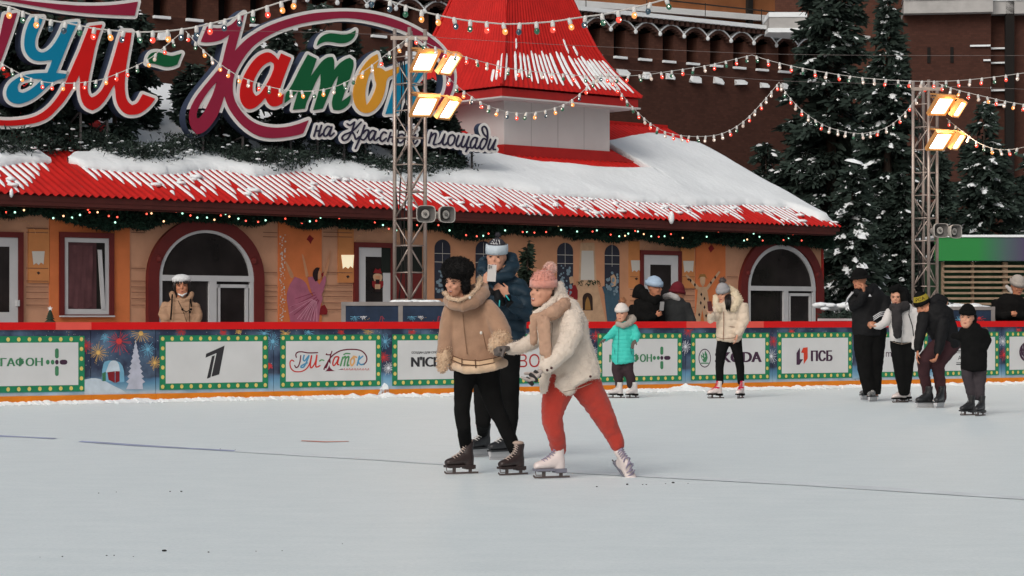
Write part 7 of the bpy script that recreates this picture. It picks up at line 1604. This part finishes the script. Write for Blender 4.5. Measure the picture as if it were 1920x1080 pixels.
hb = beanie(p, h, BLK, z0=.20, top=.86, grow=.05, cuffm=BLK, cuff_h=.17, pom=BLK, pom_r=.22, pom_at=(0, .1, .95), pom_n=600, wd=.006)
m = MB(); n = 20; v = []
def hr(z): t = (z-.20)/.66; return math.sqrt(max(.02, 1-t**2.4))
for z in (.38, .52, .66): v += [h.p((.345+.065)*hr(z)*math.cos(2*PI*j/n), (.405+.065)*hr(z)*math.sin(2*PI*j/n), z+.0) for j in range(n)]
m.add(v, [(i*n+j, i*n+(j+1) % n, (i+1)*n+(j+1) % n, (i+1)*n+j) for i in (0, 1) for j in range(n)]); m.v = [(a-p.o.x, b-p.o.y, c-p.o.z) for a, b, c in m.v]; m.build('hat_band', YEL, hb, True)
tm = text_mesh('lettering', 'РСА', BLK, (-.26, .44, .28, .61), 0, 0); co_ = np.empty(len(tm.vertices)*3); tm.vertices.foreach_get('co', co_); co_ = co_.reshape(-1, 3)
tm.vertices.foreach_set('co', np.array([h.p(.43*hr(z)*math.sin(x/.43+.45), -.485*hr(z)*math.cos(x/.43+.45), z)-p.o for x, y, z in co_]).ravel()); tm.update(); link('lettering', tm, hb)
skate(p.t, p.o, 1735, 765, 207, 'hockey', HKB, HKB, HKG, HKB, None, .95); skate(p.t, p.o, 1762, 765, 238, 'hockey', HKB, HKB, HKG, HKB, None, .95)

# ---------------------------------------------------------------- 9. boy in black
p = Person('boy in a black coat and black knitted hat walking at the right on skates', 1826, 27.4)
h = Hd(1813, 596, 27.4, 37, -22, 2, 6)
GRT = mat('dark_grey_trousers', srgb(56, 50, 54), .85, .3, 14, .12, 8)
p.wear('trousers', GRT, [[(1816, 685, .02, 14, .9), (1813, 705, .0, 11), (1819, 728, .0, 9.5), (1823, 746, .0, 9)], [(1836, 685, .02, 14, .9), (1838, 705, .02, 12), (1837, 728, .0, 10), (1838, 746, -.02, 9)]], .016, 3, .02, .06)
p.wear('coat', BLK, [[(1821, 612, .03, 17, .8), (1825, 630, .02, 26, .7), (1826, 660, .02, 25, .75), (1826, 688, .02, 25, .78), (1826, 694, .02, 24, .8)], [(1808, 620, .0, 9), (1798, 632, .0, 8), (1788, 630, .05, 7)], [(1842, 622, .02, 11), (1851, 640, .0, 9.5), (1845, 652, -.06, 8)], [(1806, 618, .0, 7), (1818, 621, -.04, 8), (1830, 612, .0, 10)]], .016, 2, .018, .07)
p.skin(SKIN, h, [], [(1820, 614, .02, 8), (1816, 606, .02, 8)], .011); face(h, p.t, p.o, 0)
beanie(p, h, BLK, z0=.20, top=.74, grow=.06, cuffm=BLK, cuff_h=.2)
p.wear('hat_side', BLK, [[(1825, 592, .02, 7), (1826, 604, .02, 6)]], .014, 1, inbody=False)
skate(p.t, p.o, 1816, 779, 212, 'figure', HKB, HKB, DKB, HKB, None, .84); skate(p.t, p.o, 1838, 780, 232, 'figure', HKB, HKB, DKB, HKB, None, .84)

# ---------------------------------------------------------------- behind the boards
G = .2
def lower(p, px, w_, mt):      # legs down to the paving (hidden by the boards)
    yg = HY+(CH-G)*p.s
    p.wear('trousers', mt, [[(px-w_*.35, 600, .02, w_*.42), (px-w_*.38, 640, .0, w_*.3), (px-w_*.38, yg-6, 0, w_*.2)], [(px+w_*.35, 600, .02, w_*.42), (px+w_*.38, 640, 0, w_*.3), (px+w_*.38, yg-6, 0, w_*.2)]], .03, 2)
    m = MB()
    for sg in (-1, 1): c = P(px+sg*w_*.38, yg-4, p.d); m.ball((c.x, c.y-.06, G+.05), .10, 8, 6, (.5, 1.3, .5))
    p.mb(m, 'boots', BLK)
p = Person('woman in a tan puffer coat and white beret before the left arched window', 340, 35.2, G)
lower(p, 340, 28, BLK)
TANP = mat('tan_puffer', srgb(164, 130, 104), .7, .3, 12, .08, 8, .25, dist=.015, quilt=3.0, qd=.012)
h = Hd(341, 537, 35.2, 37, 8, 2, -3)
p.wear('coat', TANP, [[(340, 562, .03, 20, .8), (340, 575, .02, 31, .7), (339, 600, .02, 34, .72), (340, 625, .02, 36, .75), (340, 650, .02, 36, .75)], [(314, 572, .0, 12), (307, 590, -.08, 11), (312, 604, -.16, 9)], [(364, 574, .0, 11), (372, 592, -.06, 9), (368, 606, -.14, 8)]], .02, 2, .02, .08, fold=((.015, .05),))
p.wear('hood', TANP, [[(322, 550, .02, 6), (327, 563, -.07, 6), (341, 567, -.10, 5), (356, 560, -.05, 6), (360, 550, .02, 5)]], .016, 1, .015, .04, inbody=False)
p.skin(SKIN_D, h, [], [(340, 562, .03, 8), (341, 552, .02, 8)], .012); face(h, p.t, p.o, 0)
m = MB(); m.ball(h.p(0, .08, .34), 1, 16, 10, (.50*h.h, .54*h.h, .28*h.h)); remesh(m, 'beret', mat('white_hat', (.66, .67, .68), .9, .3, 20), p.t, .014, 2, .01, .03, p.o)
m = MB()
for x in (-.26, -.15, -.03, .1, .2, .28): m.tube([h.p(x, -.36, .26), h.p(x*1.15, -.41+.3*x*x, .14)], [.02, .012], 5)
for sg in (-1, 1): m.tube([h.p(sg*.33, -.12, .25), h.p(sg*.36, -.14, 0), h.p(sg*.33, -.12, -.3)], [.03, .032, .012], 6)
p.mb(m, 'hair', HAIRK)
m = MB(); m.tube([h.p(-.22, -.36, -.36), h.p(0, -.42, -.47), h.p(.24, -.34, -.33)], [.008, .022, .008], 6); p.mb(m, 'face_mask', WHITE)
m = MB(); m.tube([p.P(323, 552, -.14), p.P(322, 575, -.22), p.P(320, 600, -.24)], .013, 6); m.tube([p.P(357, 560, -.16), p.P(359, 575, -.18)], .013, 6); p.mb(m, 'backpack_strap', BLK)
m = MB(); m.tube([p.P(334, 564, -.22), p.P(342, 580, -.28), p.P(350, 603, -.29)], .006, 5); m.tube([p.P(356, 564, -.2), p.P(355, 585, -.27), p.P(356, 604, -.28)], .005, 5); m.tube([p.P(341, 580, -.285), p.P(349, 585, -.29), p.P(358, 580, -.28)], .007, 5)
for x, y in ((342, 580), (358, 580), (356, 585)): m.ball(p.P(x, y, -.285), .02, 8, 6)
p.mb(m, 'toggles', BLK)
# 11
p = Person('man in a pale blue beanie and black coat looking right behind the boards', 1220, 37.6, G)
lower(p, 1220, 26, BLK); h = Hd(1226, 539, 37.6, 35, 62, 6, -6)
p.wear('coat', BLK, [[(1222, 560, .03, 18, .85), (1218, 572, .02, 28, .75), (1217, 600, .02, 30, .75), (1218, 640, .02, 29, .75)], [(1200, 566, -.02, 12), (1196, 592, -.1, 10), (1215, 598, -.2, 8), (1230, 592, -.25, 7)]], .02, 2, .02, .08)
p.wear('coat_collar', BLK, [[(1206, 548, .04, 11), (1212, 560, -.06, 11), (1228, 566, -.1, 10), (1236, 558, -.05, 8)]], .018, 1, .01, .05, inbody=False)
p.skin(SKIN_D, h, [dict(wrist=p.P(1229, 592, -.27), fdir=(.9, -.1, .35), pn=(0, .9, .2), curl=.8, size=.19)], [(1222, 562, .02, 8), (1224, 550, .02, 8)], .012); face(h, p.t, p.o, 0)
beanie(p, h, mat('pale_blue_knit', srgb(160, 182, 204), .95, .3, 30, .08, 8), z0=.12, top=.64, grow=.07, cuffm=MATS['pale_blue_knit'], cuff_h=.24)
phone(p, p.P(1241, 574, -.34), (1, .3, 0), (.1, 0, 1), mat('phone_silver', (.3, .3, .3), .3), False)
p = Person('person in a maroon hat and dark coat with pale hood, back turned', 1266, 37.9, G)
lower(p, 1266, 26, BLK); h = Hd(1270, 547, 37.9, 33, 115, 4, 0)
p.wear('coat', mat('charcoal_coat', (.022, .024, .025), .85, .3, 16, .2, 6), [[(1262, 562, .03, 20, .85), (1264, 576, .02, 27, .75), (1266, 600, .02, 29, .75), (1266, 640, .02, 28, .75)], [(1284, 572, -.02, 11), (1294, 594, -.06, 9), (1300, 604, -.12, 7)]], .02, 2, .02, .08)
p.wear('hood', mat('pale_grey_hood', srgb(176, 174, 172), .95, .4, 20, .06, 8), [[(1246, 556, -.02, 5), (1256, 553, -.1, 6), (1268, 558, -.1, 6.5), (1274, 566, -.06, 5)], [(1250, 560, .0, 6), (1262, 566, -.06, 6)]], .016, 1, .01, .04, inbody=False)
p.skin(SKIN_D, h, [], [(1266, 566, .02, 8), (1268, 554, .02, 8)], .014)
beanie(p, h, mat('maroon_knit', srgb(96, 24, 34), .95, .4, 30, .1, 8), z0=-.1, top=.60, grow=.06, cuffm=MATS['maroon_knit'], cuff_h=.18)
p = Person('dark clothed person mostly hidden behind the man in the pale blue beanie', 1190, 38.6, G)
lower(p, 1190, 22, BLK); h = Hd(1199, 552, 38.6, 32, 30, 4, 0)
p.wear('coat', BLK, [[(1195, 575, .03, 16, .85), (1194, 588, .02, 20, .8), (1194, 640, .02, 22, .8)]], .024, 2, .02, .08); p.skin(SKIN_D, h, [], [(1197, 572, .02, 7), (1198, 562, .02, 7)], .014); beanie(p, h, BLK, z0=-.2, top=.62, grow=.07)
p = Person('man in a grey beanie and black coat, hands together, behind the boards at right edge', 1898, 41.4, G)
lower(p, 1898, 28, BLK); h = Hd(1907, 535, 41.4, 34, 18, 22, 0)
p.wear('coat', BLK, [[(1898, 555, .03, 20, .85), (1896, 570, .02, 33, .72), (1896, 600, .02, 30, .75), (1896, 640, .02, 30, .75)], [(1870, 566, -.02, 12), (1868, 590, -.1, 10), (1884, 594, -.22, 8), (1895, 590, -.26, 7)], [(1922, 564, -.02, 12), (1926, 590, -.1, 10), (1912, 594, -.2, 8), (1904, 590, -.25, 7)]], .02, 2, .02, .08)
p.skin(SKIN_D, h, [dict(wrist=p.P(1895, 590, -.28), fdir=(.9, -.2, -.1), pn=(0, .8, .5), curl=.9, size=.19), dict(wrist=p.P(1906, 588, -.28), fdir=(-.9, -.2, .1), pn=(0, .8, -.5), curl=.9, size=.19, thumb=-1)], [(1902, 556, .02, 8), (1905, 546, .02, 8)], .012); face(h, p.t, p.o, 0)
beanie(p, h, mat('light_grey_knit', srgb(160, 154, 148), .95, .4, 30, .08, 8), z0=.08, top=.62, grow=.06, cuffm=MATS['light_grey_knit'], cuff_h=.24)
p.wear('hood', mat('pale_grey_hood', (0, 0, 0)), [[(1887, 536, .02, 3), (1893, 542, -.04, 4), (1897, 549, -.08, 3)]], .016, 1, .01, .04, inbody=False)
